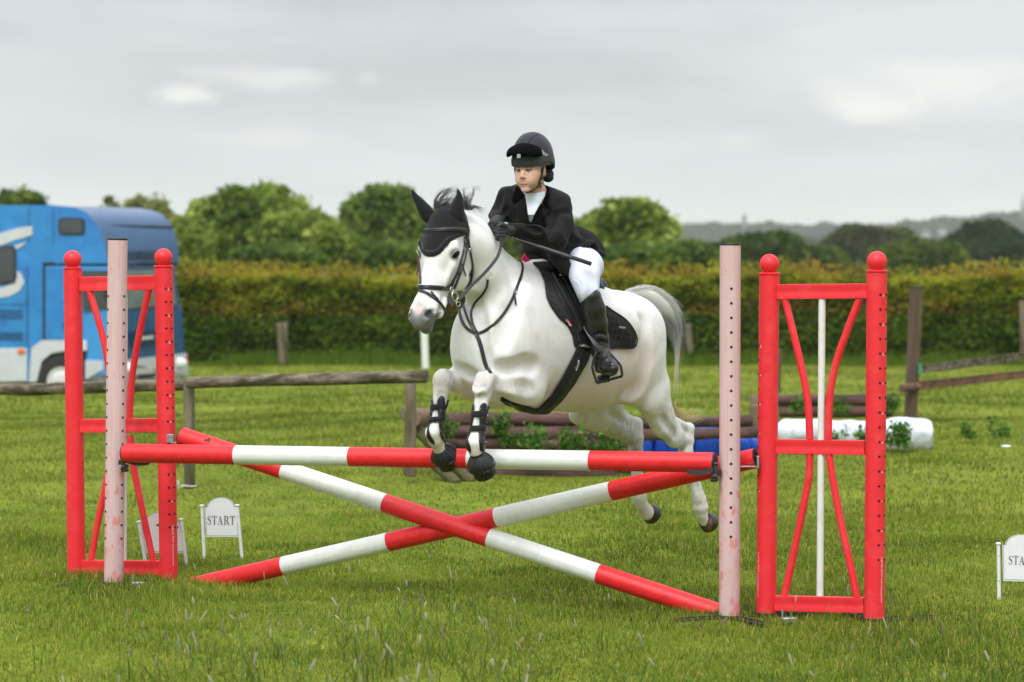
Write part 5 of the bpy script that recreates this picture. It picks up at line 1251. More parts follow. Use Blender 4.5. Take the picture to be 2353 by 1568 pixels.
def tail_gen(rr):
    cl = rr.choice(TCL); q = min(max(cl[0]+rr.gauss(0, .07), -.05), 1.12); dep = cl[1]+rr.gauss(0, .010); wg = rr.gauss(0, 1); L_ = len(outer); end = int(L_*(rr.uniform(.60, 1.0)))
    if rr.random() < .84: end = int(L_*rr.uniform(.30, .66))
    fly = cl[2]+rr.gauss(0, .25); dark = cl[3]; sidew = rr.uniform(0, 1); pts = []; cols = []
    st = 0 if rr.random() < .6 else rr.randint(1, 8)
    br = rr.uniform(.85, 1.1)
    for i in range(st, max(end, st+6)):
        i = min(i, L_-1); t = i/(L_-1); x, y = lerp(inner[i], outer[i], q)
        sp = max(0, (i-st)/(max(end, st+6)-st)-.45); x += sp*sp*(48*abs(fly) if fly > 0 else 10*fly)+math.sin(t*11+fly*3)*2.6*t+wg*2*math.sin(t*23+fly); y += sp*sp*10*fly+wg*1.6*math.cos(t*19+fly)
        if t > .45: x = lerp([x], [1551+q*9*sidew+cl[1]*70+2.5*math.sin(t*14+fly)], min(1, (t-.45)*2.2))[0]
        pts.append(P(x, y, H(x, y, 0)[1]-.04+dep*(1-.3*t))); cols.append([c*br for c in ramp3(t, q, dark)])
    return pts, cols, rr.uniform(.0006, .0013)
tail = strands('tail', tail_gen, 1500, M_hair, horse)
def wisp_gen(rr):
    a = rr.random(); x0, y0 = 1552+rr.uniform(-3, 3), 935+rr.uniform(0, 35); x1 = x0+rr.uniform(25, 72); y1 = 938+rr.uniform(-6, 45)*(1-(x1-1575)/90)+8*rr.random()
    k_ = rr.uniform(.75, 1); c = (.98*k_, .86*k_, .60*k_); mid = ((x0+x1)/2, (y0+y1)/2+rr.uniform(3, 12))
    d = rr.gauss(0, .03); q = catmull([(x0, y0-14), (x0+3, y0), mid, (x1, y1)], 4)
    return [P(x, y, H(1556, 940, 0)[1]+d) for x, y in q], [c]*len(q), rr.uniform(.0006, .0011)
strands('tail_end', wisp_gen, 170, M_hair, horse, seed=9)
# dock and inner mass of the tail: solid core so that the plume has body
dk = MB(); n_ = 24; cpt = []; crd = []
for i in range(n_):
    (x0, y0), (x1, y1) = inner[i], outer[i]; x, y = (x0+x1)/2, (y0+y1)/2; cpt.append(P(x, y, H(x, y, 0)[1]-.03)); hw = math.dist((x0, y0), (x1, y1))/2*.00236*.92; tp_ = 1-(i/(n_-1))**3*.97; crd.append((max(.012, min(.05, hw))*tp_, max(.012, hw)*tp_))
dk.tube(cpt, crd, 16, up=(0, -1, 0)); dko = dk.build('dock', M_hair, horse)
setcol(dko.data, np.array([ramp3(min(i//16, n_-1)/(len(outer)-1), .5, .8) for i in range(len(dko.data.vertices))], np.float32))
def fore_gen(rr):
    k = rr.randint(0, 21); r2 = random.Random(k*7+1)
    if k < 13: rx = r2.uniform(1000, 1045); tx = rx+r2.uniform(0, 30)+6; ty = r2.uniform(430, 462)
    else: rx = r2.uniform(1062, 1086); tx = rx+r2.uniform(-16, 16); ty = r2.uniform(424, 460)
    rx += rr.gauss(0, 2.5); tx += rr.gauss(0, 1.6); ty += rr.gauss(0, 2.0)+rr.random()**2*12
    ry = 474+abs(rx-1030)*.08+rr.uniform(-2, 4); g = rr.uniform(.06, .22); d = rr.gauss(0, .012)
    sw = r2.uniform(-6, 6)+rr.gauss(0, .8); q = catmull([(rx, ry+3), (rx-1+sw*.4, ry+(ty-ry)*.35), (rx+(tx-rx)*.25+sw, ry+(ty-ry)*.72), (rx+(tx-rx)*.75, ty+(ry-ty)*.06), (tx+r2.uniform(3, 14), ty-r2.uniform(-4, 4))], 4)
    return [P(x, y, 14.33+d) for x, y in q], [(g, g, g*1.05)]*len(q), rr.uniform(.0004, .0008)
strands('forelock', fore_gen, 420, M_hair, horse, seed=3)
def lay_gen(rr):
    rx = rr.uniform(1000, 1085); ry = 478+max(0, rx-1040)*.12; g = rr.uniform(.08, .35); L_ = rr.uniform(20, 42); d = rr.gauss(0, .01)
    q = catmull([(rx, ry), (rx+L_*.4, ry-rr.uniform(4, 12)), (rx+L_, ry+rr.uniform(-4, 14))], 4)
    return [P(x, y, 14.34+d) for x, y in q], [(g, g, g)]*len(q), .0008
strands('mane', lay_gen, 200, M_hair, horse, seed=4)
def crest_gen(rr):
    t = rr.random(); x, y = (1140+70*t, 545+66*t-14*t*(1-t)*2); y += rr.uniform(0, 3); g = rr.uniform(.12, .3)
    p = Vector(H(x, y, -.01)); L_ = rr.uniform(.006, .026)
    return [p, p+Vector((L_*.4, 0, L_*.6)), p+Vector((L_, .01, L_*rr.uniform(.3, .9)))], [(g, g*.9, g*.75)]*3, .0007
strands('mane_stubble', crest_gen, 110, M_hair, horse, seed=6)
# small print on the tack
M_prt = mat('print_white', (.72, .72, .74), .6, .05, 20); M_sil = mat('silver_badge', (.5, .5, .5), .35, .1, 20, metal=.6)
tack_bv = {}
def bv_of(names):
    V = []; F = []
    for o in bpy.data.objects:
        if o.type == 'MESH' and o.name.split('.')[0] in names:
            b = len(V); V += [tuple(v.co) for v in o.data.vertices]; F += [tuple(i+b for i in p.vertices) for p in o.data.polygons]
    return BVHTree.FromPolygons(V, F)
def print_px(name, body, size, px, py, ang, bv, mt, parent, asp=1.0):
    ca, sa = math.cos(ang), math.sin(ang)
    def pl(x, y):
        x *= asp; u = px+(x*ca-(-y)*sa)/.00222; w = py+(x*sa+(-y)*ca)/.00222; p, n = hit(u, w, bv)
        if p is None: p, n = hit(px, py, bv)
        return p, n
    return text_on(name, body, size, pl, mt, parent, .0014)
bvt = bv_of(('quilted_cloth', 'flap', 'padding', 'centre_band', 'knee_roll'))
tab = strap('maker_tab', [(1300, 735), (1306, 742), (1312, 749)], .014, .003, mat('pink_tab', L((190, 30, 90)), .6), pad, bv=bvt, off=.002)
print_px('maker_name', 'LeMieux', .016, 1306, 742, math.radians(50), bv_of(('maker_tab',)), M_prt, pad)
tb = strap('girth_loop', [(1331, 793), (1346, 795), (1362, 800)], .026, .005, M_fabric, gir, bv=bvt, off=.002)
print_px('maker_name', 'LeMieux', .019, 1345, 795, math.radians(8), bv_of(('girth_loop',)), M_prt, gir)
print_px('maker_name', 'elico', .024, 1326, 842, math.radians(-72), bvt, M_prt, gir)
strap('white_label', [(1328, 833), (1330, 828)], .008, .002, M_prt, gir, bv=bvt, off=.001, n=3)
strap('silver_badge', [(1422, 751), (1429, 753), (1436, 754)], .011, .002, M_sil, pad, bv=bvt, off=.002, n=3)
hlog('tack')
# ------------------------------------------------------------------ the rider
def skin_material():
    m = mat('skin', (.6, .4, .3), .5, .06, 30, .15, 300, attr='col', sub=.12, bdist=.001); return m
M_skin = skin_material()
M_jacket = mat('jacket_cloth', (.011, .0105, .0115), .85, .25, 25, .5, 380, sheen=.04, spec=.2)
M_velvet = mat('velvet', (.004, .004, .005), 1, .2, 30, .2, 300, spec=.05)
M_shirt = mat('shirt_cloth', (.74, .78, .88), .75, .04, 30, .3, 200)
M_breech = mat('breeches_cloth', (.68, .72, .83), .8, .04, 30, .08, 200, bdist=.002)
M_glove = mat('glove', (.032, .036, .042), .65, .3, 60, .6, 220, spec=.4)
M_boot = mat('boot_leather', (.016, .016, .017), .33, .25, 18, .25, 60, spec=.5)
M_silk = mat('hat_silk', (.013, .012, .022), .75, .15, 20, .2, 200, sheen=.15)
M_shellg = mat('hat_shell', (.035, .037, .040), .7, .2, 60, .3, 300)
M_net = mat('hair_net', (.010, .008, .008), .7, .3, 60, .6, 200)
rider = empty('person', np.array(H(1300, 700))*np.array([1, 1, 0])+np.array([0, 0, 0]), 'rider in black jacket, white breeches and dark helmet leaning forward on the horse', 'person')
E0 = np.array(P(1220.5, 389.5, 14.76)); ry_ = math.radians(28)
RF = np.array([-math.sin(ry_), -math.cos(ry_), 0]); RS = np.array([math.cos(ry_), -math.sin(ry_), 0]); RU = HUP
tl = math.radians(6); RF, RU = RF*math.cos(tl)-RU*math.sin(tl), RU*math.cos(tl)+RF*math.sin(tl)
RAX = (RF, RS, RU)
def re(f, s, u): return E0+RF*f+RS*s+RU*u
def rl(V): q = (V-E0) @ np.array(RAX).T; return q.T
def build_body():
    B = Field(HC*0+np.array(H(1280, 560)), AX, (-.62, -.42, -.86), (.42, .52, .62), .0080)
    # hidden limbs and trunk (inside the clothes) make one figure with the head
    B.ell(H(1235, 492), (.10, .15, .14), None, .03); B.ell(H(1272, 552), (.10, .13, .13), None, .05); B.ell(H(1318, 590), (.12, .15, .10), None, .06)
    B.chain([(H(1240, 458, .04), .03), (H(1282, 478, .16), .028), (H(1279, 540, .21), .026), (H(1228, 541, .14), .024), (H(1172, 530, .075), .018)], .02)
    B.chain([(H(1205, 450, -.05), .03), (H(1168, 460, -.16), .026), (H(1146, 490, -.18), .022), (H(1142, 504, -.07), .016)], .02)
    B.chain([(H(1328, 600, .10), .07), (P(1347, 635, 14.85), .045), (P(1353, 680, 14.79), .026), (P(1368, 740, 14.77), .035), (P(1379, 800, 14.80), .025)], .03)
    B.chain([(H(1300, 600, -.10), .07), (H(1240, 640, -.28), .055), (H(1225, 700, -.30), .04), (H(1240, 800, -.32), .03)], .03)
    # neck and head
    B.chain([(re(-.02, 0, -.05), .050), (re(-.045, 0, -.16), .052)], .03)
    return B
B = build_body()
vb, fb = B.mesh(1, lo=None)
hdF = Field(E0, RAX, (-.14, -.12, -.20), (.16, .12, .18), .0026)
hd2 = hdF
hd2.ell(re(-.005, 0, .035), (.095, .074, .10), RAX, .01)
hd2.ell(re(.028, 0, -.040), (.060, .054, .065), RAX, .03)
hd2.ell(re(.045, 0, -.022), (.044, .056, .078), RAX, .03)
hd2.ell(re(.066, 0, -.100), (.022, .024, .018), RAX, .025)
hd2.cap(re(.078, -.030, .014), re(.078, .030, .014), .010, .010, .015)
for s in (1, -1):
    hd2.ell(re(.048, .040*s, -.028), (.028, .020, .022), RAX, .02)
    hd2.ell(re(.097, .030*s, -.002), (.013, .016, .0065), RAX, .010, 'sub')
    hd2.cap(re(.077, .017*s, .0085), re(.076, .044*s, .008), .0035, .003, .006)
    hd2.cap(re(.097, .011*s, -.033), re(.093, .012*s, -.034), .0062, .006, .006)
    hd2.ell(re(-.004, .073*s, -.012), (.016, .007, .029), RAX, .006)
    hd2.ell(re(.062, .030*s, -.052), (.028, .024, .028), RAX, .02)
hd2.chain([(re(.084, 0, .004), .0075), (re(.097, 0, -.014), .0075), (re(.106, 0, -.029), .0092)], .010)
hd2.chain([(re(.078, -.020, -.069), .003), (re(.0875, -.008, -.0665), .0052), (re(.0885, 0, -.0675), .005), (re(.0875, .008, -.0665), .0052), (re(.078, .020, -.069), .003)], .005)
hd2.chain([(re(.078, -.018, -.0725), .003), (re(.0865, 0, -.0775), .0065), (re(.078, .018, -.0725), .003)], .006)
hd2.chain([(re(.091, -.009, -.0717), .0013), (re(.0915, 0, -.0715), .0018), (re(.091, .009, -.0717), .0013)], .003, op='sub')
hd2.chain([(re(-.015, 0, -.04), .050), (re(-.04, 0, -.13), .050), (re(-.05, 0, -.19), .055)], .03)
vh, fh = hd2.mesh(1)
# join head skin and body into one continuous skin: sample both fields on one grid
def joined():
    g = np.stack(np.meshgrid(*B.ax, indexing='ij'), -1); lo, hi = B.loc(re(-.14, -.12, -.2)), B.loc(re(.16, .12, .18))
    c = B.loc(E0); a = np.maximum(((c-.26-B.lo)/B.vox).astype(int), 0); b = np.minimum(((c+.26-B.lo)/B.vox).astype(int), B.n)
    sl = tuple(slice(a[i], b[i]) for i in range(3)); w = B.world(g[sl]); q = ((w-E0) @ np.array(RAX).T-hd2.lo)/hd2.vox
    i0 = np.floor(q).astype(int); ok = ((i0 >= 0) & (i0 < hd2.n-1)).all(-1); i0c = np.clip(i0, 0, hd2.n-2); t = np.clip(q-i0c, 0, 1); v = 0
    for dx in (0, 1):
        for dy in (0, 1):
            for dz in (0, 1):
                v = v+hd2.D[i0c[..., 0]+dx, i0c[..., 1]+dy, i0c[..., 2]+dz]*(t[..., 0] if dx else 1-t[..., 0])*(t[..., 1] if dy else 1-t[..., 1])*(t[..., 2] if dz else 1-t[..., 2])
    B.D[sl] = np.where(ok, np.minimum(B.D[sl], v), B.D[sl])
# fine head skin is kept; the body below the collar is welded under it
cut = rl(vb)[2] < -.12
keep = cut[fb].all(1); 
vb2 = vb; fb2 = fb[keep]
cuth = rl(vh)[2] > -.185
fh2 = fh[cuth[fh].all(1)]
Vall = np.concatenate([vh, vb2]); Fall = np.concatenate([fh2, fb2+len(vh)])
use = np.unique(Fall); remap = -np.ones(len(Vall), int); remap[use] = np.arange(len(use)); Vall = Vall[use]; Fall = remap[Fall]
pme = mesh_np('person_body', Vall, Fall)
def skin_colours(V):
    f, s, u = rl(V); c = np.tile(np.array([.68, .42, .32]), (len(V), 1)); face = f > .02
    def at(F0, S0, U0, r0, r1): return np.clip((r1-np.sqrt((f-F0)**2+(s-S0)**2+(u-U0)**2))/(r1-r0), 0, 1)
    for sg in (1, -1):
        c = blend(c, .55*at(.062, .045*sg, -.030, .005, .030), (.70, .26, .22))
        c = blend(c, .5*at(.088, .030*sg, .0, .006, .018), (.33, .17, .12))  # eye socket shade put into the skin colour
        d = np.abs(u-(.0215-.06*np.maximum(0, np.abs(s)-.034)))
        brow = (np.abs(s*sg-.031) < .019) & face & (s*sg > 0); c = blend(c, np.where(brow, np.clip((.0068-d)/.003, 0, 1), 0)*.92, (.035, .018, .012))
        lash = (np.abs(s*sg-.031) < .016) & face & (s*sg > 0); c = blend(c, np.where(lash, np.clip((.0046-np.abs(u-.0046))/.002, 0, 1), 0)*.95, (.02, .01, .008))
        c = blend(c, .5*at(0, .076*sg, -.012, .01, .035), (.66, .27, .2))
    c = blend(c, .55*at(.108, 0, -.030, .004, .018), (.68, .25, .22))
    c = blend(c, .7*at(.100, .010, -.040, .001, .006), (.2, .07, .06)); c = blend(c, .7*at(.100, -.010, -.040, .001, .006), (.2, .07, .06))
    e = ((s/.021)**2+((u+.072)/.0095)**2); c = blend(c, np.where(face & (f > .07), np.clip((1.1-e)*2.5, 0, .8), 0), (.48, .15, .15))
    mo = np.clip((.0018-np.abs(u+.0715))/.0012, 0, 1)*(np.abs(s) < .014)*(f > .07); c = blend(c, mo*.9, (.10, .02, .02))
    hair = (u > .045) | ((f < -.03) & (u > -.09)); c = blend(c, hair*1.0, (.012, .008, .007))
    c = blend(c, .35*np.clip((-.085-u)/.03, 0, 1)*(f < .06), (.45, .24, .17))
    return c
setcol(pme, skin_colours(Vall)); link('body', pme, M_skin, rider)
bbvh = BVHTree.FromPolygons([tuple(v) for v in Vall.tolist()], Fall.tolist())
M_white = mat('eye_white', (.34, .29, .27), .3, 0, 10); M_iris = mat('iris', (.02, .012, .008), .1, 0, 10, coat=.5)
for s in (1, -1):
    eb = MB().sphere(re(.0755, .030*s, -.001), .0125, 16, 12).build('eye', M_white, rider)
    MB().sphere(re(.0833, .0275*s, -.0005), .0072, 12, 8).build('iris', M_iris, eb)
# ---- jacket
J = Field(HC*0+np.array(H(1260, 540)), AX, (-.60, -.40, -.32), (.62, .46, .42), .0058)
jt = rotax(-38)
J.ell(H(1232, 488), (.115, .185, .15), jt, .02)
J.ell(H(1262, 540), (.115, .165, .15), jt, .06)
J.ell(H(1312, 578), (.17, .175, .11), rotax(-25), .07)
J.chain([(H(1244, 452, .05), .055), (H(1285, 470, .165), .062)], .05)
J.chain([(H(1203, 446, -.05), .052), (H(1166, 455, -.16), .058)], .05)
J.chain([(H(1284, 474, .175), .068), (H(1287, 510, .205), .062), (H(1279, 548, .225), .057)], .035)
J.chain([(H(1277, 549, .225), .057), (H(1228, 543, .145), .051), (H(1174, 530, .075), .036)], .03)
J.chain([(H(1166, 458, -.165), .056), (H(1144, 492, -.185), .046), (H(1143, 505, -.08), .034)], .03)
J.chain([(H(1318, 560, .03), .11), (H(1348, 570, .05), .09), (H(1374, 584, .08), .05), (H(1390, 592, .08), .02)], .05)
J.chain([(H(1318, 572, .16), .075), (H(1350, 580, .22), .05), (H(1380, 590, .23), .03)], .05)
J.chain([(H(1290, 575, .12), .08), (H(1292, 610, .17), .065), (H(1300, 640, .19), .04)], .05)
J.chain([(H(1240, 560, -.02), .09), (H(1222, 590, -.05), .055), (H(1222, 615, -.05), .03)], .05)
J.cap(H(1345, 592, .26), H(1375, 600, .26), .03, .03, .06, op='sub')
jbv_v, jbv_f = J.mesh(1); bv0 = BVHTree.FromPolygons([tuple(v) for v in jbv_v.tolist()], jbv_f.tolist())
F_ = J
# folds: elbow, shoulder, skirt
for path, r, dep, k, op in (([(1252, 532), (1266, 529), (1280, 536)], .010, .005, .022, 's'), ([(1256, 545), (1270, 542), (1284, 550)], .010, .004, .022, 's'), ([(1240, 527), (1258, 516), (1282, 500)], .008, .004, .022, 's'),
        ([(1262, 505), (1282, 492), (1306, 486)], .010, .006, .025, 's'), ([(1255, 480), (1266, 505), (1262, 522)], .012, .012, .03, 's'), ([(1200, 537), (1230, 548), (1262, 566)], .010, .004, .03, 's'),
        ([(1190, 520), (1220, 528), (1245, 530)], .012, .005, .03, 'u'), ([(1302, 540), (1322, 556), (1342, 566)], .010, .005, .03, 's'), ([(1318, 590), (1338, 572), (1360, 562)], .014, .009, .035, 'u'),
        ([(1300, 575), (1322, 565), (1345, 548)], .008, .005, .025, 's'), ([(1330, 600), (1352, 580), (1368, 572)], .014, .010, .035, 's'), ([(1296, 600), (1310, 590), (1325, 575)], .012, .007, .03, 's'),
        ([(1152, 445), (1148, 465), (1140, 480)], .008, .006, .02, 's'), ([(1165, 480), (1158, 492), (1140, 500)], .008, .006, .02, 's'), ([(1168, 440), (1174, 470), (1180, 500)], .012, .010, .03, 's'),
        ([(1210, 525), (1240, 533)], .01, .005, .02, 's'), ([(1270, 555), (1285, 535), (1300, 500)], .012, .005, .03, 'u'), ([(1212, 585), (1228, 590), (1242, 584)], .008, .008, .02, 's')):
    carve(path, r, dep, k, 'sub' if op == 's' else 'u')
gJ = np.stack(np.meshgrid(*J.ax, indexing='ij'), -1).astype(np.float32); wJ = J.world(gJ)
pxJ = CX+wJ[..., 0]/wJ[..., 1]*QF; pyJ = HY+(CAMH-wJ[..., 2])/wJ[..., 1]*QF
rngJ = np.random.RandomState(2)
def wob(w, fr, seed):
    r = np.random.RandomState(seed); o = 0
    for _ in range(5):
        k = r.normal(0, fr, 3); o = o+np.sin(w[..., 0]*k[0]+w[..., 1]*k[1]+w[..., 2]*k[2]+r.uniform(0, 6))
    return o/5
J.D += (.0035*wob(wJ, 28, 1)+.0020*wob(wJ, 60, 2)).astype(np.float32)
jout = [(1200, 425), (1176, 424), (1164, 428), (1153, 430), (1146, 440), (1136, 468), (1126, 488), (1118, 503), (1124, 508), (1140, 513), (1166, 511), (1169, 546), (1180, 549), (1196, 554), (1199, 584), (1210, 600), (1222, 613), (1230, 607), (1243, 586), (1262, 598), (1284, 620), (1306, 637), (1311, 622), (1322, 608), (1351, 598), (1392, 588), (1388, 570), (1378, 551), (1362, 536), (1340, 524), (1318, 517), (1315, 480), (1309, 450), (1296, 440), (1270, 428), (1250, 422), (1235, 418)]
J.D = np.maximum(J.D, np.where(wJ[..., 1] < 99, poly_sd(pxJ.astype(np.float32), pyJ.astype(np.float32), [(x, y) for x, y in jout])*PXM-.002, 0)).astype(np.float32)
# neck opening and the V at the chest
vpoly = [(1196, 425), (1205, 440), (1209, 470), (1213, 500), (1217, 512), (1221, 512), (1224, 503), (1234, 475), (1245, 445), (1250, 420)]
vm = poly_sd(pxJ.astype(np.float32), pyJ.astype(np.float32), vpoly)*PXM
base = J.D.copy()
J.D = np.maximum(J.D, -np.maximum(vm, -(base+.016)))
J.D = np.maximum(J.D, .058-np.linalg.norm(np.cross(wJ-re(-.03, 0, -.12), RU), axis=-1)*1.0-np.where(pyJ < 446, 0, 9)).astype(np.float32)
vj, fj = keep_big(*J.mesh(1))
jacket = link('jacket', mesh_np('jacket', vj, fj), M_jacket, rider)
jb = BVHTree.FromPolygons([tuple(v) for v in vj.tolist()], fj.tolist())
SD = np.maximum(base+.010, vm-.012); v, f = keep_big(*surfnet(SD.astype(np.float32), 1), .3)
shirt = link('shirt', mesh_np('shirt', J.world(J.lo+v*J.vox), f), M_shirt, rider)
# stock collar round the neck
cF = Field(E0, RAX, (-.14, -.12, -.26), (.14, .12, -.04), .003)
cF.cap(re(-.025, 0, -.110), re(-.030, 0, -.165), .0565, .061, .01); cF.cap(re(-.030, 0, -.165), re(-.030, 0, -.25), .060, .082, .008); w_ = cF.world(np.stack(np.meshgrid(*cF.ax, indexing='ij'), -1)); fq = (w_-E0) @ RF; uq = (w_-E0) @ RU; sq_ = (w_-E0) @ RS
cF.D = np.maximum(cF.D, np.maximum(uq-(-.118-.10*(fq+.02)), -.235-uq)).astype(np.float32)
cF.D = np.maximum(cF.D, -(np.linalg.norm(np.cross(w_-re(-.03, 0, -.14), RU), axis=-1)-.050)-np.where(uq > -.15, 0, 9)).astype(np.float32)
pxc = CX+w_[..., 0]/w_[..., 1]*QF; pyc = HY+(CAMH-w_[..., 2])/w_[..., 1]*QF
cF.D = np.maximum(cF.D, np.where(pyc > 446, poly_sd(pxc.astype(np.float32), pyc.astype(np.float32), [(1196, 425), (1206, 440), (1210, 470), (1214, 500), (1217, 514), (1221, 514), (1223, 503), (1238, 475), (1253, 450), (1257, 430)])*PXM, -1)).astype(np.float32)
v, f = cF.mesh(1); link('stand_collar', mesh_np('stand_collar', v, f), M_shirt, shirt)
def jshell(name, poly, t, mt, parent, exp=0):
    m = poly_sd(pxJ.astype(np.float32), pyJ.astype(np.float32), poly)*PXM
    near = wJ[..., 1] < 99
    D = np.maximum(np.maximum(base-t, m), -(base+.006)); D = np.where(near, D, 1)
    # only the camera-facing front of the jacket carries lapels
    fr = (wJ-np.array(H(1240, 500))) @ HFW; D = np.maximum(D, -.06-fr)
    v, f = keep_big(*surfnet(D.astype(np.float32), 1), .999)
    return link(name, mesh_np(name, J.world(J.lo+v*J.vox), f), mt, parent)
jshell('lapel', [(1244, 448), (1250, 462), (1253, 480), (1267, 484), (1250, 500), (1238, 512), (1220, 512), (1224, 504), (1234, 476)], .007, M_jacket, jacket)
jshell('lapel', [(1207, 452), (1211, 478), (1216, 511), (1208, 511), (1200, 500), (1178, 476), (1196, 459)], .007, M_jacket, jacket)
jshell('velvet_collar', [(1246, 424), (1262, 430), (1263, 450), (1258, 466), (1248, 470), (1240, 456), (1244, 440)], .010, M_velvet, jacket)
jshell('velvet_collar', [(1186, 428), (1196, 430), (1204, 446), (1204, 456), (1184, 466), (1176, 462), (1180, 444)], .010, M_velvet, jacket)
M_brass = mat('brass_button', (.35, .24, .12), .35, .2, 60, metal=.9)
for (x, y) in ((1179, 545), (1187, 548)):
    p, n = hit(x, y, jb)
    if p is not None: MB().lathe(p-n*.002, [(.0, -.001), (.0062, 0), (.0066, .003), (.005, .0045), (0, .005)], 16, n).build('button', M_brass, jacket)
def jst(name, path, w, t, mt=None, off=0.): return strap(name, path, w, t, mt or M_jacket, jacket, bv=jb, off=off)
jst('pocket_welt', [(1296, 588), (1315, 578), (1332, 562)], .012, .003)
jst('shoulder_seam', [(1268, 470), (1284, 458), (1302, 452)], .004, .002)
# ---- breeches
BR = Field(np.array(H(1310, 640)), AX, (-.40, -.46, -.34), (.45, .66, .26), .0068)
BR.chain([(P(1341, 612, 14.86), .080), (P(1344, 638, 14.77), .066), (P(1350, 668, 14.74), .047), (P(1353, 700, 14.77), .040)], .05)
BR.chain([(H(1325, 592, .10), .10), (P(1342, 612, 14.84), .084)], .05)
BR.ell(P(1356, 614, 14.92), (.050, .07, .07), None, .05)
BR.chain([(H(1325, 595, 0), .12), (H(1262, 612, -.10), .065), (H(1236, 630, -.26), .06), (H(1230, 700, -.31), .05)], .05)
BR.ell(P(1336, 640, 14.73), (.03, .03, .04), None, .04)
bv_, bf_ = BR.mesh(1); bv0 = BVHTree.FromPolygons([tuple(v) for v in bv_.tolist()], bf_.tolist()); F_ = BR
carve([(1346, 625), (1360, 650), (1362, 680)], .02, .004, .03)
v, f = BR.mesh(2); br = link('breeches', mesh_np('breeches', v, f), M_breech, rider)
rbv = BVHTree.FromPolygons([tuple(x) for x in v.tolist()], f.tolist())
strap('seam', [(1319, 644), (1330, 652), (1336, 672), (1342, 692)], .010, .002, M_shirt, br, bv=rbv, off=0)
# ---- boots
def boot(BT, leg, heel, toe, ball):
    BT.chain(leg, .03)
    BT.chain([(leg[-1][0], leg[-1][1]), (heel, .034)], .03)
    BT.chain([(leg[-1][0], .038), (ball, .036), (toe, .030)], .03)
    BT.chain([(heel, .033), (ball, .034)], .03)
BT = Field(np.array(P(1370, 770, 14.75)), ((1, 0, 0), (0, 1, 0), (0, 0, 1)), (-.16, -.22, -.30), (.20, .22, .32), .0042)
leg = [(P(1357, 682, 14.73), .054), (P(1363, 710, 14.75), .058), (P(1370, 745, 14.77), .055), (P(1377, 780, 14.79), .045), (P(1380, 806, 14.79), .040)]
boot(BT, leg, P(1384, 846, 14.81), P(1409, 847, 14.60), P(1398, 842, 14.67))
wB = BT.world(np.stack(np.meshgrid(*BT.ax, indexing='ij'), -1)); pxB = CX+wB[..., 0]/wB[..., 1]*QF; pyB = HY+(CAMH-wB[..., 2])/wB[..., 1]*QF
topl = (698-(pxB-1333)*.86)-pyB                               # slanted top line, higher at the back
BT.D = np.maximum(BT.D, np.where(pxB < 1372, topl, (664-pyB)+(pxB-1372)*2.0)*PXM).astype(np.float32)
# soles: flat underside rising to the toe
sol = Vector((0, .35, 1)).normalized(); sp = np.array(P(1396, 862, 14.70)); dn = (wB-sp) @ np.array((.08, -.05, 1.0))
BT.D = np.maximum(BT.D, -dn-.002).astype(np.float32)
bv_, bf_ = BT.mesh(1); bv0 = BVHTree.FromPolygons([tuple(v) for v in bv_.tolist()], bf_.tolist()); F_ = BT
for pth in ([(1366, 790), (1380, 786), (1396, 790)], [(1367, 797), (1382, 794), (1397, 798)], [(1369, 812), (1382, 818), (1399, 814)], [(1372, 824), (1388, 830), (1406, 824)], [(1376, 836), (1392, 840), (1412, 836)], [(1366, 770), (1380, 766), (1392, 770)]):
    carve(pth, .004, .0035, .012)
v, f = BT.mesh(1); bt = link('boot', mesh_np('boot', v, f), M_boot, rider)
btb = BVHTree.FromPolygons([tuple(x) for x in v.tolist()], f.tolist())
strap('boot_seam', [(1352, 690), (1360, 720), (1369, 755), (1378, 790)], .006, .0015, M_strap, bt, bv=btb, off=0)
strap('boot_binding', [(1334, 698), (1346, 688), (1358, 677), (1369, 668)], .008, .002, M_strap, bt, bv=btb, off=0)
SO = MB(); hl = Vector(P(1384, 868, 14.83)); tp = Vector(P(1407, 857, 14.59)); dd = (tp-hl).normalized(); sd_ = dd.cross(Vector((0, 0, 1))).normalized(); upn = sd_.cross(dd)
prof = [(0, .022), (.02, .030), (.07, .028), (.12, .030), (.17, .036), (.215, .034), (.245, .020), (.255, .006)]
pl = [(a, w_) for a, w_ in prof]+[(a, -w_) for a, w_ in reversed(prof)]
SO.prism(pl, upn*.010, hl-dd*.012+upn*-.004, dd, sd_); SO.prism([(0, .022), (.02, .030), (.055, .030), (.055, -.030), (.02, -.030), (0, -.022)], -upn*.022, hl-dd*.012-upn*.004, dd, sd_)
SO.build('sole', M_rubber, bt, smooth=False)
BT2 = Field(np.array(H(1240, 790, -.34)), ((1, 0, 0), (0, 1, 0), (0, 0, 1)), (-.25, -.3, -.30), (.25, .3, .32), .008)
leg2 = [(H(1228, 690, -.34), .054), (H(1232, 730, -.35), .056), (H(1242, 790, -.36), .042), (H(1246, 812, -.36), .038)]
boot(BT2, leg2, H(1252, 848, -.36), H(1222, 850, -.42), H(1234, 848, -.40)); v, f = BT2.mesh(2); link('boot', mesh_np('boot_far', v, f), M_boot, rider)
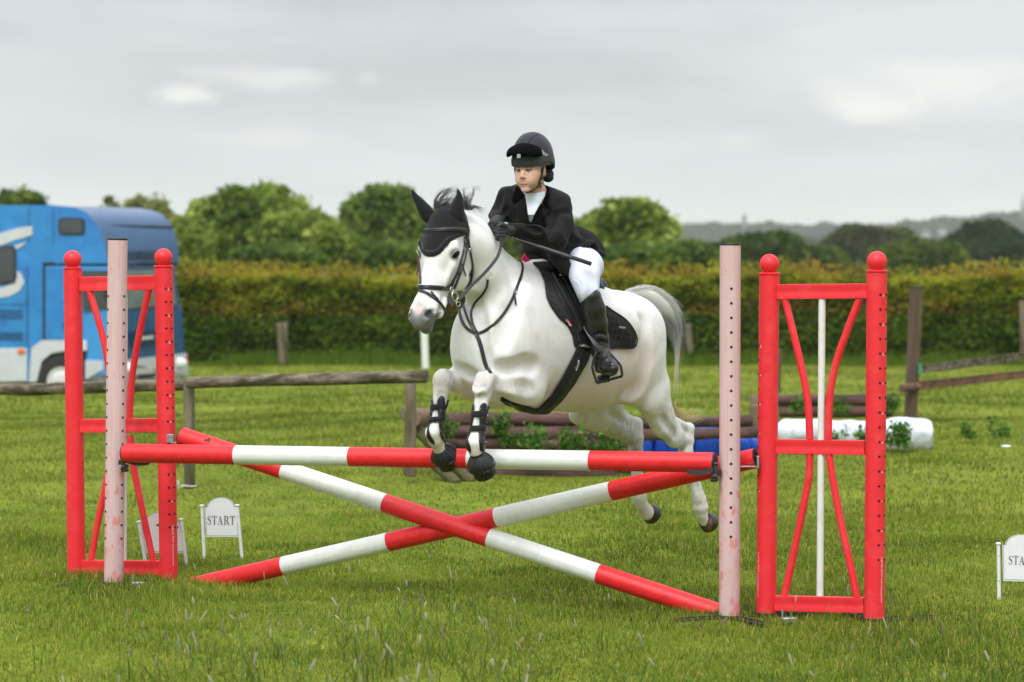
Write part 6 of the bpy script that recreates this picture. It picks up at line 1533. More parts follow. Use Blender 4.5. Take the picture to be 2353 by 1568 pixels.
# ---- stirrups belong to the saddle
def stirrup(top, bl, br_, Yt, leather):
    q = [(top[0]-5, top[1]), (top[0]-14, top[1]+9), (bl[0]-9, (top[1]+bl[1])/2-4), (bl[0]-9, bl[1]-30), (bl[0], bl[1])]
    q2 = [(top[0]+5, top[1]), (top[0]+17, top[1]+5), (br_[0]-14, (top[1]+br_[1])/2-6), (br_[0]-4, br_[1]-22), (br_[0], br_[1])]
    sad_st = MB()
    for qq in (q, q2): sad_st.tube([P(x, y, Yt+.05*(y-top[1])/80) for x, y in catmull(qq, 6)], [(.0075, .005)]*25, 8)
    sad_st.tube([P(x, y, Yt) for x, y in ((top[0]-6, top[1]), (top[0]+6, top[1]))], .007, 8)
    st = sad_st.build('stirrup', M_shellg, sad, auto=50)
    a, b = P(bl[0], bl[1], Yt+.05), P(br_[0], br_[1], Yt+.05); d = (b-a); n = d.normalized().cross(Vector((0, -1, 0))).normalized()
    MB().prism([(0, -.026), (d.length, -.026), (d.length, .026), (0, .026)], Vector((0, 0, -.014)), a+Vector((0, 0, .006)), d.normalized(), Vector((0, 1, 0))).build('tread', M_rubber, st, smooth=False)
    mb = MB(); pts = [P(x, y, Y) for x, y, Y in leather]; q = [Vector(p) for p in catmull(pts, 5)]; ribbon(mb, q, [Vector((.35, -.9, .1)).normalized()]*len(q), .026, .005); mb.build('stirrup_leather', M_strap, sad, auto=50)
stirrup((1382, 806), (1371, 880), (1430, 864), 14.73, [(1338, 738, 14.80), (1352, 765, 14.76), (1368, 790, 14.73), (1381, 807, 14.725)])
# ---- gloves
GF = Field(np.array(P(1148, 530, 14.57)), ((1, 0, 0), (0, 1, 0), (0, 0, 1)), (-.11, -.14, -.09), (.11, .18, .09), .0026)
def W3(x, y, d): return np.array(P(x, y, d))
GF.chain([(W3(1175, 530, 14.60), .024), (W3(1164, 530, 14.56), .029)], .012)
GF.ell(W3(1160, 529, 14.535), (.022, .024, .029), None, .010)
for i in range(4):
    y = 519+i*7.4; GF.chain([(W3(1158, y+1, 14.518), .0098), (W3(1147-abs(i-1.3), y+1, 14.498), .0096), (W3(1141, y+6, 14.508), .0088), (W3(1145, y+11, 14.535), .0080)], .002)
GF.chain([(W3(1163, 520, 14.52), .0125), (W3(1154, 516, 14.50), .0115), (W3(1146, 519, 14.50), .0098)], .006)
GF.chain([(W3(1143, 506, 14.64), .028), (W3(1138, 512, 14.62), .028)], .015)
v, f = GF.mesh(1); link('glove', mesh_np('glove', v, f), M_glove, rider)
GF2 = Field(np.array(P(1134, 517, 14.64)), ((1, 0, 0), (0, 1, 0), (0, 0, 1)), (-.09, -.12, -.09), (.09, .14, .09), .0026)
GF2.chain([(W3(1145, 508, 14.66), .026), (W3(1136, 513, 14.64), .029)], .015)
for i in range(4):
    y = 508+i*6.6; GF2.chain([(W3(1138+i*1.5, y, 14.62), .0098), (W3(1128+i*2.6, y+3, 14.60), .0094), (W3(1124+i*3.2, y+8, 14.615), .0086), (W3(1130+i*2, y+12, 14.64), .0078)], .002)
GF2.chain([(W3(1143, 507, 14.63), .011), (W3(1149, 515, 14.60), .010), (W3(1151, 521, 14.60), .009)], .006)
v, f = GF2.mesh(1); link('glove', mesh_np('glove_far', v, f), M_glove, rider)
# ---- helmet
hat = empty('helmet', re(0, 0, .1), 'dark jockey style helmet with a blue black silk cover worn by the rider', 'helmet')
def pk(vf): return keep_big(*vf)
def cutfield(F, fn): 
    w = F.world(np.stack(np.meshgrid(*F.ax, indexing='ij'), -1)); q = (w-E0) @ np.array(RAX).T; F.D = np.maximum(F.D, fn(q[..., 0], q[..., 1], q[..., 2])).astype(np.float32)
lo_h, hi_h = (-.20, -.15, -.06), (.22, .15, .24)
K1 = Field(E0, RAX, lo_h, hi_h, .0035)
K1.ell(re(-.027, 0, .065), (.123, .103, .128), RAX, .0); K1.ell(re(-.055, 0, .02), (.10, .10, .09), RAX, .02)
cutfield(K1, lambda f, s, u: -(u-(.048+.50*f)))
cutfield(K1, lambda f, s, u: .094-np.sqrt(((f+.02)/1.15)**2+(s/1.0)**2+np.maximum(u-.02, 0)**2*.8))
cutfield(K1, lambda f, s, u: -(u+.018))
v, f = K1.mesh(2); link('cover', mesh_np('cover', v, f), M_silk, hat)
kb = BVHTree.FromPolygons([tuple(x) for x in v.tolist()], f.tolist())
K2 = Field(E0, RAX, lo_h, hi_h, .0035)
K2.ell(re(-.012, 0, .045), (.126, .102, .085), RAX, .0)
cutfield(K2, lambda f, s, u: np.abs(u-.060)-.038)
cutfield(K2, lambda f, s, u: .086-np.sqrt((f*.85)**2+s**2))
v, f = K2.mesh(1); link('band', mesh_np('band', v, f), M_shellg, hat)
mb = MB(); mb.tube([re(-.012+.118*math.cos(a), .098*math.sin(a), .0235) for a in np.linspace(-2.2, 2.2, 50)], .0034, 8); mb.build('rim', M_shellg, hat)
K3 = Field(E0, RAX, lo_h, hi_h, .0035)
K3.ell(re(.066, 0, .086), (.092, .095, .056), RAX, .0)
cutfield(K3, lambda f, s, u: -(np.sqrt(((f-.060)/.086)**2+(s/.089)**2+((u-.073)/.053)**2)-1)*.05)
cutfield(K3, lambda f, s, u: -(u-.099+4.2*s*s+.05*(f-.1)))
cutfield(K3, lambda f, s, u: -(f-.030))
v, f = K3.mesh(4); link('peak', mesh_np('peak', v, f), M_velvet, hat)
M_peakt = M_silk
for pth in ([(1206, 352), (1210, 335), (1222, 318), (1236, 308)], [(1186, 330), (1192, 318), (1206, 306)]):
    strap('seam', pth, .003, .0015, M_velvet, hat, bv=kb, off=0)
M_badge = mat('badge_white', (.75, .77, .8), .5, 0, 10); M_ink = mat('badge_ink', (.02, .02, .03), .5, 0, 10)
k2b = None
def plate(px, py, w, h, d, mt, par, nm='badge'):
    p = Vector(re(.118, 0, .05)); 
    return None
bp0 = Vector(P(1192, 359, 14.613)); bn_ = Vector((-.30, -.95, -.05)).normalized(); bR = bn_.to_track_quat('Y', 'Z').to_matrix()
bd = MB().box(bp0, (.019, .004, .019), R=bR, bev=.001).build('badge', M_badge, hat)
MB().torus(bp0+bn_*.0025, .0055, .0012, bn_, 20, 6, (1, 1.1)).build('badge_mark', M_ink, bd)
print_px('maker_name', '4Star', .025, 1249, 352, math.radians(28), kb, M_prt, hat)
hlog('helmet')
# harness, hair bun, ear straps
for nm, pth, wd in (('harness_strap', [(1247, 384), (1246, 394), (1242, 404), (1239, 414), (1237, 424)], .014), ('harness_strap', [(1256, 398), (1250, 406), (1242, 411)], .010), ('chin_strap', [(1238, 424), (1230, 432), (1220, 438), (1208, 442)], .010)):
    strap(nm, pth, wd, .004, M_strap, hat, bv=bbvh, off=.004)
for (x, y) in ((1240, 421), (1239, 428)):
    p, n = hit(x, y, bbvh)
    if p is not None: MB().box(p+n*.010, (.015, .007, .012), R=n.to_track_quat('Y', 'Z').to_matrix(), bev=.002).build('buckle', M_rubber, hat)
mb = MB(); ribbon(mb, [Vector(q) for q in catmull([re(.05, -.066, .03), re(.045, -.070, .0), re(.04, -.066, -.03), re(.05, -.05, -.065), re(.06, -.03, -.095)], 5)], [Vector((-.8, -.5, 0)).normalized()]*21, .013, .004); mb.build('harness_strap', M_strap, hat)
bn2 = MB(); bn2.sphere(re(-.105, .030, -.035), (.042, .040, .036), 20, 12); bn2.sphere(re(-.085, .052, -.05), (.030, .026, .026), 16, 10); bn2.build('hair_bun', M_net, rider)
# ---- whip
wh = empty('riding_whip', P(1300, 585, 14.46), 'black riding whip with a ridged rubber handle held under the rider\'s forearm', 'whip')
a, b, c, d = Vector(P(1150, 540, 14.48)), Vector(P(1200, 554, 14.475)), Vector(P(1237, 566, 14.46)), Vector(P(1359, 607, 14.42))
MB().tube([a+(b-a)*.25, a+(b-a)*.5, b, c], [.003, .0035, .0045, .006], 10).build('shaft', M_strap, wh)
mb = MB(); ax_ = (d-c).normalized(); q_ = Vector((0, 0, 1)).rotation_difference(ax_); n = 40; V_ = []; Fc = []
for z, r in ((0, .0065), (.004, .0085), ((d-c).length-.004, .0098), ((d-c).length, .0085)):
    for k in range(n): a_ = 2*PI*k/n; rr_ = r*(1+.10*(1 if (k//2) % 2 else -1)); V_.append(c+q_ @ Vector((rr_*math.cos(a_), rr_*math.sin(a_), z)))
for i in range(3):
    for k in range(n): Fc.append((i*n+k, i*n+(k+1) % n, (i+1)*n+(k+1) % n, (i+1)*n+k))
Fc.append(tuple(range(3*n, 4*n))); mb.add(V_, Fc).build('handle', M_rubber, wh)
M_pink = mat('pink_cloth', L((225, 40, 90)), .7, .1, 30, .3)
mb = MB(); q = [Vector(P(x, y, H(x, y, .0)[1]-.03)) for x, y in catmull([(1201, 589), (1208, 597), (1218, 606), (1226, 612)], 4)]
ribbon(mb, q, [Vector((-.3, -.8, .5)).normalized()]*len(q), .034, .006); pk = mb.build('pink_binding', M_pink, pad)
hlog('rider')
# ------------------------------------------------------------------ START signs
M_signw = mat('sign_board', (.74, .76, .79), .35, .04, 6, .05, spec=.5); M_ink2 = mat('sign_ink', (.008, .008, .010), .5, 0, 10)
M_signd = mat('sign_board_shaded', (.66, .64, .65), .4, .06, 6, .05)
def letter_polys(ch):
    """Roman capitals as polygons in a 0..w by 0..1 cell"""
    s = .035
    if ch == 'T': return .78, [[(.33, .04), (.46, .04), (.46, .95), (.33, .95)], [(.24, 0), (.55, 0), (.55, .035), (.24, .035)], [(.03, .96), (.76, .96), (.76, 1), (.03, 1)], [(.03, .96), (.03, .76), (.05, .76), (.10, .90), (.16, .96)], [(.76, .96), (.63, .96), (.69, .90), (.74, .76), (.76, .76)]]
    if ch == 'A': return .90, [[(.10, .035), (.14, .035), (.43, .80), (.41, .93)], [(.41, 1), (.60, .035), (.77, .035), (.46, 1)], [(.41, .93), (.43, .80), (.60, .035), (.41, 1)], [(.21, .32), (.58, .32), (.57, .37), (.23, .37)], [(.01, 0), (.26, 0), (.26, .035), (.01, .035)], [(.50, 0), (.88, 0), (.88, .035), (.50, .035)]]
    if ch == 'R': return .88, [[(.12, .035), (.25, .035), (.25, .965), (.12, .965)], [(.02, 0), (.36, 0), (.36, .035), (.02, .035)], [(.02, .965), (.45, .965), (.45, 1), (.02, 1)], [(.25, .965), (.45, .965), (.45, .925), (.25, .925)], [(.25, .52), (.42, .52), (.42, .475), (.25, .475)],
        [(.45, 1), (.60, .96), (.69, .87), (.70, .74), (.66, .60), (.56, .51), (.42, .475), (.42, .52), (.50, .56), (.55, .64), (.56, .76), (.53, .88), (.45, .95)], [(.38, .49), (.52, .50), (.80, .035), (.63, .035)], [(.60, 0), (.87, 0), (.87, .035), (.60, .035)]]
    if ch == 'S':
        q = catmull([(.54, .78), (.50, .92), (.36, .975), (.20, .94), (.12, .80), (.17, .66), (.32, .54), (.48, .44), (.55, .28), (.50, .10), (.34, .025), (.17, .06), (.09, .22)], 5); w = [.018+.055*math.exp(-((i/(len(q)-1)-.5)/.20)**2) for i in range(len(q))]; P_ = []
        for i in range(len(q)-1):
            (x0, y0), (x1, y1) = q[i], q[i+1]; d = math.hypot(x1-x0, y1-y0)+1e-9; nx, ny = -(y1-y0)/d, (x1-x0)/d
            P_.append([(x0+nx*w[i], y0+ny*w[i]), (x0-nx*w[i], y0-ny*w[i]), (x1-nx*w[i+1], y1-ny*w[i+1]), (x1+nx*w[i+1], y1+ny*w[i+1])])
        P_ += [[(.535, .98), (.565, .98), (.565, .70), (.54, .70)], [(.08, .02), (.105, .02), (.10, .30), (.075, .30)]]
        return .66, P_
def text_mesh(mb, txt, o, u, v, h, n, track=.04):
    x = 0; cells = []
    for ch in txt: w, ps = letter_polys(ch); cells.append((x, ps)); x += w+track
    tot = x-track; CN = .79
    for x0, ps in cells:
        for p in ps:
            a = sum(p[i][0]*p[(i+1) % len(p)][1]-p[(i+1) % len(p)][0]*p[i][1] for i in range(len(p)))
            if a < 0: p = p[::-1]
            mb.prism([((q[0]+x0-tot/2)*h*CN, (q[1]-.5)*h) for q in p], n*.0012, o, u, v)
def sign(foot_l, foot_r, top_l, top_r, panel, Y, label, text=None, mt=None, clip=None, arrow=False):
    """two stakes and an arched panel; photo coordinates, panel = (xl, xr, ytop_shoulder, ybottom, yarch)"""
    e = empty('start_sign' if text else 'number_sign', P((foot_l[0]+foot_r[0])/2, foot_l[1], Y), label, 'sign', None); mt = mt or M_signw
    for f_, t_ in ((foot_l, top_l), (foot_r, top_r)):
        A, T = P(f_[0], f_[1]+6, Y), P(t_[0], t_[1], Y); d = (T-A).normalized(); w = .012
        mb = MB(); mb.tube([A, T], [(w*.9, w*.8), (w*.9, w*.8)], 8); mb.lathe(T-d*.004, [(w*1.1, 0), (w*1.25, .003), (w*1.25, .008), (w*.8, .011)], 12, d); st = mb.build('stake', mt, e, auto=30)
        for k in (.30, .86): p = A+(T-A)*(k*.75+.16)+Vector((0, -.012, 0)); MB().sphere(p, (.0026, .0016, .0026), 8, 5).build('screw', M_ink2, st)
    (x0, y0), (x1, y1), (x2, y2), (x3, y3), (xa, ya) = panel              # lower left, lower right, upper right, upper left, arch top
    O = P((x0+x1+x2+x3)/4, (y0+y1+y2+y3)/4, Y-.004); s = Y/QF
    def loc(x, y): q = P(x, y, Y); return (q.x-O.x, q.z-O.z)
    arc = []
    for i in range(29):
        t = i/28; xx = x3+(x2-x3)*t; yy = y3*(1-t)+y2*t; q = (t-.5)/.41; up_ = (y2+y3)/2-ya
        k = math.sqrt(max(0, 1-q*q)) if abs(q) < 1 else 0; arc.append((xx, yy-up_*k))
    outl = [(x0, y0), (x1, y1), (x2, y2)]+[q for q in reversed(arc)]+[(x3, y3)]
    pl = [loc(*q) for q in outl]
    MB().prism(pl, Vector((0, .007, 0)), O, Vector((1, 0, 0)), Vector((0, 0, 1))).build('panel', mt, e, auto=30, smooth=True)
    # thin black border line
    c = (sum(p[0] for p in pl)/len(pl), sum(p[1] for p in pl)/len(pl)); inn = [(c[0]+(p[0]-c[0])*.955, c[1]+(p[1]-c[1])*.965) for p in pl]
    bm_ = MB(); n = len(inn)
    for i in range(n):
        a, b = Vector((O.x+inn[i][0], O.y-.0004, O.z+inn[i][1])), Vector((O.x+inn[(i+1) % n][0], O.y-.0004, O.z+inn[(i+1) % n][1])); d = (b-a)
        if d.length > 1e-4: bm_.box((a+b)/2, (d.length+.001, .0008, .0018), R=d.to_track_quat('X', 'Z').to_matrix())
    bm_.build('border_line', M_ink2, e, smooth=False)
    if text:
        tx, ty, th = text; d = Vector((P(x1, y1, Y)-P(x0, y0, Y))).normalized(); up = Vector((0, 0, 1)); up = (up-d*up.dot(d)).normalized(); mb = MB(); text_mesh(mb, 'START', P(tx, ty, Y-.0062), d, up, th*s, Vector((0, .0016, 0))); mb.build('lettering', M_ink2, e, smooth=False)
    if arrow:
        mb = MB(); mb.prism([loc(*q) for q in ((357, 1207), (366, 1203), (373, 1206), (392, 1212), (410, 1209), (410, 1214), (388, 1219), (369, 1211))], Vector((0, .0016, 0)), O+Vector((0, -.0022, 0)), Vector((1, 0, 0)), Vector((0, 0, 1))).build('bird_emblem', M_ink2, e, smooth=False)
    return e
sign((470, 1287), (557, 1286), (464, 1163), (545, 1162), ((474, 1234), (549, 1234), (545, 1164), (469, 1166), (507, 1143)), 16.7, 'white START sign standing behind the low end of the sloping pole, on the left', (508, 1196, 19.5))
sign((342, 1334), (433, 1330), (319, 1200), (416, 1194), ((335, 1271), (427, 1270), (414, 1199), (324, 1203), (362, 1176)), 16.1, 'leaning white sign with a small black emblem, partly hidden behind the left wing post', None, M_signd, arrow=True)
sign((2296, 1382), (2384, 1380), (2294, 1250), (2380, 1248), ((2305, 1335), (2392, 1337), (2388, 1250), (2303, 1252), (2350, 1228)), 14.75, 'white START sign cut off by the right edge of the photo', (2350, 1288, 20))
# ------------------------------------------------------------------ wooden fence, log pile, barrels
M_wood = mat('weathered_wood', L((118, 108, 92)), .9, .45, 14, .9, 40, col2=L((66, 60, 42)), ramp=(.44, .58), stretch=(.3, 1, 1), bdist=.01)
M_woodv = mat('weathered_post', L((116, 106, 88)), .9, .3, 10, .7, 40, col2=L((74, 70, 44)), ramp=(.45, .65), stretch=(1, 1, .2))
M_log = mat('dark_log', L((96, 70, 64)), .9, .3, 8, .7, 35, col2=L((60, 44, 38)), ramp=(.4, .62), stretch=(.25, 1, 1))
M_logr = mat('red_brown_rail', L((128, 92, 72)), .9, .3, 8, .6, 35, col2=L((90, 66, 54)), ramp=(.42, .65), stretch=(.25, 1, 1))
M_moss = mat('mossy_brace', L((88, 82, 54)), .95, .4, 12, .6, 40, col2=L((66, 74, 38)), ramp=(.45, .6))
M_logend = mat('log_end', L((116, 96, 76)), .9, .3, 16, .4, 40)
def log(name, a, b, r, mt, parent, seed=0, n=14):
    a, b = Vector(a), Vector(b); rr = random.Random(seed); pts = []; rad = []
    for i in range(9):
        t = i/8; p = a.lerp(b, t); pts.append(p+Vector((0, rr.uniform(-.006, .006), rr.uniform(-.005, .005)))); rad.append(r*rr.uniform(.94, 1.04))
    pts = [a]+pts[1:-1]+[b]; d = (b-a).normalized(); pts = [a+d*.0]+[a+d*.012]+pts[1:-1]+[b-d*.012, b]; rad = [rad[0]*.88]+[rad[0]]+rad[1:-1]+[rad[-1], rad[-1]*.88]
    o = MB().tube(pts, rad, n).build(name, mt, parent, auto=50); return o
f1 = empty('rail_fence', P(440, 1120, 21.7), 'low weathered fence of round rails on short posts, left of the horse', 'fence')
log('rail', P(-60, 897, 22.6), P(160, 893, 22.4), .048, M_wood, f1, 1); log('rail', P(150, 893, 22.4), P(428, 884, 22.0), .048, M_wood, f1, 2); log('rail', P(430, 880, 21.7), P(982, 866, 21.3), .047, M_wood, f1, 3)
log('post', P(436, 1124, 21.8), P(434, 868, 21.8), .044, M_woodv, f1, 4); log('post', P(943, 1096, 21.9), P(944, 870, 21.9), .045, M_woodv, f1, 5); 
M_rope = mat('white_rope', (.6, .62, .62), .8, .1, 20)
rp = empty('rope', P(420, 1120, 21.6), 'white twine tied round the foot of the grey fence post', 'rope'); MB().torus(P(436, 1117, 21.8), .05, .006, (0, 0, 1), 24, 6).build('loop', M_rope, rp)
MB().tube([P(434, 1118, 21.74), P(420, 1116, 21.7), P(410, 1122, 21.68), P(404, 1108, 21.66), P(412, 1104, 21.66), P(410, 1114, 21.66)], .006, 6).build('tail', M_rope, rp)
lp = empty('log_fence', P(1200, 1100, 22.8), 'stack of dark brown logs forming a low cross country fence behind the horse\'s front legs', 'log jump')
for (xa, ya, xb, yb, r, sd) in ((1008, 965, 1395, 962, .058, 1), (1012, 992, 1480, 1000, .062, 2), (1020, 1020, 1470, 1022, .058, 3), (1030, 1049, 1472, 1050, .060, 4), (1085, 1086, 1420, 1095, .066, 5), (1030, 1076, 1480, 1074, .050, 6)):
    log('log', P(xa, ya, 23.0), P(xb, yb, 23.1), r, M_log, lp, sd)
log('log', P(925, 950, 22.55), P(1010, 957, 22.7), .055, M_logend, lp, 9)
log('log_end', P(948, 962, 22.3), P(975, 962, 22.9), .075, M_logend, lp, 10)
log('brace', P(955, 985, 22.4), P(1085, 1110, 22.2), .046, M_moss, lp, 11); log('post', P(940, 1090, 22.6), P(944, 955, 22.6), .05, M_woodv, lp, 12)
log('brace', P(1000, 1070, 22.3), P(1052, 1112, 22.0), .040, M_moss, lp, 14)
lr = empty('log_fence', P(1600, 1045, 24.3), 'pair of grey brown logs lying above the blue barrels behind the hind legs', 'log jump')
log('log', P(1468, 1000, 24.6), P(1742, 993, 24.4), .050, M_log, lr, 21); log('log', P(1420, 974, 24.8), P(1730, 968, 24.6), .052, M_log, lr, 22); log('post', P(1740, 1000, 24.9), P(1738, 930, 24.9), .06, M_logend, lr, 23)
l3 = empty('log_fence', P(1900, 960, 29.5), 'two dark logs behind the right red wing, ending at the tall fence post', 'log jump')
log('log', P(1725, 921, 29.6), P(2066, 918, 29.6), .062, M_log, l3, 31); log('log', P(1790, 946, 29.6), P(2050, 946, 29.6), .060, M_log, l3, 32); log('log_end', P(1738, 921, 29.3), P(1756, 921, 29.6), .07, M_logend, l3, 33)
M_blue = plastic('blue_plastic', L((20, 84, 200)), L((16, 60, 160)), (.5, .75), rough=.35); M_bagw = mat('white_drum', (.60, .64, .68), .45, .25, 6, .5, 9, bdist=.02)
def barrel(px0, px1, py, Y, r, label, mt, grp=None, yoff=0.3):
    A, B_ = P(px0, py, Y), P(px1, py, Y+yoff); d = (B_-A); ln = d.length; d.normalize(); e = empty('barrel', A, label, 'barrel', grp)
    nr = max(3, int(ln/.10)); rib_ = []
    for i in range(nr): z = ln*(i+.5)/nr; rib_ += [(r*.99, z-ln/nr*.42), (r*1.0, z-ln/nr*.2), (r*1.0, z+ln/nr*.2), (r*.985, z+ln/nr*.45), (r*.955, z+ln/nr*.5)]
    prof = [(r*.80, 0), (r*.93, .01), (r, .02)]+[q for q in rib_ if .03 < q[1] < ln-.03]+[(r, ln-.02), (r*.93, ln-.01), (r*.80, ln)]
    prof_old = [(r*.80, 0), (r*.93, .01), (r, .04), (r, ln*.16), (r*1.03, ln*.18), (r, ln*.20), (r, ln*.5), (r*1.03, ln*.52), (r, ln*.54), (r, ln*.80), (r*1.03, ln*.82), (r, ln*.84), (r, ln-.04), (r*.93, ln-.01), (r*.80, ln)]
    MB().lathe(A, prof, 32, d).build('drum', mt, e, auto=60)
for i, (a, b) in enumerate(((1405, 1500), (1502, 1590), (1592, 1668), (1670, 1748))):
    barrel(a, b, 1024, 25.0, .165, ('blue plastic barrel half hidden behind the far hind leg', 'blue plastic barrel between the two hind legs', 'blue plastic barrel left of the right pink post', 'blue plastic barrel between the right pink post and the red wing')[i], M_blue, 'blue barrels lying in a row under the logs', 0)

def sack(px, py, Y, rx, ry, rz, label, seed):
    F = Field(np.array(P(px, py, Y)), np.eye(3), (-rx*1.3, -ry*1.4, -rz*1.5), (rx*1.3, ry*1.4, rz*1.5), .02)
    F.cap(np.array(P(px, py, Y))-np.array([rx*.62, 0, 0]), np.array(P(px, py, Y))+np.array([rx*.62, 0, 0]), rz, rz*.95, .02); w = F.world(np.stack(np.meshgrid(*F.ax, indexing='ij'), -1)); F.D += (.016*wob(w, 9, seed)+.012*wob(w, 26, seed+1)+.006*wob(w, 50, seed+2)).astype(np.float32)
    v, f = F.mesh(2); e = empty('drum', P(px, py+40, Y), label, 'drum', 'white plastic drums lying in the grass'); link('shell', mesh_np('shell', v, f), M_bagw, e)
sack(1855, 995, 26.2, .30, .16, .130, 'white plastic drum lying left of the thin white tube of the right wing', 1)
sack(1950, 1000, 25.8, .26, .16, .135, 'white plastic drum lying just right of the thin white tube', 2)
sack(2040, 1003, 25.4, .20, .16, .155, 'white plastic drum lying with its round end beside the nettles', 3)
sack(2088, 1000, 25.9, .17, .18, .170, 'rightmost white plastic drum, right of the right wing', 4)
# tall leaning post with rails on the right
fr = empty('rail_fence', P(2100, 965, 30), 'tall dark leaning post with two rough rails running off to the right edge', 'fence')
M_postd = mat('dark_post', L((92, 74, 60)), .9, .3, 8, .6, 35, col2=L((92, 96, 48)), ramp=(.52, .70), stretch=(1, 1, .12))
a, b = P(2092, 968, 30), P(2106, 658, 30); d = (b-a).normalized(); q = MB(); q.box((a+b)/2, (.115, .115, (b-a).length), R=Vector((0, 0, 1)).rotation_difference(d).to_matrix() @ Matrix.Rotation(.5, 3, 'Z'), bev=.008); q.build('post', M_postd, fr, auto=40)
def board(name, a, b, h, t, mt, par):
    a, b = Vector(a), Vector(b); d = (b-a); MB().box((a+b)/2, (d.length, t, h), R=d.to_track_quat('X', 'Z').to_matrix(), bev=.006).build(name, mt, par, auto=40)
board('rail', P(2122, 848, 30), P(2560, 792, 33), .085, .05, M_wood, fr); board('rail', P(2100, 888, 30), P(2560, 838, 33), .085, .05, M_logr, fr)
log('rail_end', P(2072, 893, 29.8), P(2110, 889, 30), .045, M_logr, fr, 3)
MB().box(P(2113, 848, 29.9), (.035, .08, .11), bev=.005).build('clamp', mat('green_plastic', L((20, 140, 110)), .5), fr, auto=40)
board('post', P(2352, 830, 32), P(2350, 690, 32), .07, .07, M_woodv, fr)
dp = empty('fence_post', P(1790, 905, 34), 'thin dark wooden post showing between the bars of the right wing', 'post'); board('post', P(1788, 905, 34), P(1792, 800, 34), .05, .05, M_postd, dp)
gp = empty('gate_posts', P(648, 836, 63), 'pair of short grey fence posts in front of the hedge', 'post')
log('post', P(650, 838, 63), P(640, 742, 63), .075, M_woodv, gp, 1); log('post', P(655, 838, 63.2), P(655, 740, 63.2), .06, M_woodv, gp, 2)
gq = empty('fence_post', P(1585, 800, 64), 'short grey post at the hedge behind the horse\'s tail', 'post'); log('post', P(1586, 812, 64.4), P(1580, 745, 64.4), .08, M_woodv, gq, 3)
wp = empty('marker_pole', P(977, 845, 50), 'white marker pole with a red upper part behind the horse\'s muzzle', 'pole')
MB().tube([P(978, 846, 48), P(973, 700, 48)], .062, 14).build('lower_pole', M_wht, wp); MB().tube([P(973, 700, 48), P(972, 640, 48)], .062, 14).build('upper_pole', M_wht, wp)
MB().tube([P(972, 640, 48), P(970, 575, 48)], .066, 14).build('red_section', M_redw, wp)
# nettles and docks round the logs and drums
def nettles(name, spots, label, seed, grp=None):
    e = empty('nettle_clump', P(*spots[0]), label, 'nettles', grp); r = random.Random(seed); cs = []; mb = MB()
    for (x, y, Y) in spots:
        for _ in range(5):
            xx = x+r.uniform(-17, 17); h = r.uniform(.07, .20); b0 = P(xx, y, Y); t_ = b0+Vector((r.uniform(-.05, .05), 0, h)); mb.tube([b0, t_], [.005, .003], 5)
            for k in range(5): cs.append((b0.lerp(t_, .25+.19*k), (.055, .045, .016), 1))
    tag(mb.build('stems', mat('nettle_stem', L((70, 90, 40)), .8), e), kind='stuff'); leafcloud('leaves', cs, 26*len(spots)*5, .020, [L((52, 88, 34)), L((86, 128, 50)), L((118, 156, 68))], e, seed)
nettles('n', [(1170, 1030, 22.8), (1215, 1030, 22.8), (1240, 1040, 22.7)], 'nettle clump growing out of the dark logs under the horse\'s chest', 1)
nettles('n', [(1300, 1040, 22.7), (1340, 1040, 22.7), (1380, 1045, 22.7), (1420, 1045, 22.7)], 'nettle clump against the logs left of the far hind leg', 2)
nettles('n', [(1030, 1010, 22.8), (1150, 1000, 22.8)], 'small nettle clump on the left part of the dark logs', 3)
nettles('n', [(1925, 1022, 25.3), (1975, 1024, 25.3)], 'nettle clump in front of the white drums right of the thin white tube', 4)
nettles('n', [(2030, 1030, 24.9), (2075, 1030, 24.9), (2060, 1025, 24.9), (2085, 1024, 25.0)], 'nettle clump between the two rightmost white drums', 5)
nettles('n', [(1830, 950, 29.3), (1930, 955, 29.3), (2045, 950, 29.4)], 'nettles growing through the two dark logs behind the right wing', 6)
nettles('n', [(2235, 1010, 26.5), (2300, 1008, 26.5)], 'sparse weeds standing in the grass right of the white drums', 7)
fe = empty('feather', P(2310, 1024, 25.4), 'small pale feather like scrap lying in the grass at the right', 'litter'); MB().sphere(P(2312, 1026, 25.4), (.045, .03, .012), 12, 6).build('scrap', M_signw, fe)
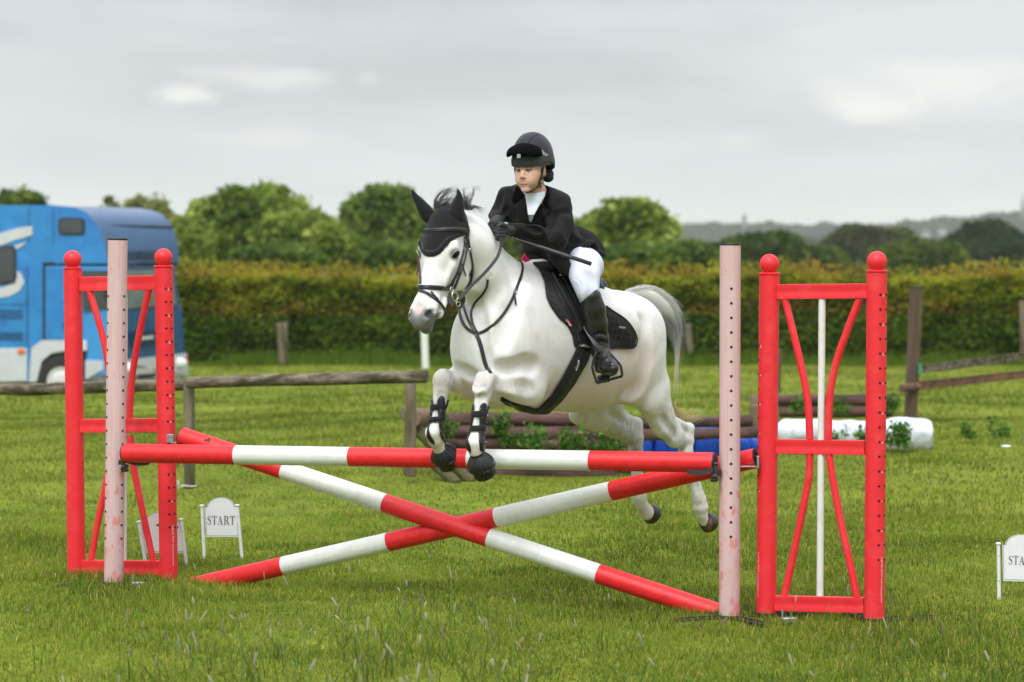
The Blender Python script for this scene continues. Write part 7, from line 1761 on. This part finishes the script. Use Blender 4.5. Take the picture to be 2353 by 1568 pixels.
# ------------------------------------------------------------------ blue horse lorry
def lorry():
    YF = 50.0; s = YF/QF
    e = empty('horse_lorry', P(200, 885, YF), 'blue horse lorry with a rounded luton over its cab, parked at the left edge', 'lorry')
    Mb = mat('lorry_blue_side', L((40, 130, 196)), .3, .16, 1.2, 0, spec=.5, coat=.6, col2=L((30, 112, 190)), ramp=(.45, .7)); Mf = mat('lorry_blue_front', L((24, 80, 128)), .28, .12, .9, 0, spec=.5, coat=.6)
    Ms = mat('lorry_silver', L((192, 196, 200)), .4, .08, 2, 0, spec=.5); Mg = mat('lorry_glass', (.05, .055, .06), .1, .1, 3, 0, spec=.8); Mt = mat('tyre', (.02, .02, .02), .8, .2, 10); Mk = mat('lorry_dark', (.015, .015, .018), .7, .2, 6)
    Mh = mat('rim_white', (.6, .6, .58), .5, .15, 5); Mr = mat('lorry_grey_plastic', L((120, 124, 128)), .6, .1, 5)
    # front-left corner of the body: side faces the camera, slightly turned; front recedes to the right
    YB = YF+1.1                                              # far end of the front face
    def Sd(x, y, dx=0.0): return P(x, y, YF+(160-x)*.0006+dx)       # on the side wall (x runs left to right up to the corner)
    def Fr(x, y): return P(x, y, YF+(x-250)/160*2.0)           # on the front wall, receding to the right
    def slab(poly, fn, th, name, mt, par=e, dv=(0, 1, 0)):
        v = [fn(x, y) for x, y in poly]; n = len(v); dv = Vector(dv).normalized()*th
        return MB().add(v+[p+dv for p in v], [tuple(range(n)), tuple(range(2*n-1, n-1, -1))]+[(i, i+n, (i+1) % n+n, (i+1) % n) for i in range(n)]).build(name, mt, par, smooth=False)
    def body(poly, depth, name, mt, par=e):
        return slab(poly, Sd, depth, name, mt, par)
    # main box with the luton: outline of the side wall
    side = [(-420, 472), (120, 472), (172, 476), (200, 490), (222, 515), (238, 552), (246, 592), (246, 606), (100, 606), (100, 800), (70, 802), (66, 878), (-420, 884)]
    body(side, 2.3, 'box_body', Mb)
    # luton nose: curved shell running from the side outline to the far side
    prof = [(172, 476), (300, 478), (350, 484), (378, 500), (398, 528), (408, 560), (410, 606)]
    v = []; f = []
    near = [(168, 474.5), (196, 488), (218, 512), (234, 548), (243, 578), (246, 607)]; far = [(322, 478.5), (362, 488), (386, 506), (402, 535), (410, 568), (411, 607)]
    A_ = catmull(near, 4); B_ = catmull(far, 4); n = len(A_)
    for a, b in zip(A_, B_):
        for t in np.linspace(0, 1, 7): v.append(P(a[0]+(b[0]-a[0])*t, a[1]+(b[1]-a[1])*t, YF-.01+2.1*t+.0))
    for i in range(n-1):
        for k in range(6): f.append((i*7+k, i*7+k+1, (i+1)*7+k+1, (i+1)*7+k))
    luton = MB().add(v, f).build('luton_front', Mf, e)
    slab([(98, 603), (246, 603), (246, 611), (98, 611)], lambda x, y: P(x, y, YF+.02), 1.9, 'luton_underside', Mk)
    slab([(246, 604), (408, 604), (408, 612), (246, 611)], lambda x, y: P(x, y, YF+.05+(x-246)/165*2.0), .05, 'luton_lip', Mk)
    strapq = MB(); strapq.tube([P(214, 517, YF-.03), P(398, 522, YF+2.07)], .015, 6).build('seam', Mk, luton)
    for xx in (-10, 66, 122): slab([(xx, 476), (xx+1.2, 476), (xx+1.2, 560), (xx, 560)], lambda x, y: Sd(x, y, -.008), .006, 'panel_seam', Mk)
    slab([(-420, 700), (64, 700), (64, 701.5), (-420, 701.5)], lambda x, y: Sd(x, y, -.008), .006, 'panel_seam', Mk); slab([(62, 612), (64, 612), (64, 800), (62, 800)], lambda x, y: Sd(x, y, -.008), .006, 'panel_seam', Mk); slab([(98, 612), (104, 612), (104, 784), (98, 784)], lambda x, y: Sd(x, y, -.034), .02, 'door_gap', Mk)
    # luton window
    def rr(x0, y0, x1, y1, r, n=5):
        o = []
        for (cx, cy, a0) in ((x1-r, y0+r, -PI/2), (x1-r, y1-r, 0), (x0+r, y1-r, PI/2), (x0+r, y0+r, PI)):
            for i in range(n): a = a0+PI/2*i/(n-1); o.append((cx+r*math.cos(a), cy+r*math.sin(a)))
        return o
    wfr = slab(rr(134, 501, 194, 539, 9), lambda x, y: Sd(x, y, -.03), .03, 'window', Mk); slab(rr(138, 504, 190, 536, 7), lambda x, y: Sd(x, y, -.045), .012, 'pane', Mg, wfr)
    wfr = slab(rr(-60, 565, 36, 652, 8), lambda x, y: Sd(x, y, -.03), .03, 'window', Mk); slab(rr(-56, 569, 32, 648, 6), lambda x, y: Sd(x, y, -.045), .012, 'pane', Mg, wfr)
    # swoosh graphics
    slab([(-60, 548), (0, 536), (40, 524), (74, 520), (74, 540), (50, 548), (30, 553), (0, 566), (-60, 590)], lambda x, y: Sd(x, y, -.016), .008, 'silver_stripe', Ms); slab([(30, 566), (62, 556), (50, 566), (36, 574)], lambda x, y: Sd(x, y, -.016), .008, 'silver_stripe', Ms)
    slab([(38, 622), (48, 628), (56, 648), (46, 668), (20, 682), (-40, 690), (-40, 664), (10, 660), (34, 648), (40, 636)], lambda x, y: Sd(x, y, -.016), .008, 'silver_stripe', Ms)
    # side vents, lower skirt
    for (y0, y1) in ((712, 736), (790-38+12, 790-6)):
        for k in range(4): yy = y0+(y1-y0)*k/4; slab([(-40, yy), (52, yy), (52, yy+3), (-40, yy+3)], lambda x, y: Sd(x, y, -.012), .01, 'vent_slat', Mf)
    slab([(-420, 800), (62, 800), (62, 876), (-420, 884)], lambda x, y: Sd(x, y, -.02), .03, 'skirt_panel', Ms)
    slab([(40, 803), (56, 803), (56, 812), (40, 812)], lambda x, y: Sd(x, y, -.05), .03, 'side_marker', mat('amber', L((230, 110, 40)), .4))
    # cab
    cab = [(98, 612), (262, 612), (270, 650), (280, 710), (284, 780), (196, 782), (100, 782)]
    body([(98, 612), (256, 612), (262, 700), (268, 860), (192, 862), (180, 806), (98, 784)], 1.9, 'cab', mat('cab_blue', L((58, 140, 205)), .35, .05, .8, 0, spec=.5, coat=.3))
    dr = slab([(104, 616), (188, 616), (188, 780), (104, 780)], lambda x, y: Sd(x, y, -.03), .03, 'cab_door', Mb)
    dw = slab([(186, 622), (256, 622), (262, 706), (192, 716)], lambda x, y: Sd(x, y, -.035), .02, 'side_window', Mg)
    slab([(146, 744), (160, 744), (160, 752), (146, 752)], lambda x, y: Sd(x, y, -.05), .03, 'door_handle', Mk)
    # cab front
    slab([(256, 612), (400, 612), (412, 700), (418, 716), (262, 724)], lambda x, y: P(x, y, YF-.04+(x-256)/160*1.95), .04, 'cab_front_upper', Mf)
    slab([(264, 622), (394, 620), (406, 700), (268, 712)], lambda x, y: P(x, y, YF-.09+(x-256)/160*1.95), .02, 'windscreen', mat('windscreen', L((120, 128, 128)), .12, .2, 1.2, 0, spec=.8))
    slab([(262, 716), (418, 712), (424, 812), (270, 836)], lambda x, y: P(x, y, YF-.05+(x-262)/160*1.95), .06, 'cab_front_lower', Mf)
    gri = slab([(300, 762), (388, 756), (390, 790), (302, 800)], lambda x, y: P(x, y, YF-.10+(x-262)/160*1.95), .03, 'grille', Mk)
    for k in range(4): slab([(300, 765+k*9), (388, 759+k*9), (388, 762+k*9), (300, 768+k*9)], lambda x, y: P(x, y, YF-.13+(x-262)/160*1.95), .02, 'grille_bar', Mf, gri)
    slab([(322, 774), (352, 771), (353, 779), (323, 782)], lambda x, y: P(x, y, YF-.16+(x-262)/160*1.95), .02, 'maker_badge', Ms, gri)
    slab([(196, 828), (270, 830), (428, 812), (432, 862), (272, 880), (196, 872)], lambda x, y: P(x, y, YF-.10+max(0, x-262)/160*1.95), .12, 'bumper', Ms)
    for (x, y) in ((292, 846), (414, 834)): MB().sphere(P(x, y, YF-.18+(x-262)/160*1.95), (.13, .05, .09), 14, 8).build('headlight', mat('headlight', (.8, .82, .85), .1, 0, 5, 0), e)
    slab([(424, 822), (431, 821), (431, 834), (424, 835)], lambda x, y: P(x, y, YF+1.9), .05, 'indicator', mat('indicator', L((200, 70, 40)), .4))
    slab([(304, 848), (352, 844), (352, 858), (304, 862)], lambda x, y: P(x, y, YF-.14+(x-262)/160*1.95), .02, 'number_plate', mat('plate', L((190, 192, 188)), .5))
    slab([(318, 862), (358, 858), (358, 868), (318, 872)], lambda x, y: P(x, y, YF-.20+(x-262)/160*1.95), .02, 'lower_grille', Mk)
    # wheel arch and wheel
    slab([(96, 782), (200, 782), (200, 806), (152, 806), (118, 812), (96, 830), (84, 878), (66, 878), (72, 800)], lambda x, y: Sd(x, y, -.04), .06, 'wheel_arch_panel', Ms)
    slab([(84, 878), (96, 830), (118, 812), (200, 806), (200, 878)], lambda x, y: Sd(x, y, -.005), .03, 'wheel_well', Mk)
    def wheel(px, py, Y):
        c = P(px, py, Y); w = MB().lathe(c+Vector((0, .30, 0)), [(.40, 0), (.43, .03), (.43, .26), (.40, .30), (.27, .31), (.26, .27), (.26, .1)], 32, (0, -1, 0)).build('tyre', Mt, e, auto=40)
        MB().lathe(c+Vector((0, .05, 0)), [(.26, 0), (.25, .05), (.17, .03), (.14, .09), (.11, .10), (.02, .10)], 28, (0, -1, 0)).build('rim', Mh, w, auto=40)
    wheel(140, 876, YF-.02); wheel(-330, 876, YF)
    MB().tube([P(262, 690, YF-.2), P(254, 660, YF-.35), P(248, 640, YF-.35)], .02, 8).build('mirror_arm', Mk, e); MB().box(P(247, 665, YF-.38), (.16, .06, .34), bev=.03).build('mirror', Mk, e, auto=40)
    # lettering on the luton: partly hidden behind the post
    import_txt = bpy.data.curves.new('lettering', 'FONT'); import_txt.body = 'HORSEBOX'; import_txt.size = .23; import_txt.extrude = .003; import_txt.align_x = 'CENTER'
    o = bpy.data.objects.new('lettering', import_txt); COL.objects.link(o); bpy.context.view_layer.update(); dg = bpy.context.evaluated_depsgraph_get(); me = bpy.data.meshes.new_from_object(o.evaluated_get(dg)); bpy.data.objects.remove(o, do_unlink=True)
    a, b = P(282, 598, YF+.42), P(384, 597, YF+1.72); d = (b-a).normalized(); M_ = Matrix.Translation((a+b)/2+Vector((0, -.06, 0))) @ d.to_track_quat('X', 'Z').to_matrix().to_4x4() @ Matrix.Rotation(PI/2, 4, 'X'); me.transform(M_); link('lettering', me, Mk, e, smooth=False)
lorry()
hlog('done')
